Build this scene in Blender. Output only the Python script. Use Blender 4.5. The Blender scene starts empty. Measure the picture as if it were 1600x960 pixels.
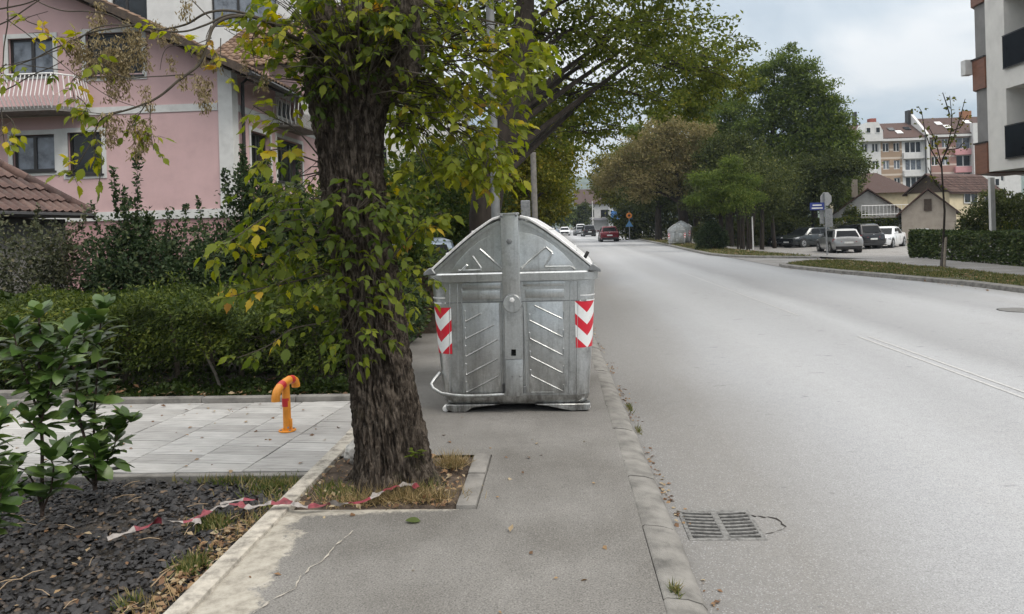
import bpy, bmesh, math, random
import numpy as np
from mathutils import Vector, Matrix, noise
random.seed(11)
rng = np.random.default_rng(11)
sc = bpy.context.scene
COL = sc.collection
rad = math.radians

# ---------------------------------------------------------------- camera
FPX, CX, CY = 1180.0, 800.0, 355.0
ROLL = rad(1.6)
PSI = math.atan(70 / FPX)
EYE = Vector((0, 0, 1.6))
FW = Vector((-math.sin(PSI), math.cos(PSI), 0))
RT = Vector((math.cos(PSI), math.sin(PSI), 0))
UP = Vector((0, 0, 1))
cam = bpy.data.cameras.new('camera')
cam.sensor_width = 36
cam.lens = 36 * FPX / 1600
cam.shift_y = -(480 - CY) / 1600
cam.clip_start = 0.05
cam.clip_end = 9000
co = bpy.data.objects.new('camera', cam)
COL.objects.link(co)
xr = RT * math.cos(ROLL) - UP * math.sin(ROLL)
yr = RT * math.sin(ROLL) + UP * math.cos(ROLL)
m4 = Matrix((xr, yr, -FW)).transposed().to_4x4()
m4.translation = EYE
co.matrix_world = m4
sc.camera = co

def P(px, py, d):
    """a point of the place at depth d, by its bearing from where the photographer stood"""
    u, v = (px - CX) / FPX, (CY - py) / FPX
    a = u * math.cos(ROLL) + v * math.sin(ROLL)
    b = -u * math.sin(ROLL) + v * math.cos(ROLL)
    return EYE + d * (FW + RT * a + UP * b)

# ---------------------------------------------------------------- light
SUN_EL, SUN_AZ = rad(52), rad(125)     # azimuth clockwise from +Y
world = bpy.data.worlds.new('World')
sc.world = world
world.use_nodes = True
wt = world.node_tree
wt.nodes.clear()
W = wt.nodes.new
wl = wt.links.new
wo = W('ShaderNodeOutputWorld'); bg = W('ShaderNodeBackground')
SKY_STRENGTH = 0.1
bg.inputs['Strength'].default_value = SKY_STRENGTH
sky = W('ShaderNodeTexSky'); sky.sky_type = 'NISHITA'; sky.sun_disc = False
sky.sun_elevation = SUN_EL; sky.sun_rotation = SUN_AZ
tc = W('ShaderNodeTexCoord'); sx = W('ShaderNodeSeparateXYZ')
wl(tc.outputs['Generated'], sx.inputs[0])
def wmath(op, a, b=None, clamp=False):
    n = W('ShaderNodeMath'); n.operation = op; n.use_clamp = clamp
    for i, v in enumerate((a, b)):
        if v is None: continue
        if isinstance(v, (int, float)): n.inputs[i].default_value = v
        else: wl(v, n.inputs[i])
    return n.outputs[0]
zz = wmath('MAXIMUM', sx.outputs[2], 0.0)
den = wmath('ADD', zz, 0.30)
cb = W('ShaderNodeCombineXYZ')
wl(wmath('DIVIDE', sx.outputs[0], den), cb.inputs[0])
wl(wmath('DIVIDE', sx.outputs[1], den), cb.inputs[1])
cb.inputs[2].default_value = 1.1
nz = W('ShaderNodeTexNoise'); nz.inputs['Scale'].default_value = 1.7; nz.inputs['Detail'].default_value = 6
nz.inputs['Roughness'].default_value = 0.48; nz.inputs['Distortion'].default_value = 0.35
wl(cb.outputs[0], nz.inputs['Vector'])
rp = W('ShaderNodeValToRGB')
els = rp.color_ramp.elements
els[0].position = 0.41; els[0].color = (0.29, 0.35, 0.41, 1)
els[1].position = 0.62; els[1].color = (0.63, 0.635, 0.635, 1)
e = els.new(0.5); e.color = (0.40, 0.45, 0.495, 1)
wl(nz.outputs['Fac'], rp.inputs[0])
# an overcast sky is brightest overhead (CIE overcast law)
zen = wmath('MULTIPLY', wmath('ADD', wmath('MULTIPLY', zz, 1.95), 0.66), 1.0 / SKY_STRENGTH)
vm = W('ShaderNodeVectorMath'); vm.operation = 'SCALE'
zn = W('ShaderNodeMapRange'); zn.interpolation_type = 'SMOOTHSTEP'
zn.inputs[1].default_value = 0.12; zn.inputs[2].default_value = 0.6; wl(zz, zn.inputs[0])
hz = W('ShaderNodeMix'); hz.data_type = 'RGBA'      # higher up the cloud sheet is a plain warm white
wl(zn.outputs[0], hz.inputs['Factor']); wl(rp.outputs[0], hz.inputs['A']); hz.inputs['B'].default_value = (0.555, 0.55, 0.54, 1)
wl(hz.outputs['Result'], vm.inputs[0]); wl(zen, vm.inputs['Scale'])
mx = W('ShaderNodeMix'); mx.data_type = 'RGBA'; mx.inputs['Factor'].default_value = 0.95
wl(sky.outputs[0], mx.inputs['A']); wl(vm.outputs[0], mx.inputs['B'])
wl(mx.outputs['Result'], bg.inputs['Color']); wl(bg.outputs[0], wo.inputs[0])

sl = bpy.data.lights.new('sun', 'SUN')
sl.energy = 1.5; sl.angle = rad(22); sl.color = (1.0, 0.93, 0.84)
so = bpy.data.objects.new('sun', sl); COL.objects.link(so)
sd = Vector((math.sin(SUN_AZ) * math.cos(SUN_EL), math.cos(SUN_AZ) * math.cos(SUN_EL), math.sin(SUN_EL)))
so.rotation_euler = sd.to_track_quat('Z', 'Y').to_euler()
so.location = sd * 60
sc.view_settings.view_transform = 'Standard'
sc.view_settings.look = 'None'
sc.view_settings.exposure = 0.64
sc.view_settings.gamma = 1.0
sc.render.engine = 'CYCLES'
sc.cycles.max_bounces = 7
sc.cycles.diffuse_bounces = 3
sc.cycles.transparent_max_bounces = 8
sc.cycles.caustics_reflective = False
sc.cycles.caustics_refractive = False

# ---------------------------------------------------------------- helpers
class MB:
    def __init__(s): s.v = []; s.f = []; s.m = []
    def add(s, vs, fs, m=0):
        n = len(s.v)
        s.v += [tuple(q) for q in vs]
        s.f += [tuple(i + n for i in q) for q in fs]
        s.m += [m] * len(fs)
        return s
    def box(s, x0, x1, y0, y1, z0, z1, m=0):
        return s.add([(x0,y0,z0),(x1,y0,z0),(x1,y1,z0),(x0,y1,z0),(x0,y0,z1),(x1,y0,z1),(x1,y1,z1),(x0,y1,z1)],
                     [(3,2,1,0),(4,5,6,7),(0,1,5,4),(1,2,6,5),(2,3,7,6),(3,0,4,7)], m)
    def hexa(s, b, t, m=0):
        return s.add(list(b) + list(t), [(3,2,1,0),(4,5,6,7),(0,1,5,4),(1,2,6,5),(2,3,7,6),(3,0,4,7)], m)
    def poly(s, pts, m=0): return s.add(pts, [tuple(range(len(pts)))], m)
    def prism(s, pts, axis, a, b, m=0):
        n = len(pts)
        if axis == 'y': lo = [(p[0], a, p[1]) for p in pts]; hi = [(p[0], b, p[1]) for p in pts]
        elif axis == 'x': lo = [(a, p[0], p[1]) for p in pts]; hi = [(b, p[0], p[1]) for p in pts]
        else: lo = [(p[0], p[1], a) for p in pts]; hi = [(p[0], p[1], b) for p in pts]
        fs = [tuple(reversed(range(n))), tuple(range(n, 2*n))] + [(i, (i+1) % n, n+(i+1) % n, n+i) for i in range(n)]
        return s.add(lo + hi, fs, m)
    def tube(s, path, r, n=8, m=0, cap=True):
        path = [Vector(q) for q in path]
        k = len(path)
        rs = r if isinstance(r, (list, tuple)) else [r] * k
        vs = []; prev = None
        for i, q in enumerate(path):
            t = (path[min(i+1, k-1)] - path[max(i-1, 0)])
            if t.length < 1e-9: t = Vector((0,0,1))
            t.normalize()
            if prev is None:
                a = Vector((0,0,1)) if abs(t.z) < .9 else Vector((1,0,0))
                x = t.cross(a).normalized()
            else:
                x = (prev - t * prev.dot(t))
                x = x.normalized() if x.length > 1e-6 else t.orthogonal().normalized()
            prev = x; y = t.cross(x)
            for j in range(n):
                an = 2*math.pi*j/n
                vs.append(q + (x*math.cos(an) + y*math.sin(an)) * rs[i])
        fs = [(i*n+j, i*n+(j+1) % n, (i+1)*n+(j+1) % n, (i+1)*n+j) for i in range(k-1) for j in range(n)]
        if cap: fs += [tuple(reversed(range(n))), tuple(range((k-1)*n, k*n))]
        return s.add(vs, fs, m)
    def cyl(s, p0, p1, r, n=16, m=0): return s.tube([p0, p1], r, n, m)
    def loft(s, rings, m=0, cap=True, close=True):
        n = len(rings[0]); k = len(rings)
        vs = [q for rg in rings for q in rg]
        e = n if close else n-1
        fs = [(i*n+j, i*n+(j+1) % n, (i+1)*n+(j+1) % n, (i+1)*n+j) for i in range(k-1) for j in range(e)]
        if cap and close: fs += [tuple(reversed(range(n))), tuple(range((k-1)*n, k*n))]
        return s.add(vs, fs, m)
    def build(s, name, mat, parent=None, smooth=False, bevel=0, seg=1, loc=None, fix=True, ang=38):
        me = bpy.data.meshes.new(name)
        me.from_pydata(s.v, [], s.f)
        for mm in (mat if isinstance(mat, (list, tuple)) else [mat]): me.materials.append(mm)
        if any(s.m): me.polygons.foreach_set('material_index', s.m)
        if fix or bevel:
            bm = bmesh.new(); bm.from_mesh(me)
            if fix: bmesh.ops.recalc_face_normals(bm, faces=bm.faces)
            if bevel:
                es = [e for e in bm.edges if len(e.link_faces) == 2 and e.calc_face_angle(0) > rad(30)]
                bmesh.ops.bevel(bm, geom=es, offset=bevel, segments=seg, profile=.6, affect='EDGES', clamp_overlap=True)
            bm.to_mesh(me); bm.free()
        if smooth:
            me.shade_smooth(); me.set_sharp_from_angle(angle=rad(ang))
        return link(name, me, parent, loc)

def link(name, me, parent=None, loc=None):
    o = bpy.data.objects.new(name, me); COL.objects.link(o)
    if parent is not None: o.parent = parent
    if loc is not None: o.location = loc
    return o
def tag(o, label=None, cat=None, group=None, kind=None):
    if label: o['label'] = label
    if cat: o['category'] = cat
    if group: o['group'] = group
    if kind: o['kind'] = kind
    return o
def thing(name, label, cat, loc=(0,0,0), rz=0, group=None, kind=None):
    o = bpy.data.objects.new(name, None); COL.objects.link(o)
    o.location = loc; o.rotation_euler = (0, 0, rz); o.empty_display_size = .1
    return tag(o, label, cat, group, kind)
def copy_tree(o, parent=None):
    c = o.copy(); COL.objects.link(c)
    if parent is not None: c.parent = parent
    for ch in [q for q in o.children]: copy_tree(ch, c)
    return c

def bake(name, tv, tf, pos, ax, ay, az, mat, parent=None, tone=None, kind=None, loc=None):
    """many small copies of one little shape as one mesh"""
    tv = np.asarray(tv, float); N = len(pos); k = len(tv)
    pos = np.asarray(pos, float)
    co_ = pos[:, None, :] + tv[None, :, 0, None]*ax[:, None, :] + tv[None, :, 1, None]*ay[:, None, :] + tv[None, :, 2, None]*az[:, None, :]
    lt = np.array([len(q) for q in tf]); li = np.concatenate([np.array(q) for q in tf])
    L = len(li); F = len(tf)
    loops = (li[None, :] + (np.arange(N)*k)[:, None]).ravel()
    tot = np.tile(lt, N)
    start = np.concatenate([[0], np.cumsum(tot)[:-1]])
    me = bpy.data.meshes.new(name)
    me.vertices.add(N*k); me.vertices.foreach_set('co', co_.astype(np.float32).ravel())
    me.loops.add(N*L); me.loops.foreach_set('vertex_index', loops.astype(np.int32))
    me.polygons.add(N*F); me.polygons.foreach_set('loop_start', start.astype(np.int32)); 
    me.polygons.foreach_set('loop_total', tot.astype(np.int32))
    me.update(calc_edges=True)
    if tone is not None:
        at = me.attributes.new('tone', 'FLOAT', 'POINT')
        at.data.foreach_set('value', np.repeat(np.asarray(tone, np.float32), k))
    me.materials.append(mat)
    o = link(name, me, parent, loc)
    if kind: o['kind'] = kind
    return o

def unit(a):
    a = np.asarray(a, float)
    return a / (np.linalg.norm(a, axis=-1, keepdims=True) + 1e-9)
def rdir(n): return unit(rng.normal(size=(n, 3)))
def frame(d, nrm, size, wid=1.0):
    """axes for leaves that point along d with face normal near nrm"""
    d = unit(d); x = unit(np.cross(d, nrm)); z = np.cross(x, d)
    s = np.asarray(size, float).reshape(-1, 1)
    return x*s*wid, d*s, z*s

# little leaf shapes: +Y is the leaf's length
LEAF2 = ([(0,0,0),(.32,.45,.06),(0,1,-.12),(-.32,.45,.06)], [(0,1,2),(0,2,3)])
NEEDLE = ([(0,0,0),(.16,.4,.03),(0,1,-.05),(-.16,.4,.03)], [(0,1,2),(0,2,3)])
def lobed_leaf(w=.6, droop=.15, fold=.08):
    """coarsely toothed leaflet with a drawn-out tip"""
    pts = [(0,.03),(.10,.45),(.24,.86),(.33,.80),(.42,1.0),(.52,.74),(.60,.80),(.74,.42),(.84,.22),(1,0)]
    v = []; f = []
    for i, (t, q_) in enumerate(pts):
        hw = w*.5*q_; z = -droop*t*t; sh = -.05 if i in (2, 4, 6) else .02
        v += [(0,t,z), (hw,t+(-sh if q_ else 0),z+fold*hw*2), (-hw,t+(-sh if q_ else 0)*.6,z+fold*hw*2)]
    for i in range(len(pts)-1):
        a = i*3; f += [(a,a+1,a+4,a+3), (a+2,a,a+3,a+5)]
    return v, f
def big_leaf(w=.5, droop=.25, fold=.12, tooth=0.0, pts=(0,.18,.4,.62,.82,1)):
    prof = {0:.05,.18:.52,.4:.88,.62:1.0,.82:.76,1:0.0}
    v = []; f = []
    for t in pts:
        z = -droop*t*t
        hw = w*.5*prof[t]
        v += [(0,t,z), (hw,t-.03*(t>0)+tooth*(t in (.4,.82)),z+fold*hw*2), (-hw,t-.03*(t>0)+tooth*(t in (.4,.82)),z+fold*hw*2)]
    for i in range(len(pts)-1):
        a = i*3
        f += [(a,a+1,a+4,a+3), (a+2,a,a+3,a+5)]
    return v, f

# ---------------------------------------------------------------- materials
def newmat(name):
    m = bpy.data.materials.new(name); m.use_nodes = True
    nt = m.node_tree; b = nt.nodes['Principled BSDF']
    return m, nt, b
def N(nt, typ, **kw):
    n = nt.nodes.new(typ)
    for k, v in kw.items():
        if k in ('operation','data_type','blend_type','feature','wave_type','noise_dimensions','bands_direction','attribute_name','use_clamp'): setattr(n, k, v)
        else: n.inputs[k.replace('_', ' ')].default_value = v
    return n
def coords(nt, scale=(1,1,1), kind='Object', rot=(0,0,0)):
    t = nt.nodes.new('ShaderNodeTexCoord'); mp = nt.nodes.new('ShaderNodeMapping')
    mp.inputs['Scale'].default_value = scale; mp.inputs['Rotation'].default_value = rot
    nt.links.new(t.outputs[kind], mp.inputs[0]); return mp.outputs[0]
def ramp(nt, fac, stops):
    r = nt.nodes.new('ShaderNodeValToRGB'); el = r.color_ramp.elements
    while len(el) < len(stops): el.new(.5)
    for q, (p, c) in zip(el, stops):
        q.position = p; q.color = (c, c, c, 1) if isinstance(c, (int, float)) else (*c, 1)
    nt.links.new(fac, r.inputs[0]); return r.outputs[0]
def mixc(nt, fac, a, b, mode='MIX'):
    n = nt.nodes.new('ShaderNodeMix'); n.data_type = 'RGBA'; n.blend_type = mode; n.clamp_factor = True
    for s, v in (('Factor', fac), ('A', a), ('B', b)):
        if isinstance(v, (int, float)): n.inputs[s].default_value = v if s == 'Factor' else (v, v, v, 1)
        elif isinstance(v, tuple): n.inputs[s].default_value = (*v, 1)
        else: nt.links.new(v, n.inputs[s])
    return n.outputs['Result']
def noisef(nt, vec, scale, detail=4, rough=.55, dist=0):
    n = nt.nodes.new('ShaderNodeTexNoise'); n.inputs['Scale'].default_value = scale
    n.inputs['Detail'].default_value = detail; n.inputs['Roughness'].default_value = rough; n.inputs['Distortion'].default_value = dist
    nt.links.new(vec, n.inputs['Vector']); return n.outputs['Fac']
def bump(nt, b, h, strength=.3, dist=.01, prev=None):
    n = nt.nodes.new('ShaderNodeBump'); n.inputs['Strength'].default_value = strength; n.inputs['Distance'].default_value = dist
    nt.links.new(h, n.inputs['Height'])
    if prev is not None: nt.links.new(prev, n.inputs['Normal'])
    nt.links.new(n.outputs[0], b.inputs['Normal']); return n.outputs[0]
def simple(name, c, rough=.6, metal=0.0, var=.12, scale=6, bs=0.0, bscale=60, spec=.5, stretch=(1,1,1)):
    """a plain surface with blotchy variation of its colour and a fine relief"""
    m, nt, b = newmat(name)
    vec = coords(nt, stretch)
    n1 = noisef(nt, vec, scale, 6, .6)
    lo = tuple(max(0, q*(1-var*2)) for q in c); hi = tuple(min(1, q*(1+var*1.4)) for q in c)
    nt.links.new(ramp(nt, n1, [(.3, lo), (.5, c), (.72, hi)]), b.inputs['Base Color'])
    b.inputs['Roughness'].default_value = rough; b.inputs['Metallic'].default_value = metal
    b.inputs['Specular IOR Level'].default_value = spec
    if bs: bump(nt, b, noisef(nt, vec, bscale, 4, .6), bs, .01)
    return m
def leafmat(name, stops, rough=.45, transl=.3, src='tone', spec=.4):
    m, nt, b = newmat(name)
    if src == 'tone':
        a = nt.nodes.new('ShaderNodeAttribute'); a.attribute_name = 'tone'; fac = a.outputs['Fac']
    elif src == 'object':
        fac = nt.nodes.new('ShaderNodeObjectInfo').outputs['Random']
    else:
        fac = nt.nodes.new('ShaderNodeNewGeometry').outputs['Random Per Island']
    c = ramp(nt, fac, stops)
    nt.links.new(c, b.inputs['Base Color'])
    b.inputs['Roughness'].default_value = rough; b.inputs['Specular IOR Level'].default_value = spec
    tr = nt.nodes.new('ShaderNodeBsdfTranslucent')
    hs = nt.nodes.new('ShaderNodeHueSaturation'); hs.inputs['Value'].default_value = 1.75; hs.inputs['Saturation'].default_value = 1.1
    nt.links.new(c, hs.inputs['Color']); nt.links.new(hs.outputs[0], tr.inputs['Color'])
    ms = nt.nodes.new('ShaderNodeMixShader'); ms.inputs[0].default_value = transl
    nt.links.new(b.outputs[0], ms.inputs[1]); nt.links.new(tr.outputs[0], ms.inputs[2])
    nt.links.new(ms.outputs[0], nt.nodes['Material Output'].inputs[0])
    return m

MAT = {}
def mk_asphalt(name, base, warm, light, gscale=160, tracks=False):
    m, nt, b = newmat(name)
    v = coords(nt)
    fine = noisef(nt, v, gscale, 3, .7)
    mid = noisef(nt, v, 9, 5, .6)
    big = noisef(nt, coords(nt, (.8, .05, 1)) if tracks else v, 1.1, 3, .5)
    c = ramp(nt, big, [(.32, warm), (.5, base), (.7, light)])
    if tracks:
        sx_ = nt.nodes.new('ShaderNodeSeparateXYZ'); nt.links.new(coords(nt), sx_.inputs[0])
        wob = noisef(nt, coords(nt, (.3, .12, 1)), 2.0, 5, .55)
        ad = N(nt, 'ShaderNodeMath', operation='MULTIPLY_ADD'); nt.links.new(wob, ad.inputs[0]); ad.inputs[1].default_value = .9
        sb = N(nt, 'ShaderNodeMath', operation='SUBTRACT'); nt.links.new(sx_.outputs[0], sb.inputs[0]); sb.inputs[1].default_value = .45; nt.links.new(sb.outputs[0], ad.inputs[2])
        mr = N(nt, 'ShaderNodeMapRange'); nt.links.new(ad.outputs[0], mr.inputs[0]); mr.inputs[1].default_value = 0; mr.inputs[2].default_value = 10
        # worn, polished wheel tracks and a dirty gutter strip along the kerb (positions in metres / 10)
        tr = ramp(nt, mr.outputs[0], [(.05, tuple(q*.60 for q in warm)), (.115, tuple(q*.74 for q in warm)), (.20, tuple(q*.98 for q in base)), (.27, light), (.38, base), (.45, light), (.515, tuple(q*.86 for q in base)), (.60, base), (.70, light), (.78, tuple(q*.9 for q in base)), (.9, light), (1.0, warm)])
        c = mixc(nt, .8, c, tr)
    g = ramp(nt, fine, [(.30, .30), (.5, 1.0), (.70, 1.6)])
    c = mixc(nt, .42 if tracks else .75, c, g, 'MULTIPLY')
    c = mixc(nt, .16 if tracks else .35, c, ramp(nt, mid, [(.3, .72), (.55, 1.0), (.7, 1.15)]), 'MULTIPLY')
    # pale and dark grains of the aggregate
    vo = nt.nodes.new('ShaderNodeTexVoronoi'); vo.inputs['Scale'].default_value = gscale*1.25; nt.links.new(v, vo.inputs['Vector'])
    sp = nt.nodes.new('ShaderNodeSeparateColor'); nt.links.new(vo.outputs['Color'], sp.inputs[0])
    c = mixc(nt, ramp(nt, sp.outputs[0], [(.92, 0.0), (.95, .3)]), c, tuple(min(1, q*1.5) for q in light))
    c = mixc(nt, ramp(nt, sp.outputs[1], [(.88, 0.0), (.91, .45)]), c, tuple(q*.45 for q in base))
    if tracks:
        st = noisef(nt, coords(nt, (1.0, .55, 1)), 2.2, 8, .72)
        c = mixc(nt, ramp(nt, st, [(.66, 0.0), (.74, .45)]), c, tuple(q*.5 for q in base))
        sp2 = noisef(nt, coords(nt, (1.6, 3.2, 1)), 2.6, 3, .5)
        c = mixc(nt, ramp(nt, sp2, [(.69, 0.0), (.72, .5)]), c, tuple(q*.42 for q in base))
    if not tracks and gscale == 120:
        # pale cement haunching left along the bed kerb and the tree pit, crumbled at its edge
        def mt(op, a, bb=None):
            n = nt.nodes.new('ShaderNodeMath'); n.operation = op
            for i, q_ in enumerate((a, bb)):
                if q_ is None: continue
                if isinstance(q_, (int, float)): n.inputs[i].default_value = q_
                else: nt.links.new(q_, n.inputs[i])
            return n.outputs[0]
        s_ = nt.nodes.new('ShaderNodeSeparateXYZ'); nt.links.new(v, s_.inputs[0])
        n_b = noisef(nt, v, 2.3, 2, .5); n_f = noisef(nt, v, 26, 5, .75)
        wid = mt('ADD', mt('MULTIPLY', mt('SUBTRACT', n_b, .5), .55), .20)
        wid = mt('ADD', wid, mt('MULTIPLY', mt('SUBTRACT', n_f, .5), .22))
        d1 = mt('SUBTRACT', wid, mt('ADD', s_.outputs[0], 1.60))
        near = mt('LESS_THAN', s_.outputs[1], 4.285)
        w2_ = mt('ADD', mt('MULTIPLY', mt('SUBTRACT', n_f, .5), .16), mt('MULTIPLY', mt('ADD', s_.outputs[0], .60), -.11))
        d2 = mt('SUBTRACT', w2_, mt('SUBTRACT', 4.282, s_.outputs[1]))
        in2 = mt('LESS_THAN', s_.outputs[0], -.60)
        dd = mt('MAXIMUM', d1, mt('SUBTRACT', mt('MULTIPLY', d2, 1.0), mt('MULTIPLY', mt('SUBTRACT', 1.0, in2), 9.0)))
        mk = mt('MULTIPLY', mt('MULTIPLY', mt('ADD', mt('MULTIPLY', dd, 26.0), .5), near), .9)
        mk = mt('MINIMUM', mt('MAXIMUM', mk, 0.0), .92)
        cem = ramp(nt, noisef(nt, v, 11, 6, .7), [(.3, (.20,.18,.15)), (.5, (.36,.335,.285)), (.7, (.46,.43,.375))])
        c = mixc(nt, mk, c, cem)
    nt.links.new(c, b.inputs['Base Color'])
    b.inputs['Roughness'].default_value = .82; b.inputs['Specular IOR Level'].default_value = .35
    n1 = bump(nt, b, fine, .5, .004)
    bump(nt, b, vo.outputs['Distance'], .35, .004, n1)
    return m
MAT['road'] = mk_asphalt('road_asphalt', (.322,.327,.336), (.262,.252,.237), (.378,.386,.398), 150, True)
MAT['walk'] = mk_asphalt('pavement_asphalt', (.172,.165,.154), (.130,.123,.112), (.215,.207,.195), 120)
MAT['walk2'] = mk_asphalt('far_pavement', (.25,.24,.23), (.21,.2,.185), (.29,.285,.275), 110)
MAT['concrete'] = simple('kerb_concrete', (.20,.19,.175), .85, 0, .2, 7, .5, 90)
MAT['kerb'] = simple('kerb_stone', (.20,.192,.177), .85, 0, .26, 6, .6, 120)
MAT['cement'] = simple('pale_cement', (.40,.37,.32), .9, 0, .28, 14, .8, 70)
MAT['soil'] = simple('dry_soil', (.085,.062,.045), .95, 0, .35, 14, 1.0, 60)
MAT['soil_dark'] = simple('dark_soil', (.030,.025,.02), .95, 0, .3, 10, 1.0, 50)
MAT['shaded_humus'] = simple('shaded_humus', (.014,.012,.009), .95, 0, .4, 12, 1.0, 40)  # humus darkened further: shade under the hedge is put into the colour
MAT['ground'] = simple('ground_earth', (.07,.066,.045), .95, 0, .35, 2, .8, 20)
MAT['turf'] = simple('turf_base', (.085,.085,.035), .95, 0, .4, 5, 1.0, 30)
MAT['black'] = simple('black_void', (.006,.006,.006), .8, 0, .1)  # near-black colour standing for the unlit depth behind openings
MAT['rubber'] = simple('rubber', (.018,.018,.019), .7, 0, .2)
MAT['glass'] = simple('window_glass', (.016,.019,.022), .08, 0, .3, 1.2, 0, 1, .35)
MAT['curtain'] = simple('curtained_glass', (.16,.18,.21), .12, 0, .3, 3, 0, 1, .5)
MAT['dframe'] = simple('dark_window_frame', (.018,.016,.015), .45)
MAT['white'] = simple('white_paint', (.74,.74,.73), .5, 0, .06)
MAT['iron'] = simple('cast_iron', (.19,.187,.18), .65, .3, .3, 30, .4, 90)
MAT['steel'] = simple('grey_steel', (.30,.31,.32), .45, .5, .15, 12)
MAT['bark_far'] = simple('bark', (.028,.022,.017), .9, 0, .35, 8, .8, 20, .3, (1,1,.3))
# ================================================================ SETTING
def smooth01(t): t = max(0, min(1, t)); return t*t*(3-2*t)
def ter(x, y):
    """height of the place beyond the road: the side street falls away to a lower car park"""
    return -.46 * smooth01((y-27)/17) * smooth01((x-9)/6)
# ground: one sheet to the horizon
xs = [-2600,-600,-150,-60,-30] + list(np.arange(-20, 9, 4.0)) + list(np.arange(9, 44, 2.0)) + [50,70,150,600,2600]
ys = [-1200,-400,-60,-15,0] + list(np.arange(8, 76, 3.0)) + [85,110,150,300,900,2700]
mb = MB()
vs = [(x, y, ter(x, y) - .16) for y in ys for x in xs]
nx = len(xs)
mb.add(vs, [(j*nx+i, j*nx+i+1, (j+1)*nx+i+1, (j+1)*nx+i) for j in range(len(ys)-1) for i in range(nx-1)])
tag(mb.build('ground', MAT['ground'], smooth=True, fix=False), kind='structure')

def strip(name, mat, left, right, z, kind='structure', parent=None):
    """a sheet between two edge lines given as (x, y) lists of equal length"""
    mb = MB(); vs = []
    for (a, b), (c, d) in zip(left, right): vs += [(a, b, z(a, b) if callable(z) else z), (c, d, z(c, d) if callable(z) else z)]
    mb.add(vs, [(2*i, 2*i+1, 2*i+3, 2*i+2) for i in range(len(left)-1)])
    o = mb.build(name, mat, parent, fix=False)
    if kind: o['kind'] = kind
    return o
RZ = -.09
# the road: right edge follows the kerb, with the mouth of a side street between 27.5 and 36 m
RK = [(9.75,6),(9.75,16),(9.60,18.6),(9.05,20.9),(8.42,23.5),(7.95,26.2),(7.85,27.2)]
FK = [(9.9,33.2),(8.75,34.0),(7.9,35.6),(7.5,38.6),(7.6,44),(7.75,49),(8.05,60),(8.35,87),(9.2,150)]
L = [(.55, y) for y in (-6, 6, 16)] 
def road_left(y): return .60 - .012*max(0, y-4) if y < 12 else .50
ry = [-6, 2, 4, 6, 8, 11, 16, 18.6, 20.9, 23.5, 26.2, 27.2, 31, 35.6, 38.6, 44, 49, 60, 87, 150, 260]
def rk_x(y):
    pts = [(9.75,-6),(9.75,16),(9.60,18.6),(9.05,20.9),(8.42,23.5),(7.95,26.2),(7.85,27.2),(7.85,35.6),(7.5,38.6),(7.6,44),(7.75,49),(8.05,60),(8.35,87),(9.2,150),(10.5,260)]
    for (x0,y0),(x1,y1) in zip(pts, pts[1:]):
        if y0 <= y <= y1: return x0 + (x1-x0)*(y-y0)/(y1-y0)
    return 9
road_ = strip('road', MAT['road'], [(road_left(y)-.08, y) for y in ry], [(rk_x(y)+.06, y) for y in ry], RZ)
bm = bmesh.new(); bm.from_mesh(road_.data)
GX0, GX1, GY0, GY1 = .668, 1.052, 4.068, 4.462
for co_, no_ in (((GX0,0,0),(1,0,0)),((GX1,0,0),(1,0,0)),((0,GY0,0),(0,1,0)),((0,GY1,0),(0,1,0))):
    bmesh.ops.bisect_plane(bm, geom=bm.verts[:]+bm.edges[:]+bm.faces[:], plane_co=co_, plane_no=no_)
bmesh.ops.delete(bm, geom=[f for f in bm.faces if GX0 < f.calc_center_median().x < GX1 and GY0 < f.calc_center_median().y < GY1], context='FACES')
bm.to_mesh(road_.data); bm.free()
# side street: from the mouth out to the lower car park
mb = MB()
rows = []
for x in [7.88, 8.4, 9.2, 10.2, 11.2, 12.4, 13.6, 15, 17, 19, 22, 26, 31]:
    if x < 10.6: y0, y1 = 27.1 + (x-7.88)*1.15, 36.0 - (x-7.88)*1.2
    else: y0, y1 = 30.4, 33.2
    if x > 11.3: y0, y1 = 30.6, 50
    if x > 13: y0, y1 = 30.8, 62
    rows.append([(x, y0 + (y1-y0)*k/12) for k in range(13)])
vs = [(x, y, ter(x, y) + RZ + .012) for r_ in rows for (x, y) in r_]
mb.add(vs, [(i*13+j, (i+1)*13+j, (i+1)*13+j+1, i*13+j+1) for i in range(len(rows)-1) for j in range(12)])
tag(mb.build('side_street', MAT['walk2'], fix=False), kind='structure')

# centre line: two thin worn lines
def mk_line():
    m, nt, b = newmat('worn_road_paint')
    v = coords(nt)
    c = mixc(nt, ramp(nt, noisef(nt, v, 30, 5, .7), [(.38, 0.0), (.62, .75)]), (.36,.358,.356), (.56,.56,.55))
    nt.links.new(c, b.inputs['Base Color']); b.inputs['Roughness'].default_value = .8
    return m
MAT['line'] = mk_line()
mb = MB()
for x0 in (4.19, 4.325):
    strip_pts = [(x0 + .004*(y-7), y) for y in (1.5, 7, 10.95)]
    vs = []
    for x, y in strip_pts: vs += [(x, y, RZ+.004), (x+.035, y, RZ+.004)]
    mb.add(vs, [(2*i, 2*i+1, 2*i+3, 2*i+2) for i in range(2)])
vs = []
for y in (13.5, 18, 26): vs += [(4.17, y, RZ+.004), (4.20, y, RZ+.004)]
mb.add(vs, [(0,1,3,2),(2,3,5,4)])
tag(mb.build('road_markings', MAT['line'], fix=False), kind='structure')

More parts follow.
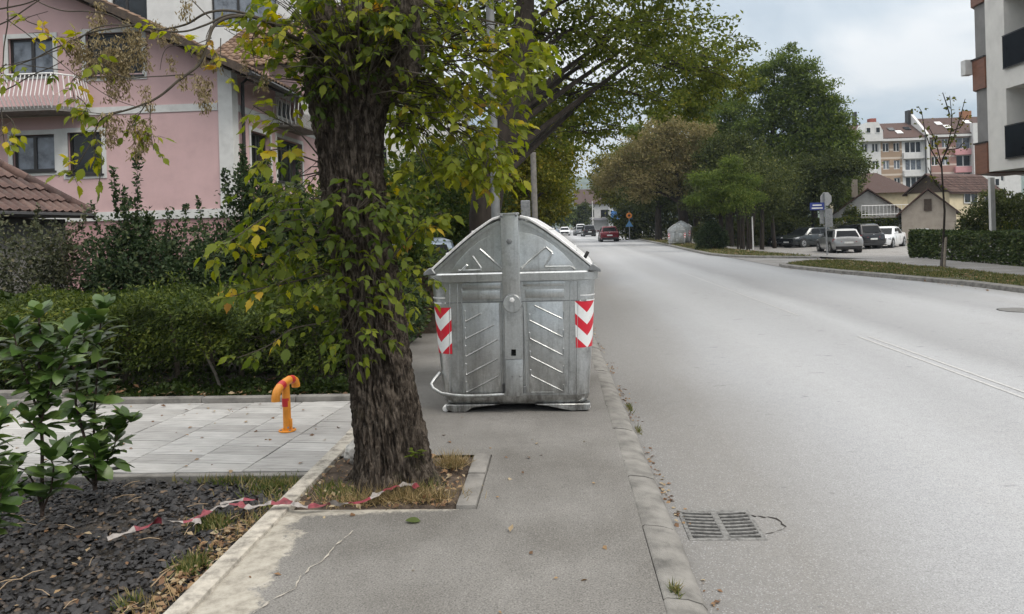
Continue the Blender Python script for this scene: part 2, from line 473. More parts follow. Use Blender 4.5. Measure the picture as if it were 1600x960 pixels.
# left pavement (asphalt), leaving the square pit of the street tree open
mb = MB()
def q(x0, x1, y0, y1, z=0.0):
    mb.add([(x0,y0,z),(x1,y0,z),(x1,y1,z),(x0,y1,z)], [(0,1,2,3)])
KI = .405
q(-1.60, -.62, -4, 4.28); q(-.62, -.50, -4, 4.28); q(-.50, KI, -4, 4.28)
q(-.50, KI, 4.28, 5.30); q(-1.60, -.50, 5.30, 7.04); q(-.50, KI, 5.30, 7.04)
q(-1.95, KI, 7.04, 9); q(-2.1, KI, 9, 30); q(-2.2, KI, 30, 150)
tag(mb.build('pavement', MAT['walk'], fix=False), kind='structure')

mb = MB()
nzz = lambda x, k: noise.noise(Vector((x, k, 0)))
# thin pale crack line
path = [(-1.31,2.55),(-1.29,2.8),(-1.33,3.0),(-1.30,3.2),(-1.22,3.32),(-1.235,3.45),(-1.18,3.62),(-1.17,3.8),(-1.12,3.98)]
vs = []; cp = []
for (xa, ya), (xb, yb) in zip(path, path[1:]):
    for k in range(14): cp.append((xa+(xb-xa)*k/14, ya+(yb-ya)*k/14))
for i, (x, y) in enumerate(cp):
    x += .02*nzz(y*14, 6); w = max(.0004, .003 + .009*nzz(y*25, 3))
    vs += [(x-w, y, .006), (x+w, y, .006)]
mb.add(vs, [(2*i, 2*i+1, 2*i+3, 2*i+2) for i in range(len(cp)-1)])
tag(mb.build('pavement_cement_edge', MAT['cement'], fix=False), kind='structure')

# kerb between pavement and road: one object per stone
kerb = thing('kerb', None, None, kind='structure')
def stone(x0, x1, y0, y1, drop=.1, g=.006, yaw=0, top=0.0, mat=None, name='kerbstone', parent=None):
    w = x1-x0; jz = random.uniform(-.003, .004); jx = random.uniform(-.003, .003)
    sec = [(0,-drop-.06),(0,-.004),(.012,.004),(w*.55,-.004),(w*.86,-.022),(w*.97,-.05),(w,-drop-.06)]
    mb = MB(); n = len(sec)
    a = [(x0+jx+p, y0+g, top+p2+jz) for p, p2 in sec]; b_ = [(x0+jx+p, y1-g, top+p2+jz+random.uniform(-.002,.002)) for p, p2 in sec]
    mb.add(a + b_, [tuple(range(n)), tuple(reversed(range(n, 2*n)))] + [(i, n+i, n+(i+1) % n, (i+1) % n) for i in range(n)])
    return mb.build(name, mat or MAT['kerb'], parent or kerb, smooth=True, ang=50, bevel=0)
joints = [1.66, 2.45, 3.24, 4.03, 4.82, 5.13, 5.94, 6.69, 7.46, 8.33] + [8.33 + .8*k for k in range(1, 24)]
for a_, b_ in zip(joints, joints[1:]):
    sh = (road_left((a_+b_)/2) - .60)
    stone(KI+.004+sh*.6, .60+sh, a_, b_)
strip('kerb_far', MAT['kerb'], [(KI-.02, 26.8), (KI-.02, 150)], [(.50, 26.8), (.50, 150)], .002)
mb = MB().box(KI+.01, .47, 1.6, 26.8, -.15, -.012)
tag(mb.build('kerb_bed', MAT['soil_dark']), kind='structure')

# narrow pale kerb between pavement and bed, and stones round the tree pit
edge = thing('bed_kerb', None, None, kind='structure')
y = 1.9; 
while y < 6.9:
    l = .98
    mb = MB().box(-1.70+random.uniform(-.004,.004), -1.592, y+.004, min(y+l, 7.0)-.004, -.2, .018+random.uniform(-.004,.006))
    mb.build('kerbstone', MAT['cement'], edge, smooth=True, bevel=.012, seg=2)
    y += l
pit = thing('tree_pit_kerb', None, None, kind='structure')
for (x0,x1,y0,y1) in [(-.62,-.505,4.45,4.86),(-.62,-.505,4.865,5.28),(-.62,-.505,4.285,4.44)]:
    MB().box(x0, x1, y0, y1, -.15, .012+random.uniform(0,.01)).build('kerbstone', MAT['concrete'], pit, smooth=True, bevel=.01, seg=2)
mb = MB(); g_ = 14
vs = [(-1.595 + .975*i/g_, 4.285 + 1.01*j/g_, -.02 + .03*noise.noise(Vector((i*.5, j*.5, 2))) + .05*math.exp(-((i/g_-.5)**2+(j/g_-.5)**2)*9)) for j in range(g_+1) for i in range(g_+1)]
mb.add(vs, [(j*(g_+1)+i, j*(g_+1)+i+1, (j+1)*(g_+1)+i+1, (j+1)*(g_+1)+i) for j in range(g_) for i in range(g_)])
tag(mb.build('tree_pit_soil', MAT['soil'], smooth=True, fix=False), kind='structure')

# planting bed: soil under the bark mulch
mb = MB(); g_ = 24
vs = [(-6.2 + 4.51*i/g_, 1.4 + 3.5*j/g_, -.055 + .02*noise.noise(Vector((i*.4, j*.4, 5)))) for j in range(g_+1) for i in range(g_+1)]
mb.add(vs, [(j*(g_+1)+i, j*(g_+1)+i+1, (j+1)*(g_+1)+i+1, (j+1)*(g_+1)+i) for j in range(g_) for i in range(g_)])
tag(mb.build('bed_soil', MAT['soil_dark'], smooth=True, fix=False), kind='structure')
strip('garden_soil', MAT['shaded_humus'], [(-12, 7.1), (-12, 10), (-12, 20.5)], [(-1.66, 7.1), (-2.05, 10), (-2.1, 20.5)], -.03)

# driveway of long grey pavers, laid a few degrees off the kerb; cut along the kerb
drive = thing('paved_driveway', None, None, kind='structure')
def clip(poly, nx_, ny_, c):
    out = []
    for i, p in enumerate(poly):
        q_ = poly[(i+1) % len(poly)]
        dp = nx_*p[0]+ny_*p[1]-c; dq = nx_*q_[0]+ny_*q_[1]-c
        if dp <= 0: out.append(p)
        if dp*dq < 0:
            t = dp/(dp-dq); out.append((p[0]+(q_[0]-p[0])*t, p[1]+(q_[1]-p[1])*t))
    return out
def mk_paver():
    m, nt, b = newmat('grey_paver')
    r_ = nt.nodes.new('ShaderNodeObjectInfo').outputs['Random']
    base = ramp(nt, r_, [(0, (.295,.287,.275)), (.35, (.335,.327,.314)), (.7, (.375,.367,.353)), (1, (.415,.407,.394))])
    v = coords(nt, (1.2, 14, 1))
    st = noisef(nt, v, 3.0, 5, .62, .4)
    c = mixc(nt, .75, base, ramp(nt, st, [(.3, .5), (.44, .85), (.56, 1.12), (.68, 1.5)]), 'MULTIPLY')
    c = mixc(nt, ramp(nt, noisef(nt, coords(nt), 9, 5, .7), [(.6, 0.0), (.75, .4)]), c, (.16,.145,.125))
    nt.links.new(c, b.inputs['Base Color']); b.inputs['Roughness'].default_value = .75
    bump(nt, b, st, .3, .004); return m
MAT['paver'] = mk_paver()
th = rad(-5.5); ct, st_ = math.cos(th), math.sin(th)
PW, PL = .47, .205
for i in range(-12, 7):
    off = random.uniform(0, PL)
    for j in range(-4, 15):
        x0, x1, y0, y1 = i*PW+.004, (i+1)*PW-.004, j*PL+.003+off, (j+1)*PL-.003+off
        pts = [(x0,y0),(x1,y0),(x1,y1),(x0,y1)]
        pts = [(-1.70 + p*ct - s_*st_, 4.97 + p*st_ + s_*ct) for p, s_ in pts]
        for nx_, ny_, c_ in ((1,0,-1.706),(-1,0,6.1),(0,-1,-4.985),(0,1,7.02)):
            pts = clip(pts, nx_, ny_, c_)
            if len(pts) < 3: break
        if len(pts) < 3: continue
        cx_ = sum(p[0] for p in pts)/len(pts); cy_ = sum(p[1] for p in pts)/len(pts)
        ar = abs(sum(pts[k][0]*pts[(k+1) % len(pts)][1]-pts[(k+1) % len(pts)][0]*pts[k][1] for k in range(len(pts))))/2
        if ar < .004: continue
        mb = MB().prism([(p[0]-cx_, p[1]-cy_) for p in pts], 'z', -.06, 0)
        mb.build('paver', MAT['paver'], drive, bevel=.0025, loc=(cx_, cy_, random.uniform(-.003, .002)))
strip('driveway_bed', MAT['soil_dark'], [(-6.2, 4.95), (-6.2, 7.08)], [(-1.70, 4.95), (-1.70, 7.08)], -.045)
bk = thing('driveway_kerb', None, None, kind='structure')
for k in range(5):
    MB().box(-6.2+k*.92, -6.2+(k+1)*.92-.006, 7.03, 7.12, -.1, .05+random.uniform(-.004,.004)).build('kerbstone', MAT['concrete'], bk, smooth=True, bevel=.008)
MB().box(-7, -4.9, 7.14, 7.26, -.1, .11).build('kerbstone', MAT['concrete'], bk, smooth=True, bevel=.008)
for k in range(5):
    MB().box(-6.2+k*.9, -6.2+(k+1)*.9-.005, 4.915, 4.975, -.1, -.004).build('kerbstone', MAT['concrete'], bk, smooth=True, bevel=.006)

# right side: kerb with stones, grass island, pavement
def kerb_line(pts, name, w=.26, h=.10, base=RZ, step=1.0):
    root = thing(name, None, None, kind='structure')
    P2 = [Vector((a, b, 0)) for a, b in pts]
    segs = []
    for a, b in zip(P2, P2[1:]):
        n = max(1, round((b-a).length/step))
        for k in range(n): segs.append((a.lerp(b, k/n), a.lerp(b, (k+1)/n)))
    nr = []
    for k, (a, b) in enumerate(segs):
        d = (b-a).normalized(); nr.append(Vector((d.y, -d.x, 0)))
    for k, (a, b) in enumerate(segs):
        na = (nr[k] + nr[k-1 if k else 0]).normalized(); nb = (nr[k] + nr[min(k+1, len(nr)-1)]).normalized()
        g = (b-a).normalized()*.005; z0, z1 = base-.1, base+h+random.uniform(-.004,.004)
        f0, f1 = a+g, b-g
        up = Vector((0,0,1))
        tz = lambda p: up*ter(p.x, p.y)
        MB().hexa([f0+up*z0+tz(f0), f1+up*z0+tz(f1), f1+nb*w+up*z0+tz(f1), f0+na*w+up*z0+tz(f0)],
                  [f0+na*.035+up*z1+tz(f0), f1+nb*.035+up*z1+tz(f1), f1+nb*w+up*(z1+.012)+tz(f1), f0+na*w+up*(z1+.012)+tz(f0)]).build('kerbstone', MAT['kerb'], root, smooth=True, bevel=.012)
    return root
kerb_line(RK + [(8.0,28.0),(8.5,28.6),(9.3,29.2),(10.3,29.8)], 'island_kerb')
kerb_line([(9.2,100),(8.35,87),(8.05,60),(7.75,49),(7.6,44),(7.5,38.6),(7.9,35.6),(8.75,34.0),(9.9,33.2),(11.2,33.0)][::-1], 'verge_kerb', step=1.6)
def patch(name, mat, outline, zf, kind='structure', step=1.0, off=0.0):
    """flat-ish polygon sheet draped on the terrain"""
    bm = bmesh.new(); vs = [bm.verts.new((x, y, 0)) for x, y in outline]; bm.faces.new(vs)
    for ax in (0, 1):
        lo = min(p[ax] for p in outline); hi = max(p[ax] for p in outline); k = lo+step
        while k < hi:
            no = Vector((1,0,0)) if ax == 0 else Vector((0,1,0))
            bmesh.ops.bisect_plane(bm, geom=bm.verts[:]+bm.edges[:]+bm.faces[:], plane_co=no*k, plane_no=no); k += step
    for v_ in bm.verts: v_.co.z = zf(v_.co.x, v_.co.y)+off
    bmesh.ops.recalc_face_normals(bm, faces=bm.faces)
    me = bpy.data.meshes.new(name); bm.to_mesh(me); bm.free(); me.materials.append(mat)
    for p in me.polygons: 
        if p.normal.z < 0: p.flip()
    o = link(name, me); tag(o, kind=kind); return o
isl = [(10.0,5),(10.0,16),(9.85,18.7),(9.3,21.0),(8.68,23.6),(8.22,26.2),(8.15,27.3),(8.35,28.0),(8.8,28.5),(9.5,29.0),(10.4,29.5),(10.9,27.5),(11.45,23),(11.5,19),(11.5,5)]
patch('grass_island', MAT['turf'], isl, lambda x, y: .02+.03*noise.noise(Vector((x*.8,y*.8,0)))+ter(x,y))
patch('pavement_right', MAT['walk2'], [(11.5,5),(11.5,19),(11.45,23),(10.9,27.5),(10.5,30.2),(13.9,30.4),(13.75,27),(13.7,5)], lambda x, y: .008+ter(x,y))
ver = [(9.4,100),(8.6,87),(8.3,60),(8.0,49),(7.86,44),(7.76,38.7),(8.1,35.9),(8.9,34.3),(10.0,33.5),(11.0,33.3),(10.6,37),(9.9,43),(9.9,60),(10.6,100)]
patch('verge', MAT['turf'], ver, lambda x, y: .015+.03*noise.noise(Vector((x*.8,y*.8,4)))+ter(x,y), step=2)
patch('pavement_far', MAT['walk2'], [(11.0,33.3),(10.6,37),(9.9,43),(9.9,60),(10.6,100),(12.6,100),(12.3,60),(12.6,48),(14.5,42),(15,36),(13,33.3)], lambda x, y: .02+ter(x,y), step=2)

# grass blades and weeds
def blades(name, pts, h, mat, wid=.012, lean=.5, kind='stuff', parent=None, zf=None):
    n = len(pts); pts = np.asarray(pts)
    d = rdir(n); d[:, 2] = 0; d = unit(d)*lean*rng.random((n,1)) + np.array([0,0,1.0])
    hh = h*(.5+rng.random(n)*.8)
    ax, ay, az = frame(d, rdir(n), hh)
    ax = unit(ax)*wid
    t = ([(-.5,0,0),(.5,0,0),(.3,.55,.03),(0,1,.14),(-.3,.55,.03)], [(0,1,2,4),(4,2,3)])
    return bake(name, t[0], t[1], pts, ax, ay, az, mat, parent, rng.random(n), kind)
MAT['grass'] = leafmat('grass_blades', [(0,(.045,.07,.015)),(.45,(.08,.105,.025)),(.7,(.16,.15,.05)),(1,(.28,.22,.10))], .6, .25)
MAT['dry'] = leafmat('dry_grass', [(0,(.10,.09,.03)),(.4,(.22,.16,.07)),(1,(.38,.29,.15))], .7, .2)
MAT['litter'] = leafmat('leaf_litter', [(0,(.10,.055,.03)),(.4,(.20,.11,.055)),(.7,(.28,.19,.10)),(1,(.36,.30,.20))], .7, .15)
def inpoly(x, y, poly):
    c = np.zeros(len(x), bool); n = len(poly)
    for i in range(n):
        x0,y0 = poly[i]; x1,y1 = poly[(i+1) % n]
        t = ((y0 > y) != (y1 > y)) & (x < (x1-x0)*(y-y0)/(y1-y0+1e-12)+x0)
        c ^= t
    return c
def scatter(poly, n):
    xs_ = [p[0] for p in poly]; ys_ = [p[1] for p in poly]
    x = rng.uniform(min(xs_), max(xs_), n*2); y = rng.uniform(min(ys_), max(ys_), n*2)
    k = inpoly(x, y, poly); return x[k][:n], y[k][:n]
def gz(fn, x, y): return np.array([fn(a, b) for a, b in zip(x, y)])
isl2 = [(p[0]+.02, max(p[1], 14)) for p in isl]
x, y = scatter(isl2, 26000)
dn = np.array([noise.noise(Vector((a*.9, b*.9, 7))) for a, b in zip(x, y)])
k = rng.random(len(x)) < (.62 + dn*.8)
x, y = x[k], y[k]
pz = np.array([.02+.03*noise.noise(Vector((a*.8,b*.8,0)))+ter(a,b) for a, b in zip(x, y)])
blades('grass', np.stack([x, y, pz], 1), .065, MAT['grass'], .022, .9)
x, y = scatter(ver, 12000)
blades('grass', np.stack([x, y, gz(lambda a, b: .015+ter(a,b), x, y)], 1), .10, MAT['grass'], .03, .9)
# weeds and dry grass round the near tree and the bed edge
def patchpts(cx_, cy_, rx, ry, n, z=0.0):
    a = rng.normal(size=(n, 2))*np.array([rx, ry])*.55 + np.array([cx_, cy_])
    return np.column_stack([a, np.full(n, z)])
pts = np.concatenate([patchpts(-1.30,4.5,.18,.12,260,.0), patchpts(-1.45,4.62,.1,.12,120,.0), patchpts(-.86,4.62,.1,.1,90,.01),
    patchpts(-1.86,4.75,.16,.14,500,-.03), patchpts(-2.15,4.86,.28,.06,240,-.03), patchpts(-1.98,4.15,.10,.09,420,-.03), patchpts(-1.85,3.62,.07,.12,300,-.03), patchpts(-1.95,3.25,.05,.05,60,-.03), patchpts(-1.75,4.35,.05,.3,60,-.02)])
blades('weeds', pts, .055, MAT['grass'], .009, 1.3)
pts = np.concatenate([patchpts(-.74,5.02,.10,.08,420,.02), patchpts(-.93,4.45,.26,.09,900,.0), patchpts(-1.2,4.38,.2,.07,260,.0), patchpts(-1.75,4.1,.07,.3,90,-.02), patchpts(-1.8,3.2,.1,.3,70,-.03)])
blades('dry_grass', pts, .10, MAT['dry'], .004, 2.2)
# leaf litter and twigs
def litter(name, pts, s):
    n = len(pts)
    ax, ay, az = frame(unit(rdir(n)*np.array([1,1,.25])), unit(rdir(n)*.5+np.array([0,0,1.])), s*(.5+rng.random(n)))
    return bake(name, *LEAF2, np.asarray(pts)+np.array([0,0,.006]), ax, ay, az, MAT['litter'], None, rng.random(n), 'stuff')
gut = []
for k in range(420):
    y_ = 2.5 + 11*random.random()**1.3
    if noise.noise(Vector((y_*1.4, 2, 0))) < -.05: continue
    gut.append((road_left(y_)+.02+abs(random.gauss(0,.035)), y_, RZ))
litter('gutter_litter', gut, .028)
blades('gutter_weeds', [(.62+random.gauss(0,.012), c+random.gauss(0,.05), RZ) for c in (6.9,7.0,6.2) for _ in range(50)] + [(.47+random.gauss(0,.012), 3.3+random.gauss(0,.02), .0) for _ in range(60)], .05, MAT['grass'], .006, 1.3)
pts = np.concatenate([np.column_stack([rng.uniform(-1.58,-.64,420), rng.uniform(4.3,5.26,420), np.full(420,.012)]), patchpts(-1.8,3.6,.12,.8,420,-.025), patchpts(-2.6,3.5,.9,.6,80,-.02),
                      np.column_stack([rng.uniform(-5.5,-1.75,90), rng.uniform(5,7,90), np.full(90,.0)]), np.column_stack([rng.uniform(-1.5,.3,40), rng.uniform(3,6.4,40), np.full(40,.002)])])
litter('leaf_litter', pts, .035)
pts = [(-5.35+random.gauss(0,.12), 6.86+random.gauss(0,.05), .01) for _ in range(140)]
litter('leaf_litter', pts, .06)
x, y = scatter([(9.55,15),(9.55,19),(9.0,21.2),(8.3,24),(7.9,26),(7.7,26),(8.2,23.5),(8.9,20.8),(9.3,18),(9.4,15)], 260)
litter('gutter_litter', np.column_stack([x, y, np.full(len(x), RZ)]), .06)
x, y = scatter(ver, 900); litter('leaf_litter', np.column_stack([x, y, gz(lambda a,b: .05+ter(a,b), x, y)]), .12)
x, y = scatter(isl2, 300); litter('leaf_litter', np.column_stack([x, y, gz(lambda a,b: .07+ter(a,b), x, y)]), .07)
pts = np.column_stack([rng.uniform(-6.5,-1.9,700), 7.16+np.abs(rng.normal(0,.5,700)), rng.uniform(-.02,.05,700)])
litter('hedge_litter', pts, .05)
# bark mulch
def mk_mulch():
    return leafmat('bark_mulch', [(0,(.013,.012,.0125)),(.55,(.026,.025,.026)),(.8,(.045,.043,.044)),(.93,(.06,.045,.033)),(1,(.15,.10,.06))], .62, .0)
MAT['mulch'] = mk_mulch()
chip = ([(-.5,-.32,0),(.1,-.5,.03),(.55,-.1,0),(.35,.42,.02),(-.3,.45,0),(-.25,-.1,.3),(.2,.1,.26)],
        [(0,1,5),(1,2,6),(1,6,5),(2,3,6),(3,4,5,6),(4,0,5)])
n = 15000
x = rng.uniform(-4.6, -1.72, n); y = rng.uniform(2.55, 4.9, n)
z = np.array([-.045 + .02*noise.noise(Vector((a*3, b*3, 1))) for a, b in zip(x, y)]) + rng.uniform(-.005, .02, n)
s = (.014 + .028*rng.random(n)**2.4)
ax, ay, az = frame(unit(rdir(n)*np.array([1,1,.35])), unit(rdir(n)*.45+np.array([0,0,1.])), s)
bake('bark_mulch', *chip, np.stack([x,y,z],1), ax, ay*rng.uniform(.9,1.9,(n,1)), az*1.1, MAT['mulch'], None, rng.random(n)**1.1, 'stuff')
# dry sticks lying on the mulch
mb = MB()
for k in range(60):
    x_, y_ = random.uniform(-3.9,-1.75), random.uniform(2.7,4.8); a = random.uniform(0,3.14); l = random.uniform(.04,.14)
    if k < 4: x_, y_, l = (-2.86,3.07,.17) if k == 0 else (x_, y_, .2); 
    mb.tube([(x_,y_,-.02),(x_+math.cos(a)*l*.5,y_+math.sin(a)*l*.5,-.008),(x_+math.cos(a)*l,y_+math.sin(a)*l,-.015)], .0022 if k > 3 else .004, 4)
tag(mb.build('dry_sticks', simple('dry_wood', (.30,.22,.14), .8), fix=False), kind='stuff')
# ================================================================ WASTE CONTAINER
def mk_galv(name, base, rough, metal, streak=.38):
    m, nt, b = newmat(name)
    v = coords(nt)
    vo = nt.nodes.new('ShaderNodeTexVoronoi'); vo.inputs['Scale'].default_value = 85; nt.links.new(v, vo.inputs['Vector'])
    sp = nt.nodes.new('ShaderNodeSeparateColor'); nt.links.new(vo.outputs['Color'], sp.inputs[0])
    c = ramp(nt, sp.outputs[0], [(0, tuple(q*.93 for q in base)), (1, tuple(min(1, q*1.07) for q in base))])
    n1 = noisef(nt, v, 3.2, 6, .62)
    c = mixc(nt, .8, c, ramp(nt, n1, [(.3, .80), (.52, 1.0), (.72, 1.12)]), 'MULTIPLY')
    st = noisef(nt, coords(nt, (9, 9, .5)), 2.5, 5, .65)
    c = mixc(nt, streak, c, ramp(nt, st, [(.30, .62), (.5, .96), (.68, 1.08)]), 'MULTIPLY')
    gr = noisef(nt, coords(nt, (1, 1, .6)), 7, 7, .7)
    c = mixc(nt, ramp(nt, gr, [(.55, 0.0), (.74, .6)]), c, (.11,.105,.095))
    nt.links.new(c, b.inputs['Base Color'])
    # dirt that has splashed and run down: heavier near the ground, in drips
    sz = nt.nodes.new('ShaderNodeSeparateXYZ'); nt.links.new(v, sz.inputs[0])
    mz = nt.nodes.new('ShaderNodeMapRange'); mz.inputs[1].default_value = .55; mz.inputs[2].default_value = .02; mz.inputs[3].default_value = 0; mz.inputs[4].default_value = .8
    nt.links.new(sz.outputs[2], mz.inputs[0])
    sp2 = noisef(nt, coords(nt, (4, 4, 1.2)), 4, 6, .7)
    ml = nt.nodes.new('ShaderNodeMath'); ml.operation = 'MULTIPLY'; ml.use_clamp = True
    nt.links.new(mz.outputs[0], ml.inputs[0]); nt.links.new(ramp(nt, sp2, [(.38, 0.0), (.62, 1.0)]), ml.inputs[1])
    c = mixc(nt, ml.outputs[0], c, (.085,.078,.066))
    dr_ = noisef(nt, coords(nt, (16, 16, .35)), 2.2, 4, .6)
    c = mixc(nt, ramp(nt, dr_, [(.60, 0.0), (.72, .32)]), c, (.18,.175,.165))
    ru = noisef(nt, coords(nt, (1, 1, .5)), 11, 5, .7)
    c = mixc(nt, ramp(nt, ru, [(.70, 0.0), (.76, .6)]), c, (.12,.065,.035))
    nt.links.new(c, b.inputs['Base Color'])
    b.inputs['Metallic'].default_value = metal
    rr = ramp(nt, n1, [(.3, rough+.1), (.7, rough-.05)])
    nt.links.new(rr, b.inputs['Roughness'])
    bump(nt, b, n1, .12, .01)
    return m
MAT['galv'] = mk_galv('galvanised_steel', (.56,.575,.575), .33, .92)
MAT['galv_arm'] = mk_galv('galvanised_arm', (.54,.555,.555), .38, .9, .6)
MAT['galv_skylit'] = mk_galv('galvanised_skylit', (.80,.80,.80), .4, .3, .25)  # same steel, colour lightened to stand for sky reflected off the lids
MAT['galv_dark'] = mk_galv('worn_steel', (.26,.27,.275), .5, .7, .5)
def mk_chevron():
    m, nt, b = newmat('chevron_sticker')
    uv = nt.nodes.new('ShaderNodeUVMap'); uv.uv_map = 'print'
    s = nt.nodes.new('ShaderNodeSeparateXYZ'); nt.links.new(uv.outputs[0], s.inputs[0])
    def mth(op, a, bb):
        n = nt.nodes.new('ShaderNodeMath'); n.operation = op
        for i, q in enumerate((a, bb)):
            if q is None: continue
            if isinstance(q, (int, float)): n.inputs[i].default_value = q
            else: nt.links.new(q, n.inputs[i])
        return n.outputs[0]
    au = mth('ABSOLUTE', mth('SUBTRACT', mth('MULTIPLY', s.outputs[0], 2.0), 1.0), None)
    t = mth('SUBTRACT', s.outputs[1], mth('MULTIPLY', mth('SUBTRACT', 1.0, au), .25))   # v grows downwards, 0..1
    fr = mth('FRACT', mth('MULTIPLY', t, 2.0), None)
    w = mth('LESS_THAN', fr, .52)
    c = mixc(nt, w, (.55,.012,.03), (.72,.74,.74))
    c = mixc(nt, ramp(nt, noisef(nt, coords(nt), 16, 5, .7), [(.55, 0.0), (.8, .3)]), c, (.28,.25,.23))
    nt.links.new(c, b.inputs['Base Color']); b.inputs['Roughness'].default_value = .42
    return m
MAT['chevron'] = mk_chevron()
MAT['galv_rib'] = mk_galv('galvanised_rib', (.46,.47,.47), .38, .72)
K = .00199
def bz(zx, zy):
    z = (918-zy)*K
    return ((zx-(447-(918-zy)*.0245))*K, z)
def hw(z): return .640 + (.716-.640)*max(0, min(1.0, (z-.155)/.975))**.9
R_C = .13
DEP = 1.62
def ring(z, h, y0=0.0, y1=DEP, rc=R_C, n=8):
    pts = []
    for cx_, cy_, a0 in ((h-rc, y0+rc, -90), (h-rc, y1-rc, 0), (-h+rc, y1-rc, 90), (-h+rc, y0+rc, 180)):
        for k in range(n+1):
            a = rad(a0 + 90*k/n)
            pts.append((cx_+rc*math.cos(a), cy_+rc*math.sin(a), z))
    return pts
binr = thing('waste_container', 'big galvanised steel waste container with arched roof on the pavement', 'waste container', (-.400, 6.50, 0), rad(-1.2), 'galvanised waste containers')
b_ = MB()
b_.loft([ring(z, hw(z)) for z in (.152, .3, .5, .7, .9, 1.0, 1.14)])
b_.build('body', MAT['galv'], binr, smooth=True, ang=50)
b_ = MB()
b_.loft([ring(.060, .585, .06, DEP-.06, .08), ring(.075, .612, .03, DEP-.03, .1), ring(.11, .634, .008, DEP-.01, .12), ring(.152, hw(.15)+.004, -.004, DEP+.004, R_C)])
b_.build('base_tray', MAT['galv'], binr, smooth=True, ang=50)
# feet plates front and back
fl = [bz(*q_) for q_ in [(142,884),(380,884),(330,890),(262,897),(228,918),(172,918),(142,905)]]
fr_ = [bz(*q_) for q_ in [(530,884),(770,884),(770,900),(755,912),(690,914),(640,905),(590,893),(545,888)]]
for pts, nm in ((fl, 'foot'), (fr_, 'foot')):
    for y0, y1 in ((.015, .16), (DEP-.16, DEP-.015)):
        MB().prism(pts, 'y', y0, y1).build('foot', MAT['galv'], binr, smooth=True, bevel=.006)
for zx, zy in ((138,905), (757,899)):
    x, z = bz(zx, zy)
    for y in (.03, DEP-.1):
        MB().cyl((x, y, max(z, .029)), (x, y+.07, max(z, .029)), .028, 16).build('roller', MAT['white'], binr, smooth=True, bevel=.006)
# rim: a folded band round the body
b_ = MB()
b_.loft([ring(1.130, .726, -.012, DEP+.012, .13), ring(1.136, .744, -.034, DEP+.034, .13), ring(1.200, .748, -.036, DEP+.036, .13), ring(1.212, .738, -.026, DEP+.026, .13), ring(1.214, .66, .02, DEP-.02, .1)])
b_.build('rim', MAT['galv'], binr, smooth=True, ang=40)
# vertical creases on the corner columns, and seam line
for zx in (160, 195, 213, 686, 719):
    b_ = MB()
    x0, z0 = bz(zx, 838); x1, z1 = bz(zx, 355)
    x0 = x0 if zx < 640 else x0-.015
    b_.prism([(x0-.005, z0), (x0+.005, z0), (x1+.005, z1), (x1-.005, z1)], 'y', -.005, .03)
    b_.build('crease', MAT['galv'], binr, bevel=.003)
for s in (-1, 1):
    for z in (1.00, .955):
        b_ = MB()
        a = [p for p in ring(z, hw(z)+.005, -.005) ]
        idx = list(range(27, 36)) if s < 0 else list(range(0, 9))
        vs = []
        for k in idx:
            x, y, _ = a[k]; vs += [(x, y, z-.006), (x*1.0, y, z+.006)]
        b_.add(vs, [(2*i, 2*i+1, 2*i+3, 2*i+2) for i in range(8)])
        b_.build('pressed_line', MAT['galv_skylit'], binr, fix=False)
x0, z0 = bz(90, 437); x1, z1 = bz(790, 437)
MB().box(x0+.07, x1-.07, -.004, .02, z0-.004, z0+.004).build('seam', MAT['galv_dark'], binr)
# pressed panels either side of the arm
def plate(zx0, zy0, zx1, zy1, proud, bev, nm, mat=None):
    (xa, za), (xb, zb) = bz(zx0, zy0), bz(zx1, zy1)
    return MB().box(xa, xb, -proud, .03, zb, za).build(nm, mat or MAT['galv'], binr, bevel=bev, seg=2, smooth=True)
for a in ((217,353,386,377),(482,353,660,372)): plate(*a, .010, .003, 'panel')
for a in ((217,386,384,424),(492,386,660,421)): plate(*a, .020, .005, 'panel')
for a in ((217,440,386,834),(498,440,662,834)): plate(*a, .012, .004, 'panel')
def rib(p, q_, y=-.012, h=.009, w=.007, nm='rib', mat=None):
    mat = mat or MAT['galv_rib']
    (xa, za), (xb, zb) = bz(*p), bz(*q_)
    d = Vector((xb-xa, 0, zb-za)).normalized(); n = Vector((-d.z, 0, d.x))
    A = Vector((xa, y, za)); B = Vector((xb, y, zb))
    b_ = MB()
    vs = []
    for p_ in (A, B):
        e = d*(.006 if p_ is A else -.006)
        vs += [p_-n*w, p_+n*w, p_+e+n*w*.25+Vector((0,-h,0)), p_+e-n*w*.25+Vector((0,-h,0))]
    b_.add(vs, [(0,1,2,3),(7,6,5,4),(0,4,5,1),(1,5,6,2),(2,6,7,3),(3,7,4,0)])
    return b_.build(nm, mat or MAT['galv_skylit'], binr)
for a, c in (((230,520),(300,484)),((230,595),(356,535)),((232,672),(372,598)),((232,752),(374,680)),((235,828),(376,756)),
             ((530,455),(650,515)),((508,518),(652,594)),((510,597),(653,672)),((512,676),(655,750)),((514,756),(655,828))):
    rib(a, c)
for a, c in (((229,470),(229,520)),((230,545),(230,595)),((231,622),(231,672)),((232,700),(232,752)),((233,778),(234,828)),
             ((657,480),(657,515)),((656,560),(656,594)),((656,640),(656,672)),((656,716),(656,750)),((656,796),(656,828)),
             ((510,490),(509,518)),((510,570),(510,597)),((512,650),(512,676)),((514,730),(514,756)),((514,830),(614,830))):
    rib(a, c, h=.006, w=.005, mat=MAT['galv'])
# side channels beside the arm
for a in ((388,440,397,832),(484,440,496,832)): plate(*a, .028, .003, 'guide_rail', MAT['galv_arm'])
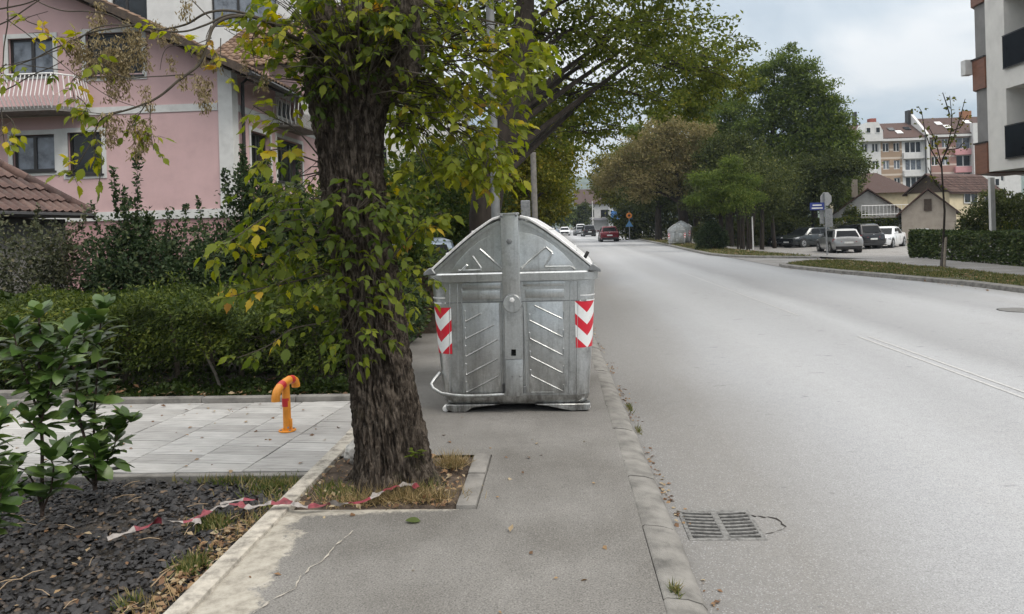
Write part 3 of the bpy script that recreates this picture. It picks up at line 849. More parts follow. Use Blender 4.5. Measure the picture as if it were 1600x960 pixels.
# roof end wall: arch
arc = [(0,1.695),(.1,1.690),(.2,1.642),(.3,1.577),(.4,1.503),(.5,1.420),(.6,1.335),(.68,1.265),(.735,1.212)]
def arch(off, zmin=1.205, cut=.0):
    pts = []
    for x, z in arc: pts.append((x*(1-off*.9), max(zmin, z-off)))
    return pts
def archpoly(off, zmin=1.205):
    a = arch(off, zmin)
    return [(-x, z) for x, z in reversed(a[1:])] + a
for y0, y1 in ((.0, .03), (DEP-.03, DEP)):
    pts = archpoly(.035); pts = pts + [(pts[-1][0], 1.18), (pts[0][0], 1.18)]
    MB().prism(pts, 'y', y0, y1).build('roof_end', MAT['galv'], binr)
# raised inner field of the end wall
pts = [bz(*q_) for q_ in [(163,306),(200,255),(245,207),(290,173),(335,150),(390,137)]] + [bz(*q_) for q_ in [(468,137),(520,146),(565,165),(610,195),(655,233),(690,272),(713,306)]]
MB().prism(pts, 'y', -.012, .02).build('roof_end_field', MAT['galv'], binr, bevel=.006, seg=2, smooth=True)
for a, c in (((262,235),(300,290)),((294,206),(394,296)),((200,298),(302,297)),((474,293),(578,206)),((580,205),(608,229)),((609,230),(575,288)),((575,290),(690,291)),((690,291),(706,304)),((210,302),(240,272))):
    rib(a, c, y=-.012, h=.010, w=.010, mat=MAT['galv'])
# roof shell in two lids, each a curved sheet with a folded flange along its end
for s in (-1, 1):
    o_ = [(x*s, z+.0) for x, z in [(.085,1.700),(.15,1.684),(.2,1.655),(.3,1.590),(.4,1.514),(.5,1.431),(.6,1.345),(.66,1.292),(.712,1.245)]]
    i_ = [(x*s, z-.022) for x, z in [(.085,1.700),(.15,1.684),(.2,1.652),(.3,1.585),(.4,1.509),(.5,1.426),(.6,1.340),(.65,1.297),(.70,1.248)]]
    b_ = MB(); b_.prism(o_ + i_[::-1], 'y', -.02, DEP+.02)
    b_.build('lid', MAT['galv_skylit'], binr, smooth=True, bevel=.003, ang=30)
    # folded flange
    e_ = [(x*s, z-.03) for x, z in [(.10,1.690),(.2,1.647),(.3,1.580),(.4,1.504),(.5,1.421),(.6,1.336),(.69,1.258)]]
    f_ = [(x*s, z-.055) for x, z in [(.10,1.688),(.2,1.640),(.3,1.574),(.4,1.498),(.5,1.415),(.6,1.330),(.675,1.262)]]
    b_ = MB(); b_.prism(e_ + f_[::-1], 'y', -.012, .02); b_.build('flange', MAT['galv'], binr, smooth=True, ang=30)
    # stiffening rib running along the lid
    for x, z in ((.33,1.566),(.56,1.378)):
        MB().tube([(x*s, .0, z+.004), (x*s, DEP, z+.004)], .010, 6).build('lid_rib', MAT['galv_skylit'], binr, smooth=True)
    # dark corner bracket where lid meets rim
    b_ = MB().prism([(.655*s,1.212),(.765*s,1.200),(.762*s,1.225),(.715*s,1.262),(.69*s,1.268)], 'y', -.045, .05)
    b_.build('corner_bracket', MAT['galv_dark'], binr, bevel=.006, smooth=True)
x, z = bz(757, 240)
MB().tube([(x-.02, .05, z-.035), (x, .05, z), (x+.012, .05, z+.022)], .016, 10).build('lid_knob', MAT['rubber'], binr, smooth=True, bevel=.004)
# lifting arm
def bar(nm, pts, y0, y1, mat, bev=.005):
    return MB().prism([bz(*q_) for q_ in pts], 'y', y0, y1).build(nm, mat, binr, bevel=bev, seg=2, smooth=True)
bar('arm_upper', [(387,57),(462,55),(475,462),(397,462)], -.062, -.008, MAT['galv_arm'])
bar('arm_cap', [(384,54),(465,52),(465,60),(385,62)], -.068, .03, MAT['galv_arm'], .004)
xa, za = bz(438, 442)
MB().cyl((xa, -.078, za), (xa, -.050, za), .078, 32).build('pivot_disc', MAT['galv_arm'], binr, smooth=True, bevel=.004)
MB().tube([(xa-.080*math.cos(a), -.072, za+.080*math.sin(a)) for a in [rad(5+170*k/14) for k in range(15)]], .005, 6).build('pivot_ring', MAT['galv_dark'], binr, smooth=True)
for nm, zx, zy, r in (('bolt',425,175,.026),('bolt',436,427,.024),('bolt',392,65,.013),('bolt',455,63,.013),('bolt',437,755,.008),('bolt',470,755,.008)):
    x, z = bz(zx, zy)
    y = -.064 if zy < 400 else (-.080 if zy < 460 else -.058)
    m_ = MB(); m_.cyl((x, y+.01, z), (x, y-.006, z), r, 6 if r > .02 else 12); m_.cyl((x, y-.005, z), (x, y-.016, z), r*.6, 12)
    m_.build('bolt', MAT['galv_skylit'] if zy == 427 else MAT['galv_dark'], binr, smooth=True, bevel=.002)
# lower arm plate with its slot left open
lo = [((403,462),(482,462),(482,640),(404,640)), ((404,640),(431,640),(431,668),(404,668)), ((452,640),(482,640),(482,668),(452,668)), ((404,668),(482,668),(483,682),(404,682))]
b_ = MB()
for q4 in lo: b_.prism([bz(*q_) for q_ in q4], 'y', -.056, -.010)
b_.build('arm_lower', MAT['galv_arm'], binr)
MB().prism([bz(*q_) for q_ in ((428,636),(455,636),(455,672),(428,672))], 'y', -.014, -.006).build('slot_back', MAT['black'], binr)  # black plate paints the shade inside the slot
bar('arm_foot', [(406,684),(482,683),(482,842),(407,842)], -.052, -.008, MAT['galv_arm'])
# rear arm, simpler
x0, z0 = bz(430, 842); MB().prism([(-.07,.16),(.07,.16),(.075,1.69),(-.075,1.69)], 'y', DEP+.008, DEP+.06).build('arm_rear', MAT['galv_arm'], binr, bevel=.005)
MB().cyl((0, .0, 1.68), (0, DEP, 1.68), .03, 12).build('roof_tube', MAT['galv_dark'], binr, smooth=True)
# pedal bar round the left end
pp = [(108,752,.10),(88,775,.03),(80,790,-.02),(92,805,-.045),(128,825,-.06),(180,834,-.06),(235,838,-.058),(320,838,-.05),(400,836,-.03)]
MB().tube([(bz(a, c)[0], y, bz(a, c)[1]) for a, c, y in pp], .0155, 10).build('pedal_bar', MAT['galv'], binr, smooth=True)
# latch by the arm
x, z = bz(396, 806); MB().box(x-.008, x+.008, -.045, -.02, z-.045, z+.03).build('latch', MAT['rubber'], binr, bevel=.003)
x, z = bz(488, 815); MB().box(x-.012, x+.014, -.04, -.015, z-.03, z+.03).build('latch', MAT['galv_dark'], binr, bevel=.003)
# chevron stickers wrapped round the corner columns
def sticker(side, zy0, zy1, x_in):
    z1, z0 = (918-zy0)*K, (918-zy1)*K
    nu, nv = 12, 10
    vs = []; uv = []
    for j in range(nv+1):
        z = z0 + (z1-z0)*j/nv
        h = hw(z)
        # walk along the outline from the inner edge outwards
        flat = (h-R_C) - x_in
        Ltot = .205
        for i in range(nu+1):
            s = Ltot*i/nu
            if s <= flat: x, y = x_in+s, 0.0
            else:
                a = (s-flat)/R_C; x, y = h-R_C+R_C*math.sin(a), R_C-R_C*math.cos(a)
                x += .004*math.sin(a); 
            a = max(0, (s-flat)/R_C)
            vs.append((side*(x), y-.005*math.cos(a), z)); uv.append((i/nu, 1-j/nv))
    fs = [(j*(nu+1)+i, j*(nu+1)+i+1, (j+1)*(nu+1)+i+1, (j+1)*(nu+1)+i) for j in range(nv) for i in range(nu)]
    me = bpy.data.meshes.new('chevron_sticker'); me.from_pydata(vs, [], fs); me.materials.append(MAT['chevron'])
    l = me.uv_layers.new(name='print')
    for lp in me.loops: l.data[lp.index].uv = uv[lp.vertex_index]
    bm = bmesh.new(); bm.from_mesh(me); bmesh.ops.recalc_face_normals(bm, faces=bm.faces); bm.to_mesh(me); bm.free()
    me.shade_smooth(); return link('chevron_sticker', me, binr)
sticker(1, 440, 641, .535); sticker(-1, 458, 660, .535)
# two more of the same kind far down the road
for k, (x, y, r_, lab) in enumerate(((8.55, 54.6, rad(-8), 'small distant steel waste container standing nearest the road by the trunk'), (9.35, 57.6, rad(-14), 'far steel waste container half hidden behind another one by the trees'))):
    c = copy_tree(binr); c.location = (x, y, .0); c.rotation_euler = (0, 0, r_); c['label'] = lab
    if k == 0: c.scale = (.9,.9,.88)

# ================================================================ DRAIN, BOLLARD, TAPE
dr = thing('drain_grate', 'dark iron drain grate with two rows of slots beside the kerb', 'drain', (.86, 4.265, RZ), 0)
MB().box(-.19, .19, -.195, .195, -.064, -.058).build('gully', MAT['black'], dr)  # shallow floor; its black paints the unlit depth of the gully
gw = MB(); gw.add([(-.191,-.196,-.064),(.191,-.196,-.064),(.191,.196,-.064),(-.191,.196,-.064),(-.191,-.196,-.002),(.191,-.196,-.002),(.191,.196,-.002),(-.191,.196,-.002)], [(0,1,5,4),(1,2,6,5),(2,3,7,6),(3,0,4,7)]); gw.build('gully_wall', MAT['soil_dark'], dr, fix=False)
b_ = MB()
for a in ((-.205,.205,-.21,-.185),(-.205,.205,.185,.21)): b_.box(a[0],a[1],a[2],a[3],-.02,.006)
for a in ((-.205,-.180,-.185,.185),(.180,.205,-.185,.185),(-.020,.020,-.185,.185)): b_.box(a[0],a[1],a[2],a[3],-.02,.0055)
b_.build('frame', MAT['iron'], dr, bevel=.003)
bar0 = None
for s in (-1, 1):
    for k in range(8):
        yk = -.162 + k*.0463
        m_ = MB(); x0, x1 = .02, .18
        pts = [(x0 + (x1-x0)*t/5, yk + .02*(t/5)**1.5) for t in range(6)]
        vs = []
        for x, y in pts: vs += [(x*s, y-.010, -.003), (x*s, y+.010, -.003), (x*s, y+.010, .005), (x*s, y-.010, .005)]
        m_.loft([vs[i*4:i*4+4] for i in range(6)])
        m_.build('bar', MAT['iron'], dr)
# cracked patch of asphalt at the grate's far corner
b_ = MB()
pts = [(1.06,4.40),(1.085,4.375),(1.10,4.385),(1.135,4.36),(1.15,4.372),(1.19,4.345),(1.205,4.30),(1.198,4.265),(1.212,4.23),(1.18,4.19),(1.15,4.175),(1.12,4.15),(1.075,4.135)]
vs = []
for i, (x, y) in enumerate(pts):
    w = .003+.003*(i % 2); vs += [(x-w, y-w, RZ+.003), (x+w, y+w, RZ+.003)]
b_.add(vs, [(2*i, 2*i+1, 2*i+3, 2*i+2) for i in range(len(pts)-1)])
tag(b_.build('road_crack', MAT['soil_dark'], fix=False), kind='structure')

MAT['orange'] = simple('orange_paint', (.72,.27,.025), .42, 0, .10, 9)
MAT['red'] = simple('red_band', (.50,.02,.025), .45, 0, .08, 9)
bo = thing('parking_barrier', 'short orange parking barrier post with red bands on grey pavers', 'parking barrier', (-2.225, 6.0, 0))
MB().tube([(0,0,.008),(0,0,.18),(-.006,0,.37)], .032, 18).build('post', MAT['orange'], bo, smooth=True)
MB().tube([(-.003,0,.200),(-.0045,0,.268)], .0335, 18).build('red_band', MAT['red'], bo, smooth=True)
# bent cross tube pointing towards the viewer, open ends turned down
arc_ = [(-0.0278, -0.1615, 0.275), (-0.0274, -0.1615, 0.305), (-0.024, -0.1425, 0.345), (-0.0173, -0.1045, 0.372), (-0.0096, -0.057, 0.386), (0.0, 0.0, 0.396), (0.0086, 0.057, 0.402), (0.0154, 0.1045, 0.396), (0.0211, 0.1425, 0.376), (0.024, 0.1568, 0.345), (0.024, 0.1587, 0.325)]
MB().tube(arc_, .034, 16).build('cross_tube', MAT['orange'], bo, smooth=True)
for k in (3, 7):
    a, c = Vector(arc_[k]), Vector(arc_[k+1 if k == 3 else k-1])
    MB().tube([a.lerp(c, .15), a.lerp(c, 1.0), a.lerp(c, 1.0)+(c-a)*.15], .0354, 16).build('red_band', MAT['red'], bo, smooth=True)
MB().cyl((0,0,.0),(0,0,.010), .07, 24).build('base_plate', MAT['orange'], bo, smooth=True, bevel=.002)
m_ = MB(); m_.cyl((.034,-.01,.03),(.034,-.01,.10),.013,12); m_.build('lock', MAT['orange'], bo, smooth=True, bevel=.003)
MB().cyl((.02,-.034,.035),(.02,-.038,.035),.008,10).build('keyhole', MAT['steel'], bo)
for a in (40, 130, 220, 310):
    x, y = .053*math.cos(rad(a)), .053*math.sin(rad(a))
    MB().cyl((x,y,.009),(x,y,.018),.008,6).build('bolt', MAT['steel'], bo)

# barrier tape lying crumpled on the ground
def ribbon(name, path, w, parent, per=.13):
    path = [Vector(p)+Vector((0,0,.016)) for p in path]
    # resample
    pts = []
    for i in range(len(path)-1):
        n = max(2, int((path[i+1]-path[i]).length/.018))
        for k in range(n):
            t = k/n
            p0 = path[max(i-1,0)]; p1 = path[i]; p2 = path[i+1]; p3 = path[min(i+2,len(path)-1)]
            pts.append(.5*((2*p1)+(p2-p0)*t+(2*p0-5*p1+4*p2-p3)*t*t+(3*p1-p0-3*p2+p3)*t**3))
    pts.append(path[-1])
    vs = []; mats = []; s = 0
    for i, p in enumerate(pts):
        d = (pts[min(i+1,len(pts)-1)]-pts[max(i-1,0)]).normalized()
        n = Vector((-d.y, d.x, 0)).normalized()
        roll = 2.2*noise.noise(Vector((s*7, 3.3, 0))) + 1.4*noise.noise(Vector((s*21, 1.3, 0)))
        wv = n*math.cos(roll) + Vector((0,0,1))*math.sin(roll)*.8
        ww = w*(.75+.55*noise.noise(Vector((s*11, 9, 0))))
        p = p + Vector((.018*noise.noise(Vector((s*13, 4, 0))), .022*noise.noise(Vector((s*12, 6, 0))), .010*abs(noise.noise(Vector((s*15, 8, 0))))))
        a = p - wv*ww*.5; c = p + wv*ww*.5
        zmin = min(a.z, c.z); lift = max(0, .004-zmin+p.z-.004)
        mid = p + Vector((0,0,.006))
        vs += [a+Vector((0,0,lift)), mid+Vector((0,0,lift)), c+Vector((0,0,lift))]
        if i: s += (pts[i]-pts[i-1]).length
        mats.append(int(s/per) % 2)
    fs = []; ms = []
    for i in range(len(pts)-1):
        for k in range(2): fs.append((i*3+k, i*3+k+1, i*3+k+4, i*3+k+3)); ms.append(mats[i])
    b_ = MB(); b_.v = [tuple(v) for v in vs]; b_.f = fs; b_.m = ms
    return b_.build(name, [MAT['tape_w'], MAT['tape_r']], parent, smooth=True, fix=False, ang=60)
MAT['tape_w'] = simple('tape_white', (.27,.245,.23), .5, 0, .3, 25)
MAT['tape_r'] = simple('tape_red', (.19,.03,.042), .5, 0, .3, 25)
tp = thing('barrier_tape', 'crumpled red and white barrier tape lying across the bed and tree pit', 'barrier tape')
ribbon('tape_strip', [(-2.42,3.86,-.01),(-2.33,3.94,.0),(-2.25,4.02,.0),(-2.12,4.06,.0),(-2.03,4.14,.01),(-1.97,4.24,.02),(-1.88,4.27,.02),(-1.80,4.22,.02),(-1.66,4.24,.035),(-1.56,4.25,.03)], .050, tp)
ribbon('tape_strip', [(-1.56,4.25,.03),(-1.47,4.22,.02),(-1.38,4.24,.02),(-1.28,4.23,.02),(-1.18,4.27,.03),(-1.10,4.33,.04),(-1.02,4.44,.05),(-.93,4.50,.05),(-.86,4.44,.05)], .046, tp, .11)
ribbon('tape_strip', [(-2.08,4.09,.0),(-2.03,4.07,.0),(-2.0,4.0,.0)], .05, tp, .2)
ribbon('tape_strip', [(-2.0,4.28,.02),(-1.9,4.34,.02),(-1.82,4.33,.02),(-1.76,4.27,.02)], .03, tp, .12)
# single green leaf on the pavement, and a pale stone lump in the tree pit
lv, lf = big_leaf(.62, .1, .1)
fa = frame(np.array([[1,.15,.0]]), np.array([[.1,-.2,1.]]), np.array([.085]))
o = bake('fallen_leaf', lv, lf, np.array([[-.87,4.08,.014]]), *fa, MAT['grass'], None, [.3])
tag(o, 'single green fallen leaf on the grey pavement in front of the tree', 'leaf')
bm = bmesh.new(); bmesh.ops.create_icosphere(bm, subdivisions=3, radius=1)
for v in bm.verts:
    v.co *= 1+.25*noise.noise(v.co*2.2)+.1*noise.noise(v.co*6)
    v.co = Vector((v.co.x*.09, v.co.y*.08, v.co.z*.085+.05))
me = bpy.data.meshes.new('rubble'); bm.to_mesh(me); bm.free(); me.materials.append(simple('pale_stone', (.48,.46,.43), .9, 0, .2, 20, .6, 60))
o = link('rubble_lump', me, None, (-1.44, 5.22, 0)); tag(o, 'pale lump of rubble on the ground just behind the big tree trunk', 'stone')
# ================================================================ VEGETATION
def mk_bark(name, base, dark, light, sc_=9, bs=1.0):
    m, nt, b = newmat(name)
    v = coords(nt, (1, 1, .34)); w = coords(nt)
    r1 = noisef(nt, v, sc_*3.6, 8, .72, .9)
    c = ramp(nt, r1, [(.36, dark), (.48, base), (.60, light)])
    moss = noisef(nt, w, 4, 6, .65)
    c = mixc(nt, ramp(nt, moss, [(.58, 0.0), (.76, .55)]), c, (.075,.075,.035))
    lich = noisef(nt, w, 22, 4, .6)
    c = mixc(nt, ramp(nt, lich, [(.70, 0.0), (.76, .5)]), c, (.19,.18,.16))
    nt.links.new(c, b.inputs['Base Color']); b.inputs['Roughness'].default_value = .9; b.inputs['Specular IOR Level'].default_value = .2
    n1 = bump(nt, b, r1, bs, .03); bump(nt, b, noisef(nt, w, 130, 4, .7), .6, .006, n1)
    return m
MAT['bark'] = mk_bark('rough_bark', (.050,.039,.030), (.012,.009,.007), (.150,.124,.10), 9, 1.0)
MAT['twig'] = simple('twig_bark', (.055,.045,.032), .85, 0, .3, 20)
GREEN = [(0,(.035,.058,.010)),(.30,(.078,.112,.015)),(.55,(.165,.195,.022)),(.78,(.29,.28,.028)),(.9,(.44,.33,.03)),(1,(.30,.17,.05))]
MAT['leaf'] = leafmat('maple_leaf', GREEN, .6, .45, 'tone', .25)
MAT['seed'] = leafmat('dry_seed', [(0,(.10,.075,.035)),(.5,(.21,.165,.085)),(1,(.34,.28,.16))], .7, .25)

# ---------------------------------------------------------------- the near tree
D0 = 4.82
tr = thing('street_tree', 'big rough-barked maple trunk in the pavement pit with yellowing leaf sprays', 'tree', (-1.10, 4.80, 0))
O = Vector((-1.10, 4.80, 0))
prof = [(757,617,64),(748,617,60.5),(725,614,57),(700,612,55),(650,605,53),(600,598,50),(550,591,48.5),(500,584,48),(450,577,47.5),(400,567,46.5),(350,559,47),(300,553,48),(250,549,49),(200,546,52),(170,545,56),(150,545,62),(120,552,70),(90,557,72),(60,557,66),(35,557,52),(20,556,38)]
mpp = D0/FPX
cen = [(P(x, y, D0), r*mpp) for y, x, r in prof]
def ctr(z):
    if z <= cen[0][0].z: return cen[0]
    for (a, ra), (b, rb) in zip(cen, cen[1:]):
        if a.z <= z <= b.z:
            t = (z-a.z)/(b.z-a.z); return a.lerp(b, t), ra+(rb-ra)*t
    return cen[-1]
def bark_tube(axis, n, disp, seed=0, scale=1.0):
    """rings along an axis of (centre, radius, up) with ridged bark pressed out of them"""
    rings = []
    for i, (c, r, lobes) in enumerate(axis):
        rg = []
        for j in range(n):
            a = 2*math.pi*j/n; dx, dy = math.cos(a), math.sin(a)
            z = c.z
            w = .5*noise.noise(Vector((dx*2, dy*2, z*4+seed)))
            p = Vector((dx*8.5*scale+w, dy*8.5*scale+w, z*5.0+seed))
            v1 = 1-abs(noise.noise(p*1.25))*2.0
            v2 = noise.noise(Vector((dx*14, dy*14, z*16+seed)))
            v3 = noise.noise(Vector((dx*2.2, dy*2.2, z*2.2+seed)))
            rr = r*(1+.05*v3) + disp*(v1-.45) + disp*.6*v2 + disp*.35*noise.noise(Vector((dx*30, dy*30, z*34+seed)))
            if lobes > 0: rr += lobes*(.45+.55*math.cos(a*4+1.1+.8*math.sin(a*2)))
            rg.append((c.x+dx*rr-O.x, c.y+dy*rr-O.y, z))
        rings.append(rg)
    return rings
ax_ = []
z = -.03
while z < cen[-1][0].z:
    c, r = ctr(z); c = c.copy(); c.z = z
    burl = .02*math.exp(-((z-2.47)/.22)**2)
    ax_.append((c, r+burl-.008, .085*math.exp(-max(0, z)/.10)))
    z += .009
mb = MB(); mb.loft(bark_tube(ax_, 240, .026), cap=True)
trunk = mb.build('trunk', MAT['bark'], tr, smooth=True, fix=False, ang=80)
# limbs above the pollard head
def limb(pts, rads, name='limb', seed=3):
    pts = [Vector(p) for p in pts]; vs = MB()
    rs = []; pp = []
    for i in range(len(pts)-1):
        for k in range(12):
            t = k/12
            p0 = pts[max(i-1,0)]; p1 = pts[i]; p2 = pts[i+1]; p3 = pts[min(i+2,len(pts)-1)]
            q_ = .5*((2*p1)+(p2-p0)*t+(2*p0-5*p1+4*p2-p3)*t*t+(3*p1-p0-3*p2+p3)*t**3)
            pp.append(q_-O); rs.append(rads[i]+(rads[i+1]-rads[i])*t)
    pp.append(pts[-1]-O); rs.append(rads[-1])
    vs.tube(pp, rs, 28)
    v2 = []
    for i, v in enumerate(vs.v):
        c = pp[min(i//28, len(pp)-1)]; d = Vector(v)-c
        k = noise.noise(Vector(v)*9+Vector((seed,0,0)))*.12 + noise.noise(Vector((v[0]*30, v[1]*30, v[2]*9)))*.14
        v2.append(tuple(c+d*(1+k)))
    vs.v = v2
    return vs.build(name, MAT['bark'], tr, smooth=True, fix=False, ang=80)
limb([P(572,110,4.8), P(595,70,4.78), P(606,20,4.76), P(612,-60,4.75), P(625,-220,4.7), P(660,-420,4.6)], [.2,.17,.155,.145,.12,.08])
limb([P(535,110,4.8), P(515,60,4.75), P(500,10,4.7), P(480,-90,4.6), P(440,-260,4.5)], [.18,.13,.10,.085,.05], seed=7)
limb([P(555,100,4.95), P(558,40,5.1), P(556,-40,5.2), P(560,-240,5.3)], [.2,.12,.10,.07], seed=9)
limb([P(590,135,4.75), P(625,112,4.55), P(640,85,4.5), P(636,40,4.48), P(660,-60,4.4), P(720,-200,4.3)], [.12,.095,.085,.075,.06,.04], seed=12)

LEAFV = [lobed_leaf(.66,.20,.06), lobed_leaf(.58,.35,.14), lobed_leaf(.74,.10,.02), lobed_leaf(.54,.5,.10)]
leaf_rec = []      # every leaflet: (pos, dir, normal, size, tone, variant)
tw = MB()
def compound(p, d, s, tone, nl=None):
    """one ash-leaved maple leaf: leaflets in pairs and one at the tip of a drooping stalk"""
    d = Vector(d).normalized(); nl = nl or random.choice((3,3,5,5))
    L_ = s*1.7; side = d.cross(Vector((0,0,1)))
    side = side.normalized() if side.length > .01 else Vector((1,0,0))
    tip = p + d*L_*.75 + Vector((0,0,-.18*L_))
    tw.tube([p, p+d*L_*.4, tip], [.0016,.0013,.001], 3, cap=False)
    pairs = (nl-1)//2
    for k in range(pairs):
        t = .45+.4*k/max(1, pairs); q_ = p + d*L_*t*.75 + Vector((0,0,-.14*L_*t))
        for sg in (-1, 1):
            dd = (d*.55 + side*sg*.85 + Vector((0,0,-.22+random.uniform(-.4,.3)))).normalized()
            leaf_rec.append((q_, dd, Vector((random.gauss(0,.5),random.gauss(0,.5)-.2,1)), s*random.uniform(.55,1.05), min(1, max(0, tone+random.gauss(0,.06))), random.randrange(4)))
    dd = (d*.8 + Vector((0,0,-.35+random.uniform(-.4,.3)))).normalized()
    leaf_rec.append((tip, dd, Vector((random.gauss(0,.5),random.gauss(0,.5)-.2,1)), s*random.uniform(.8,1.2), min(1, max(0, tone+random.gauss(0,.06))), random.randrange(4)))
def tone_pick(mean, spread=.12, yellow=.06):
    if random.random() < yellow*.45: return random.uniform(.8, .96)
    return max(0, min(.78, random.gauss(mean, spread)))
def spray(pts, n, s=.085, mean=.4, spread=.12, yellow=.06, r=.006, start=.25):
    """a branchlet through pts (px, py, depth) with compound leaves along it"""
    pp = [P(*q_) for q_ in pts]
    cur = []
    for i in range(len(pp)-1):
        for k in range(6):
            t = k/6; p0 = pp[max(i-1,0)]; p1 = pp[i]; p2 = pp[i+1]; p3 = pp[min(i+2,len(pp)-1)]
            cur.append(.5*((2*p1)+(p2-p0)*t+(2*p0-5*p1+4*p2-p3)*t*t+(3*p1-p0-3*p2+p3)*t**3))
    cur.append(pp[-1])
    tw.tube(cur, [r*(1-.8*i/len(cur))+.0012 for i in range(len(cur))], 5, cap=False)
    for k in range(n):
        t = start+(1-start)*(k+random.random())/n
        x_ = t*(len(cur)-1); i = min(int(x_), len(cur)-2); p = cur[i].lerp(cur[i+1], x_-i)
        ta = (cur[i+1]-cur[i]).normalized(); rd = Vector((random.gauss(0,1),random.gauss(0,1),random.gauss(0,.6))).normalized()
        compound(p, (ta*.5+rd*.9+Vector((0,0,-.15))), s*random.uniform(.8,1.15), tone_pick(mean, spread, yellow))
def cluster(px, py, d, rx, ry, rd_, n, s=.085, mean=.4, spread=.12, yellow=.05, root=None, tws=5):
    """a bunch of leafy shoots filling a volume, carried by twigs from a root point"""
    n = int(n*1.35); s *= .86
    c = P(px, py, d); sx_, sy_ = rx*d/FPX, ry*d/FPX
    rt = P(*root) if root else c
    ends = []
    for k in range(tws):
        v = Vector((random.gauss(0,1), random.gauss(0,1), random.gauss(0,1))).normalized()
        e = c + RT*v.x*sx_*.75 + FW*v.y*rd_*.75 + UP*v.z*sy_*.75
        mid = rt.lerp(e, .5) + Vector((0,0,.06+.05*random.random()))
        tw.tube([rt, mid, e], [.007,.004,.0018], 4, cap=False); ends.append((rt, mid, e))
    for k in range(n):
        while True:
            v = Vector((random.uniform(-1,1), random.uniform(-1,1), random.uniform(-1,1)))
            if v.length < 1: break
        p = c + RT*v.x*sx_ + FW*v.y*rd_ + UP*v.z*sy_
        out = RT*v.x + FW*v.y*.8 + UP*v.z*.3
        compound(p, out+Vector((random.gauss(0,.5),random.gauss(0,.5),-.25+random.gauss(0,.25))), s*random.uniform(.75,1.2), tone_pick(mean, spread, yellow))
# leafy shoots on and round the trunk
cluster(560,330,4.55,75,60,.16,50,.085,.28,.12,.04,(555,330,4.6))
cluster(470,350,4.7,95,75,.28,60,.085,.30,.13,.06,(545,350,4.7))
cluster(400,400,4.75,80,60,.28,42,.085,.34,.13,.10,(540,370,4.75))
cluster(545,430,4.52,60,60,.14,38,.080,.34,.12,.04,(570,430,4.6))
cluster(560,520,4.52,48,62,.12,26,.075,.32,.12,.02,(575,500,4.6))
cluster(470,460,4.6,70,50,.22,26,.080,.32,.12,.06,(550,440,4.7))
cluster(640,430,4.9,45,80,.22,30,.078,.42,.12,.04,(600,430,4.8))
cluster(625,320,4.85,45,60,.22,26,.080,.36,.12,.06,(600,330,4.8))
cluster(650,345,4.9,50,30,.16,16,.085,.50,.10,.2,(600,380,4.8))
cluster(430,290,5.1,70,55,.3,20,.085,.42,.14,.10,(540,260,4.8))
spray([(560,490,4.7),(500,505,4.6),(455,515,4.55),(420,540,4.5),(370,560,4.45)], 9, .075, .36, .1, .12, .004, .45)
spray([(545,420,4.7),(460,440,4.6),(390,455,4.55),(350,470,4.5)], 8, .085, .42, .1, .25, .005, .3)
spray([(545,330,4.7),(440,330,4.6),(370,370,4.5),(330,400,4.45)], 9, .085, .55, .1, .3, .005, .3)
spray([(540,300,4.8),(470,210,4.7),(420,180,4.6),(395,165,4.55)], 9, .085, .6, .08, .2, .005, .35)
spray([(540,270,4.8),(460,240,4.7),(425,235,4.6),(400,260,4.55)], 9, .085, .58, .08, .12, .005, .35)
spray([(600,420,4.7),(650,360,4.75),(690,330,4.8)], 9, .08, .55, .1, .2, .004, .4)
# dense head of shoots on the burl
cluster(520,60,4.6,80,60,.3,40,.085,.40,.16,.06,(545,110,4.7),8)
cluster(440,40,4.7,60,50,.3,30,.085,.48,.16,.14,(530,90,4.7),6)
cluster(590,40,4.5,60,45,.2,30,.085,.42,.14,.04,(580,110,4.6),6)
cluster(500,140,4.55,40,50,.12,34,.05,.10,.1,.05,(530,130,4.65),5)
cluster(560,120,4.48,70,30,.08,30,.05,.15,.14,.10,(560,120,4.55),5)
cluster(455,110,4.7,40,60,.2,14,.08,.5,.14,.16,(530,120,4.7),5)
cluster(480,15,4.5,95,40,.25,44,.085,.42,.16,.10,(530,70,4.65),7)
cluster(605,60,4.42,50,45,.15,30,.080,.40,.14,.04,(585,100,4.55),5)
cluster(545,5,4.42,80,35,.15,34,.080,.40,.14,.05,(555,70,4.6),6)
cluster(500,85,4.5,40,40,.12,22,.075,.34,.14,.05,(530,110,4.6),5)
# hanging yellow-green mass to the right of the trunk
for a in ((690,60,4.9,70,60,.35,46,.48),(740,120,4.95,80,50,.35,46,.54),(680,160,5.0,80,50,.35,46,.52),(760,190,5.0,60,40,.3,34,.56),
          (650,90,4.7,40,90,.25,34,.46),(720,230,4.95,60,40,.3,36,.56),(680,260,5.0,55,45,.3,28,.52),(640,200,4.9,40,60,.25,24,.48),
          (740,20,5.0,70,50,.4,26,.5),(820,-10,4.9,60,30,.3,22,.5),(660,10,4.6,50,50,.25,30,.46)):
    cluster(a[0],a[1],a[2],a[3],a[4],a[5],a[6],.088,a[7],.10,.07,(610,max(20,a[1]-70),4.8),5)
cluster(812,70,4.85,42,36,.22,36,.092,.56,.07,.05,(700,60,4.9),4)
cluster(815,120,4.85,30,40,.2,22,.088,.50,.07,.02,(740,80,4.9),4)
cluster(775,250,4.9,34,34,.2,26,.095,.58,.06,.02,(700,190,4.9),4)
cluster(745,265,4.9,34,22,.2,16,.095,.56,.06,.03,(700,200,4.9),3)
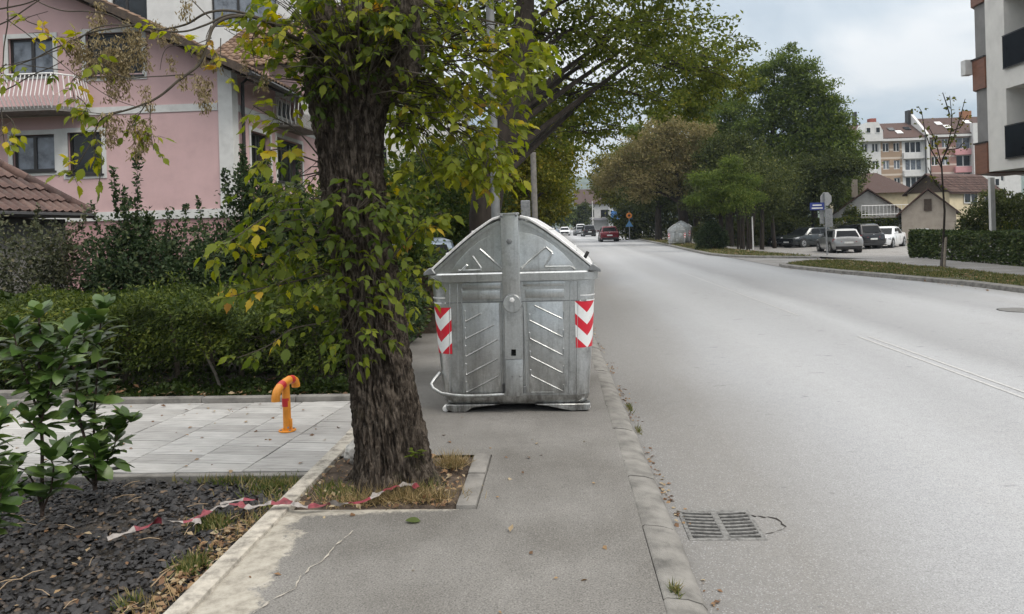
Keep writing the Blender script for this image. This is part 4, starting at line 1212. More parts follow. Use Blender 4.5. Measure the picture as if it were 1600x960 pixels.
# the long bare branch to the left with fading leaves and seed bunches
def bough(pts, r0, r1, name='branch'):
    pp = [P(*q_) for q_ in pts]; cur = []
    for i in range(len(pp)-1):
        for k in range(8):
            t = k/8; p0 = pp[max(i-1,0)]; p1 = pp[i]; p2 = pp[i+1]; p3 = pp[min(i+2,len(pp)-1)]
            cur.append(.5*((2*p1)+(p2-p0)*t+(2*p0-5*p1+4*p2-p3)*t*t+(3*p1-p0-3*p2+p3)*t**3)-O)
    cur.append(pp[-1]-O)
    n_ = len(cur)
    cur = [q_ + Vector((noise.noise(q_*6), noise.noise(q_*6+Vector((9,0,0))), noise.noise(q_*6+Vector((0,9,0)))))*.012 for q_ in cur]
    MB().tube(cur, [r0+(r1-r0)*i/n_ for i in range(n_+0)], 7).build(name, MAT['twig'], tr, smooth=True, fix=False)
bough([(520,80,4.7),(460,60,4.6),(420,35,4.5),(380,24,4.42),(335,40,4.35),(312,95,4.25),(275,130,4.2),(235,160,4.15),(190,173,4.1),(160,188,4.1),(150,210,4.1)], .0135, .003)
bough([(430,38,4.5),(375,18,4.45),(330,20,4.4),(290,38,4.4),(240,48,4.4),(200,38,4.4),(160,20,4.4),(100,17,4.4),(50,-2,4.4)], .0085, .003)
bough([(440,42,4.5),(370,22,4.42),(320,40,4.35),(270,50,4.3),(200,40,4.3),(120,60,4.3),(60,90,4.3),(-10,110,4.3)], .0075, .003)
bough([(250,45,4.35),(190,38,4.35),(150,45,4.3),(110,70,4.3),(60,92,4.25),(0,102,4.25)], .005, .002)
bough([(300,118,4.22),(240,120,4.2),(200,122,4.2),(170,110,4.2)], .004, .002)
bough([(16,-5,4.2),(10,50,4.2),(2,110,4.2)], .004, .003)
bough([(-5,14,4.2),(40,6,4.2),(70,-6,4.2)], .005, .003); bough([(-5,42,4.2),(30,22,4.2),(70,-5,4.2)], .004, .003)
bough([(10,30,4.2),(50,62,4.2),(110,110,4.2),(180,155,4.2),(220,170,4.2)], .003, .0015)
bough([(-5,150,4.2),(50,120,4.2),(100,95,4.2)], .004, .002)
bough([(330,60,4.35),(300,70,4.3),(262,76,4.3),(250,110,4.3)], .003, .0015)
bough([(420,20,4.5),(395,60,4.5),(400,110,4.5),(395,150,4.5)], .003, .0015)
bough([(330,30,4.35),(300,0,4.35),(280,-30,4.3)], .004, .002)
for k in range(120):   # fine shoots standing out from the burl
    a = random.uniform(0, 2*math.pi); y0 = random.uniform(60, 150)
    p0 = P(552+55*math.cos(a)*.8, y0, D0-.2+.2*math.sin(a)); d = Vector((math.cos(a)*.8, -abs(math.sin(a))*.5-.1, random.uniform(-.1,.9)))
    l = random.uniform(.25, .7)
    tw.tube([p0, p0+d*l*.5+Vector((0,0,.02)), p0+d*l+Vector((0,0,-.05*random.random()))], [.004,.003,.0012], 4, cap=False)
for k in range(46):   # long drooping shoots right of the trunk
    x0 = random.uniform(600, 640); y0 = random.uniform(-20, 200)
    e = P(x0+random.uniform(60,210), y0+random.uniform(-20,120), random.uniform(4.6,5.2)); p0 = P(x0, y0, 4.8)
    tw.tube([p0, p0.lerp(e, .5)+Vector((0,0,.09)), e], [.006,.004,.0015], 4, cap=False)
for pts, n, mean, yl in (([(330,40,4.35),(322,62,4.3),(335,75,4.3)],3,.72,.6), ([(60,40,4.25),(40,30,4.25),(75,18,4.25)],3,.62,.2),
        ([(110,90,4.2),(80,55,4.2),(45,52,4.2)],4,.85,.8), ([(130,70,4.2),(110,60,4.2),(95,58,4.2)],4,.85,.7), ([(140,60,4.2),(150,90,4.2),(160,100,4.2)],4,.6,.3),
        ([(120,120,4.2),(112,130,4.2),(118,160,4.2)],5,.6,.2), ([(120,150,4.2),(135,165,4.2),(130,178,4.2)],6,.55,.35), ([(160,188,4.1),(145,215,4.1),(150,250,4.1)],9,.55,.15),
        ([(190,173,4.1),(160,178,4.1),(120,172,4.1)],6,.5,.3), ([(235,165,4.1),(235,200,4.1),(240,235,4.1)],7,.45,.05), ([(230,160,4.1),(210,190,4.1),(205,200,4.1)],4,.4,.05),
        ([(10,180,4.1),(22,195,4.1),(18,225,4.1)],6,.82,.6), ([(2,170,4.1),(5,210,4.1),(8,230,4.1)],3,.5,.1), ([(345,60,4.35),(345,95,4.35),(352,120,4.3)],4,.6,.4),
        ([(300,90,4.2),(280,60,4.2),(230,38,4.2)],5,.62,.3), ([(150,210,4.1),(120,260,4.1),(110,270,4.1)],6,.6,.2), ([(160,250,4.1),(155,285,4.1)],1,.45,0),
        ([(420,60,4.5),(380,60,4.5),(350,45,4.45)],7,.75,.5), ([(420,30,4.5),(390,30,4.45),(400,60,4.45)],7,.66,.4), ([(10,100,4.1),(0,110,4.1),(4,118,4.1)],3,.45,.1), ([(100,110,4.2),(60,105,4.2),(30,100,4.2)],3,.5,.3)):
    spray(pts, n, .060, mean, .08, yl, .002, .2)
# leaves: the largest 300 are objects of their own, the rest one mass
order = sorted(range(len(leaf_rec)), key=lambda i: -leaf_rec[i][3]/ (leaf_rec[i][0]-EYE).length * (1 if -20 < 1 else 0))
def inframe(p):
    v = p-EYE; dz = v.dot(FW)
    return dz > .1 and abs(v.dot(RT)/dz) < .66 and v.z/dz < .30
vis = [i for i in order if inframe(leaf_rec[i][0])]
single = set(vis[:300])
tones = [.12,.28,.38,.46,.54,.62,.72,.84,.93]
leafmesh = {}
def leaf_mesh(var, t, mat, store, nm='leaf', shapes=None):
    ti = min(range(len(tones)), key=lambda k: abs(tones[k]-t))
    if (var, ti) not in store:
        v_, f_ = shapes[var]
        me = bpy.data.meshes.new(nm); me.from_pydata(v_, [], f_); me.materials.append(mat)
        at = me.attributes.new('tone', 'FLOAT', 'POINT'); at.data.foreach_set('value', [tones[ti]]*len(v_))
        me.shade_smooth(); store[(var, ti)] = me
    return store[(var, ti)]
def leaf_matrix(p, d, nrm, s):
    d = d.normalized(); x = d.cross(nrm)
    x = x.normalized() if x.length > 1e-4 else d.orthogonal().normalized()
    z_ = x.cross(d)
    m_ = Matrix((x*s, d*s, z_*s)).transposed().to_4x4(); m_.translation = p
    return m_
for i in single:
    p, d, nr_, s, t, var = leaf_rec[i]
    o = link('leaf', leaf_mesh(var, t, MAT['leaf'], leafmesh, 'leaf', LEAFV), tr)
    o.matrix_local = leaf_matrix(p-O, d, nr_, s)
for var in range(4):
    ids = [i for i in range(len(leaf_rec)) if i not in single and leaf_rec[i][5] == var]
    A = lambda k: np.array([tuple(leaf_rec[i][k]) for i in ids])
    fx, fy, fz = frame(A(1), A(2), np.array([leaf_rec[i][3] for i in ids]))
    o = bake('foliage', *LEAFV[var], A(0)-np.array(O), fx, fy, fz, MAT['leaf'], tr, [leaf_rec[i][4] for i in ids], 'stuff')
    o.data.shade_smooth()
tw.v = [(a-O.x, b-O.y, c-O.z) for a, b, c in tw.v]
o = tw.build('twigs', MAT['twig'], tr, fix=False, smooth=True); o['kind'] = 'stuff'
# bunches of dry winged seeds
SEED = ([(0,0,0),(.20,.35,.03),(.26,.8,.0),(.05,1,-.03),(-.08,.5,.03)], [(0,1,4),(1,2,3,4)])
def seed_mesh(L_, n, wd=.03):
    t_ = rng.random(n); p = np.stack([rng.normal(0,wd*.35,n), rng.normal(0,wd*.35,n), -t_*L_], 1)
    d = unit(np.stack([rng.normal(0,.6,n), rng.normal(0,.6,n), -np.ones(n)], 1))
    fx, fy, fz = frame(d, rdir(n), .019+.009*rng.random(n))
    o = bake('seed_bunch', *SEED, p, fx, fy, fz, MAT['seed'], None, rng.random(n)); me = o.data; bpy.data.objects.remove(o); return me
SM = [seed_mesh(.15,130,.05), seed_mesh(.20,170,.055), seed_mesh(.11,70,.04), seed_mesh(.24,230,.07)]
SP = [(155,2,4.4,1),(150,18,4.35,0),(178,75,4.3,3),(165,90,4.3,3),(185,55,4.3,3),(172,110,4.3,1),(190,95,4.3,1),(148,60,4.3,1),(138,75,4.3,1),(120,55,4.3,0),(128,70,4.3,3),(115,60,4.25,0),(215,45,4.35,3),(225,60,4.35,1),(205,60,4.3,3),(228,75,4.35,0),(245,32,4.4,2),(255,38,4.4,0),(270,36,4.4,2),(240,28,4.4,2),
      (266,84,4.3,2),(312,75,4.3,2),(336,82,4.35,2),(226,132,4.15,0),(232,150,4.15,2),(170,175,4.1,1),(166,185,4.1,0),(183,178,4.1,2),(205,178,4.1,2),(215,195,4.1,1),(228,185,4.1,0),(222,205,4.1,0),(282,110,4.2,2),(310,115,4.2,0),(318,125,4.2,0),(326,118,4.2,2),(315,150,4.2,2),(416,112,4.5,2),(382,88,4.5,2),(290,-8,4.35,0),(193,85,4.3,1),(160,60,4.3,0),(198,30,4.4,0)]
for (x, y, d, k) in SP:
    o = link('seed_bunch', SM[k], tr); o.location = P(x, y, d)-O; o.rotation_euler = (random.uniform(-.15,.15), random.uniform(-.15,.15), random.uniform(0,6.28)); o.scale = [random.uniform(.8,1.1)]*3; o['kind'] = 'stuff'
# little shoot at the foot
lfs = []
for k in range(14):
    a = random.uniform(0, 6.28); lfs.append((P(650,716,4.62)+Vector((random.gauss(0,.02),random.gauss(0,.02),random.uniform(-.01,.05)))-O, Vector((math.cos(a),math.sin(a),.3))))
fx, fy, fz = frame(np.array([tuple(d) for _, d in lfs]), np.tile(np.array([[0,0,1.]]),(14,1)), np.full(14,.05))
bake('foot_shoot', *LEAFV[0], np.array([tuple(p) for p, _ in lfs]), fx, fy, fz, MAT['leaf'], tr, [.35]*14, 'stuff')

# ---------------------------------------------------------------- laurel plants in the bed
MAT['laurel'] = leafmat('laurel_leaf', [(0,(.034,.066,.015)),(.5,(.058,.108,.024)),(.85,(.095,.155,.036)),(1,(.14,.20,.05))], .36, .2, 'object', .35)
LAURV = [big_leaf(.52,.25,.10,0), big_leaf(.46,.45,.14,0), big_leaf(.56,.15,.07,0)]
LM = []
for v_, f_ in LAURV:
    v_ = [(a, b, c) for a, b, c in v_]
    me = bpy.data.meshes.new('leaf'); me.from_pydata(v_, [], f_); me.materials.append(MAT['laurel']); me.shade_smooth(); LM.append(me)
MAT['stem'] = simple('laurel_stem', (.055,.035,.025), .7, 0, .25, 20)
def laurel(label, base, stems, s=.115):
    root = thing('laurel_plant', label, 'shrub', base, 0, 'young laurel plants in the mulch bed')
    B = Vector(base)
    for pts, r, whorls, bare in stems:
        pp = [P(*q_)-B for q_ in pts]
        MB().tube(pp, [r*(1-.5*i/(len(pp)-1)) for i in range(len(pp))], 8).build('stem', MAT['stem'], root, smooth=True, fix=False)
        for k in range(whorls):
            t = bare + (1-bare)*k/(whorls-1); x_ = t*(len(pp)-1); i = min(int(x_), len(pp)-2); p = pp[i].lerp(pp[i+1], x_-i)
            top = k >= whorls-2
            for j in range(5 if top else 4):
                a = 2.4*k*1.7 + j*2*math.pi/(5 if top else 4) + random.gauss(0,.3)
                d = Vector((math.cos(a), math.sin(a), (1.4 if top else .35)+random.gauss(0,.4))).normalized()
                nrm = Vector((-math.cos(a)*.5+random.gauss(0,.25), -math.sin(a)*.5+random.gauss(0,.25), .8))
                o = link('leaf', random.choice(LM), root); o.matrix_local = leaf_matrix(p, d, nrm, s*1.36*random.uniform(.6,1.12)*(.85 if top else 1))
    return root
da = 4.45
laurel('tall young laurel with thick leafy top standing at the left of the bed', tuple(P(66,806,4.3)), [
    ([(66,806,4.3),(66,740,4.3),(66,690,4.3),(62,640,4.3),(60,590,4.3),(64,530,4.3),(60,490,4.3)], .011, 19, .40),
    ([(66,800,4.3),(56,760,4.28),(40,735,4.25),(15,728,4.2)], .007, 6, .2), ([(66,800,4.3),(80,765,4.25),(84,730,4.2),(78,712,4.2)], .007, 6, .2),
    ([(64,660,4.3),(80,600,4.25),(100,560,4.25),(110,525,4.25)], .007, 11, .2), ([(62,650,4.3),(40,590,4.3),(28,550,4.3),(20,515,4.3)], .007, 10, .25), ([(66,680,4.3),(50,662,4.2),(40,655,4.2)], .004, 3, .3)], .112)
laurel('young laurel with two upright stems nearest the pavers', tuple(P(148,766,4.75)), [
    ([(148,766,4.75),(140,710,4.75),(128,670,4.75),(118,630,4.75),(122,580,4.75),(130,540,4.75),(134,510,4.75)], .010, 18, .18),
    ([(150,766,4.75),(146,700,4.8),(148,640,4.85),(152,580,4.85),(156,520,4.85),(160,480,4.85)], .009, 19, .22),
    ([(148,760,4.75),(165,725,4.7),(178,700,4.7),(186,672,4.7)], .006, 8, .2), ([(148,760,4.75),(120,730,4.7),(98,712,4.7)], .006, 5, .3), ([(140,700,4.75),(165,668,4.7),(190,655,4.7),(205,660,4.7)], .005, 5, .3), ([(150,750,4.7),(150,725,4.6),(146,700,4.6)], .006, 6, .2)], .112)
laurel('laurel plant cut off by the left edge of the picture', tuple(P(-22,880,3.7)), [
    ([(-22,880,3.7),(-20,800,3.7),(-16,730,3.7),(-18,650,3.7),(-22,580,3.7)], .010, 13, .15), ([(-20,860,3.7),(-4,800,3.65),(4,760,3.65)], .006, 6, .3), ([(-18,760,3.7),(-8,700,3.65),(-2,660,3.65)], .006, 6, .2)], .11)

# ---------------------------------------------------------------- hedge and shrubs on the left
def foliage_from(name, pos, out, size, mat, parent, tmpl=LEAF2, droop=.2, rnd=.7, tone=None, kind=None, wid=1.0):
    n = len(pos)
    d = unit(out + rdir(n)*rnd - np.array([0,0,droop]))
    nr_ = unit(rdir(n)*.8 + np.array([0,-.25,.8]))
    fx, fy, fz = frame(d, nr_, size*(.6+.8*rng.random(n)), wid)
    return bake(name, *tmpl, pos, fx, fy, fz, mat, parent, rng.random(n) if tone is None else tone, kind)
def blob_pts(c, r, n, shell=.55):
    v = rdir(n); rr = (shell + (1-shell)*rng.random(n))[:, None]
    return np.array(c) + v*rr*np.array(r), v
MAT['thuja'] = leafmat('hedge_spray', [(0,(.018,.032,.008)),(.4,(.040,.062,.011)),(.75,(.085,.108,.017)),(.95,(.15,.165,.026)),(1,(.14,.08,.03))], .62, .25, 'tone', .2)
hd = thing('conifer_hedge', 'clipped green conifer hedge with open dark foot behind the pavers', 'hedge', (-4.6, 8.0, 0))
hp = []; ho = []; hs = []; ht = []
n = 72000
x = rng.uniform(-4.6, 2.75, n); y = rng.uniform(-.62, .75, n)
zt = np.array([.88+.24*noise.noise(Vector((a*1.1, b*1.5, 3)))+.16*noise.noise(Vector((a*3.5, b*3, 1)))+.08*noise.noise(Vector((a*11, b*9, 1))) for a, b in zip(x, y)])
zb = np.array([.22+.30*noise.noise(Vector((a*1.3, 0, 9)))+.16*noise.noise(Vector((a*4, b*2, 2))) for a, b in zip(x, y)])
u = rng.random(n)
front = rng.random(n) < .45
top = ~front & (rng.random(n) < .75)
z = np.where(front, zb+(zt-zb)*u, np.where(top, zt-rng.random(n)**2*.12, zb+(zt-zb)*u))
y = np.where(front, -.62+rng.random(n)**1.6*.35+.12*np.sin(x*3.1)*.6+.26*np.array([noise.noise(Vector((a*2.2, c*3, 5))) for a, c in zip(x, z)]), y)
gap = np.array([noise.noise(Vector((a*2.0, b*2.2, c*3.0+11)))+.5*noise.noise(Vector((a*5, b*4, c*6))) for a, b, c in zip(x, y, z)])
keep = (gap < .20 + .5*np.clip((z-.55)/.4, 0, 1)) | top
x, y, z, zb, zt, front, top = (q_[keep] for q_ in (x, y, z, zb, zt, front, top)); n = len(x)
out = np.stack([rng.normal(0,.4,n), np.where(front,-1.0,-.2), np.where(top,.8,.1)], 1)
pos = np.stack([x, y, z], 1)
lowt = np.clip((z-zb)/(zt-zb+.01), 0, 1)
for k in range(110):
    x0, y0, h0 = rng.uniform(-4.5,2.7), rng.uniform(-.6,.4), rng.uniform(.12,.34); m_ = 34
    zt0 = .82+.24*noise.noise(Vector((x0*1.1, y0*1.5, 3)))+.16*noise.noise(Vector((x0*3.5, y0*3, 1)))
    t_ = rng.random(m_); l_ = rng.normal(0,.10,2)
    pos = np.concatenate([pos, np.stack([x0+l_[0]*t_+rng.normal(0,.03,m_), y0+l_[1]*t_+rng.normal(0,.03,m_), zt0+h0*t_], 1)]); out = np.concatenate([out, rng.normal(size=(m_,3))*.6+np.array([0,-.1,.9])])
n = len(pos); zb = np.concatenate([zb, np.full(n-len(zb), .3)]); zt = np.concatenate([zt, np.full(n-len(zt), 1.0)]); lowt = np.clip((pos[:,2]-zb)/(zt-zb+.01), 0, 1)
foliage_from('foliage', pos, out, .048, MAT['thuja'], hd, NEEDLE, .35, .6, np.clip(rng.random(n)*.62+.30*np.array([.5+.9*noise.noise(Vector((a*2.3, b*2, c*2.6))) for a, b, c in pos]), 0, .98) , 'stuff', 1.25)
n = 9000      # ivy and seedlings on the ground under the hedge
pos = np.stack([rng.uniform(-2.2,2.75,n), -.78+np.abs(rng.normal(0,.42,n)), np.zeros(n)], 1)
hh = np.array([max(.0, .07+.22*noise.noise(Vector((a*1.7, b*2, 4)))) for a, b, c in pos]); pos[:, 2] = hh*rng.random(n)
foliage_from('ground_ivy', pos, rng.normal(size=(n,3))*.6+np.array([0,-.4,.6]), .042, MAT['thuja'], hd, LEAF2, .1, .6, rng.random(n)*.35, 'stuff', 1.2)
# added dark-toned leaf row behind, down to the ground, to darken the hedge foot
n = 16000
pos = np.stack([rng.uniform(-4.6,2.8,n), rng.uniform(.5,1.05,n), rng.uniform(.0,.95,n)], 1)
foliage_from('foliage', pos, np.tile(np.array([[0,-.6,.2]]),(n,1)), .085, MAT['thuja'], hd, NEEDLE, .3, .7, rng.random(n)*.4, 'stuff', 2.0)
for k in range(17):
    x0 = -4.4 + k*.43 + random.uniform(-.1,.1); y0 = random.uniform(-.15,.3); l = random.uniform(-.15,.15)
    MB().tube([(x0,y0,-.05),(x0+l*.5,y0,.25),(x0+l,y0-.05,.5),(x0+l*1.6,y0-.1,.8)], [.03,.026,.022,.012], 8).build('trunk', MAT['twig'], hd, smooth=True, fix=False)
MB().tube([(1.10,-.42,.02),(1.06,-.44,.18),(.98,-.46,.36),(.90,-.46,.46),(.86,-.46,.55)], [.016,.015,.014,.010,.006], 8).build('trunk', simple('pale_bark', (.13,.115,.095), .85, 0, .2, 20), hd, smooth=True, fix=False)
tw2 = MB()
for k in range(170):
    x0 = random.uniform(-4.5,2.7); z0 = random.uniform(.02,.5); y0 = random.uniform(-.4,.4); a = random.uniform(0,6.28); l = random.uniform(.1,.4)
    tw2.tube([(x0,y0,z0),(x0+math.cos(a)*l*.5,y0+random.uniform(-.1,.1),z0+math.sin(a)*l*.3+.03),(x0+math.cos(a)*l,y0+random.uniform(-.2,.2),z0+math.sin(a)*l*.6)], [.005,.004,.002], 4, cap=False)
o = tw2.build('twigs', MAT['twig'], hd, fix=False); o['kind'] = 'stuff'

def shrub(name, label, cat, base, blobs, n, size, mat, group=None, stems=6, tmpl=LEAF2, wid=1.0, shoots=(), droop=.0, tone=None, rnd=.9, tw=True):
    """bush: leaf-sized faces round leaning stems; blobs are (x, y, z, rx, ry, rz) relative to the base"""
    root = thing(name, label, cat, base, 0, group)
    vol = np.array([b[3]*b[5] for b in blobs]); share = vol/vol.sum()
    P_, O_ = [], []
    for b, sh in zip(blobs, share):
        m_ = max(8, int(n*sh)); k = max(4, m_//26)
        tips, tv_ = blob_pts(b[:3], b[3:], k, .35)
        idx = rng.integers(0, k, m_)
        p = tips[idx] + rng.normal(size=(m_,3))*np.array(b[3:])*.13
        P_.append(p); O_.append(tv_[idx]*.8 + rng.normal(size=(m_,3))*.5 + np.array([0,0,.3]))
    for (a, c, m_) in shoots:                       # upright leafy shoots standing out of the top
        a, c = np.array(a), np.array(c); t = rng.random((m_,1))
        P_.append(a + (c-a)*t + rng.normal(size=(m_,3))*.018); O_.append(rng.normal(size=(m_,3))*.8+np.array([0,0,.7]))
    pos, out = np.concatenate(P_), np.concatenate(O_)
    pos[:, 2] = np.maximum(pos[:, 2], .01)
    foliage_from('foliage', pos, out, size, mat, root, tmpl, droop, rnd, tone, 'stuff', wid)
    mb = MB()
    for b in blobs:
        for k in range(3):
            e = Vector(b[:3]) + Vector((random.gauss(0,.4)*b[3], random.gauss(0,.4)*b[4], random.uniform(-.2,.7)*b[5]))
            s0 = Vector((random.gauss(0,.12), random.gauss(0,.12), 0)); mb.tube([s0, s0.lerp(e,.5)+Vector((random.gauss(0,.05),0,.1)), e], [.022,.014,.005], 5, cap=False)
    for (a, c, m_) in shoots: mb.tube([a, c], [.006,.002], 4, cap=False)
    mb.build('stems', MAT['twig'], root, fix=False, smooth=True)['kind'] = 'stuff'
    return root
MAT['privet'] = leafmat('shrub_leaf', [(0,(.016,.030,.012)),(.5,(.030,.052,.020)),(.85,(.060,.085,.035)),(1,(.10,.115,.05))], .62, .2, 'tone', .2)
MAT['olive'] = leafmat('olive_leaf', [(0,(.030,.036,.018)),(.5,(.058,.066,.034)),(.9,(.105,.11,.06)),(1,(.17,.15,.09))], .62, .2, 'tone', .2)
MAT['bushy'] = leafmat('bush_leaf', [(0,(.026,.046,.012)),(.5,(.050,.080,.018)),(.85,(.10,.125,.025)),(1,(.2,.17,.03))], .62, .28, 'tone', .2)
shrub('shrub', 'dull olive-green shrub in front of the grey shed wall', 'shrub', (-7.0, 10.6, 0), [(0,0,1.0,.75,.5,.75),(-.9,0,1.2,.8,.5,.75),(.45,0,.9,.5,.5,.65),(-.2,0,1.6,.4,.4,.35)], 9000, .055, MAT['olive'], shoots=[((.1,0,1.7),(.15,0,2.05),60),((-.6,0,1.8),(-.55,0,2.1),60)])
shrub('shrub', 'dark glossy shrub with upright shoots below the pink wall', 'shrub', (-5.9, 10.4, 0), [(0,0,1.0,.8,.6,.85),(.5,0,1.1,.6,.5,.7),(-.4,.1,1.3,.5,.5,.6),(.9,-.1,.8,.5,.5,.7),(-.1,0,1.75,.28,.3,.4)], 15000, .06, MAT['privet'],
      shoots=[((-.35,0,1.9),(-.38,0,2.62),160),((-.05,0,1.9),(-.02,0,2.80),200),((-.2,0,1.8),(-.25,0,2.3),110),((.35,0,1.6),(.42,0,2.0),80),((.62,0,1.6),(.68,0,2.05),80),((-.6,0,1.7),(-.72,0,2.1),80)])
shrub('shrub', 'tall dark green shrub beside the corner of the pink house', 'shrub', (-4.75, 11.2, 0), [(0,0,1.2,.7,.6,1.0),(-.4,0,1.0,.6,.6,.8),(.3,.1,1.7,.5,.5,.8),(.7,0,1.2,.6,.6,1.0),(1.1,.1,1.6,.6,.6,.7),(.1,0,2.2,.4,.4,.5)], 20000, .062, MAT['privet'],
      shoots=[((.0,0,2.3),(.02,0,2.95),160),((-.2,0,2.0),(-.28,0,2.6),120),((.35,0,2.2),(.42,0,2.8),120),((-.6,0,1.6),(-.7,0,2.2),90),((.8,0,2.0),(.9,0,2.7),120)])
shrub('bush', 'mid-green bush right behind the big trunk', 'bush', (-3.1, 11.4, 0), [(0,0,1.1,.8,.6,1.0),(.6,.2,1.5,.7,.6,.9),(-.6,0,1.4,.6,.6,.9),(.2,.2,2.3,.7,.6,.7),(.9,0,.8,.5,.5,.8)], 16000, .075, MAT['bushy'])
shrub('bush', 'low dark ivy bush left of the waste container', 'bush', (-2.3, 9.9, 0), [(0,0,.35,.45,.5,.35),(-.5,.2,.5,.5,.5,.45),(.05,.6,.55,.4,.5,.5),(-.2,.3,.9,.4,.4,.4)], 9000, .06, MAT['privet'])
shrub('bush', 'tall loose green bush between trunk and container, in front of the white house', 'bush', (-3.2, 15.2, 0), [(0,0,1.3,1.1,.8,1.2),(1.0,.2,1.2,.9,.8,1.2),(.3,.2,2.4,.9,.8,.8),(1.6,.4,1.8,.7,.7,.9),(-1.1,.2,1.8,.9,.7,1.2)], 20000, .085, MAT['bushy'])
# ================================================================ TREES FURTHER OFF
def far_tree(name, label, base, trunk, clumps, nleaf, lsize, mat, group, tmpl=LEAF2, wid=1.0, droop=.15, limb_r=.5, tmat=None, sig=.16, tips=9, rnd=.9, tone_hi=None, extra_branches=0):
    """trunk: (x,y,z,r) points; clumps: (x,y,z,rx,ry,rz); all relative to the base"""
    root = thing(name, label, 'tree', base, 0, group)
    tm = tmat or MAT['bark_far']
    mb = MB(); pp = [Vector(t[:3]) for t in trunk]; rr = [t[3] for t in trunk]
    fine = []; fr = []
    for i in range(len(pp)-1):
        for k in range(6):
            t = k/6; fine.append(pp[i].lerp(pp[i+1], t)); fr.append((rr[i]+(rr[i+1]-rr[i])*t)*(1+.06*noise.noise(pp[i].lerp(pp[i+1], t)*4)))
    fine.append(pp[-1]); fr.append(rr[-1])
    mb.tube(fine, fr, 14); mb.build('trunk', tm, root, smooth=True, fix=False, ang=70)
    br = MB(); P_, O_, T_ = [], [], []
    vol = np.array([(c[3]*c[4]*c[5])**.75 for c in clumps]); sh = vol/vol.sum()
    for c, s_ in zip(clumps, sh):
        cc = Vector(c[:3])
        lower = [q_ for q_ in fine if q_.z < cc.z-.25*(Vector((cc.x-q_.x, cc.y-q_.y, 0)).length)] or [fine[len(fine)//2]]
        st = min(lower, key=lambda q_: (q_-cc).length)
        r0 = max(.02, fr[fine.index(st)]*limb_r)
        mid = st.lerp(cc, .5) + Vector((random.gauss(0,.1)*c[3], random.gauss(0,.1)*c[4], .12*(cc-st).length))
        br.tube([st, st.lerp(mid, .5)+Vector((0,0,.03)), mid, cc], [r0, r0*.75, r0*.5, r0*.22], 6, cap=False)
        nl = int(nleaf*s_)
        tp, tv_ = blob_pts(c[:3], c[3:], tips, .45)
        for q_ in tp:
            qv = Vector(q_); a0 = mid.lerp(cc, random.uniform(.3, 1)); m2 = a0.lerp(qv, .5)+Vector((0,0,.06*(qv-a0).length))
            br.tube([a0, m2, qv], [r0*.25, r0*.16, .008], 4, cap=False)
        k2 = max(tips, nl//30)
        tp2, tv2 = blob_pts(c[:3], c[3:], k2, .25)
        ix = rng.integers(0, k2, nl)
        p = tp2[ix] + rng.normal(size=(nl,3))*np.array(c[3:])*sig
        P_.append(p); O_.append(tv2[ix]*.6+rng.normal(size=(nl,3))*.5)
        T_.append(np.clip(rng.random(nl)*.75 + rng.random(k2)[ix]*.25, 0, 1))
    o = br.build('branches', tm, root, smooth=True, fix=False); o['kind'] = 'stuff'
    pos, out, tn = np.concatenate(P_), np.concatenate(O_), np.concatenate(T_)
    keep = pos[:, 2] > .05
    foliage_from('crown', pos[keep], out[keep], lsize, mat, root, tmpl, droop, rnd, tn[keep], None, wid)
    return root
MAT['t_street'] = leafmat('street_leaf', [(0,(.042,.060,.013)),(.5,(.085,.108,.020)),(.85,(.14,.155,.028)),(1,(.22,.19,.035))], .72, .36, 'tone', .12)
MAT['t_yellow'] = leafmat('yellowing_leaf', [(0,(.05,.062,.012)),(.5,(.105,.115,.018)),(.85,(.18,.165,.024)),(1,(.24,.17,.03))], .72, .34, 'tone', .12)
MAT['t_brown'] = leafmat('browning_leaf', [(0,(.085,.082,.034)),(.4,(.17,.15,.066)),(.75,(.25,.205,.10)),(1,(.14,.15,.045))], .72, .3, 'tone', .12)
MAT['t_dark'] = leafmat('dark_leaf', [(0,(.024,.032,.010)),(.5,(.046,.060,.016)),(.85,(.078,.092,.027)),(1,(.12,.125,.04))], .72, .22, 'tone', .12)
MAT['t_big'] = leafmat('pinnate_leaf', [(0,(.040,.062,.014)),(.5,(.080,.114,.024)),(.85,(.13,.168,.036)),(1,(.19,.21,.05))], .72, .34, 'tone', .12)
MAT['t_mid'] = leafmat('mid_leaf', [(0,(.028,.044,.012)),(.5,(.058,.080,.016)),(.85,(.11,.125,.022)),(1,(.19,.16,.03))], .72, .3, 'tone', .12)
# second street tree, its crown arching over the road
cl = []
for (x, y, z, rx, ry, rz) in [(1.0,1.5,5.1,1.5,1.6,.9),(2.3,2.5,5.2,1.4,1.6,.8),(3.6,4.5,5.7,1.5,1.8,.8),(.3,2.5,4.3,1.2,1.4,.55),(1.6,3.5,4.2,1.4,1.6,.6),(2.9,5.5,4.6,1.6,1.8,.7),(4.3,7.0,5.4,1.5,1.8,.8),
        (-.6,2.0,5.6,1.4,1.8,.9),(-1.6,1.5,5.3,1.2,1.4,.8),(1.0,.5,6.6,1.8,1.8,.9),(-.8,.5,7.2,1.8,1.8,1.0),(2.6,3,7.0,1.8,2,1.0),(.8,4.2,3.55,.9,1.2,.35),(2.0,6.2,3.8,1.3,1.5,.4),(1.9,1.0,5.9,1.2,1.2,.7),(3.3,3.2,6.1,1.2,1.4,.6),(-1.6,4,4.4,1.2,1.3,.8),(5.0,7.6,5.4,1.3,1.5,.7),(5.7,8.8,6.2,1.2,1.5,.6),(4.6,8.4,4.7,1.2,1.5,.5),(6.3,9.6,5.5,.9,1.2,.5)]:
    cl.append((x, y, z, rx, ry, rz))
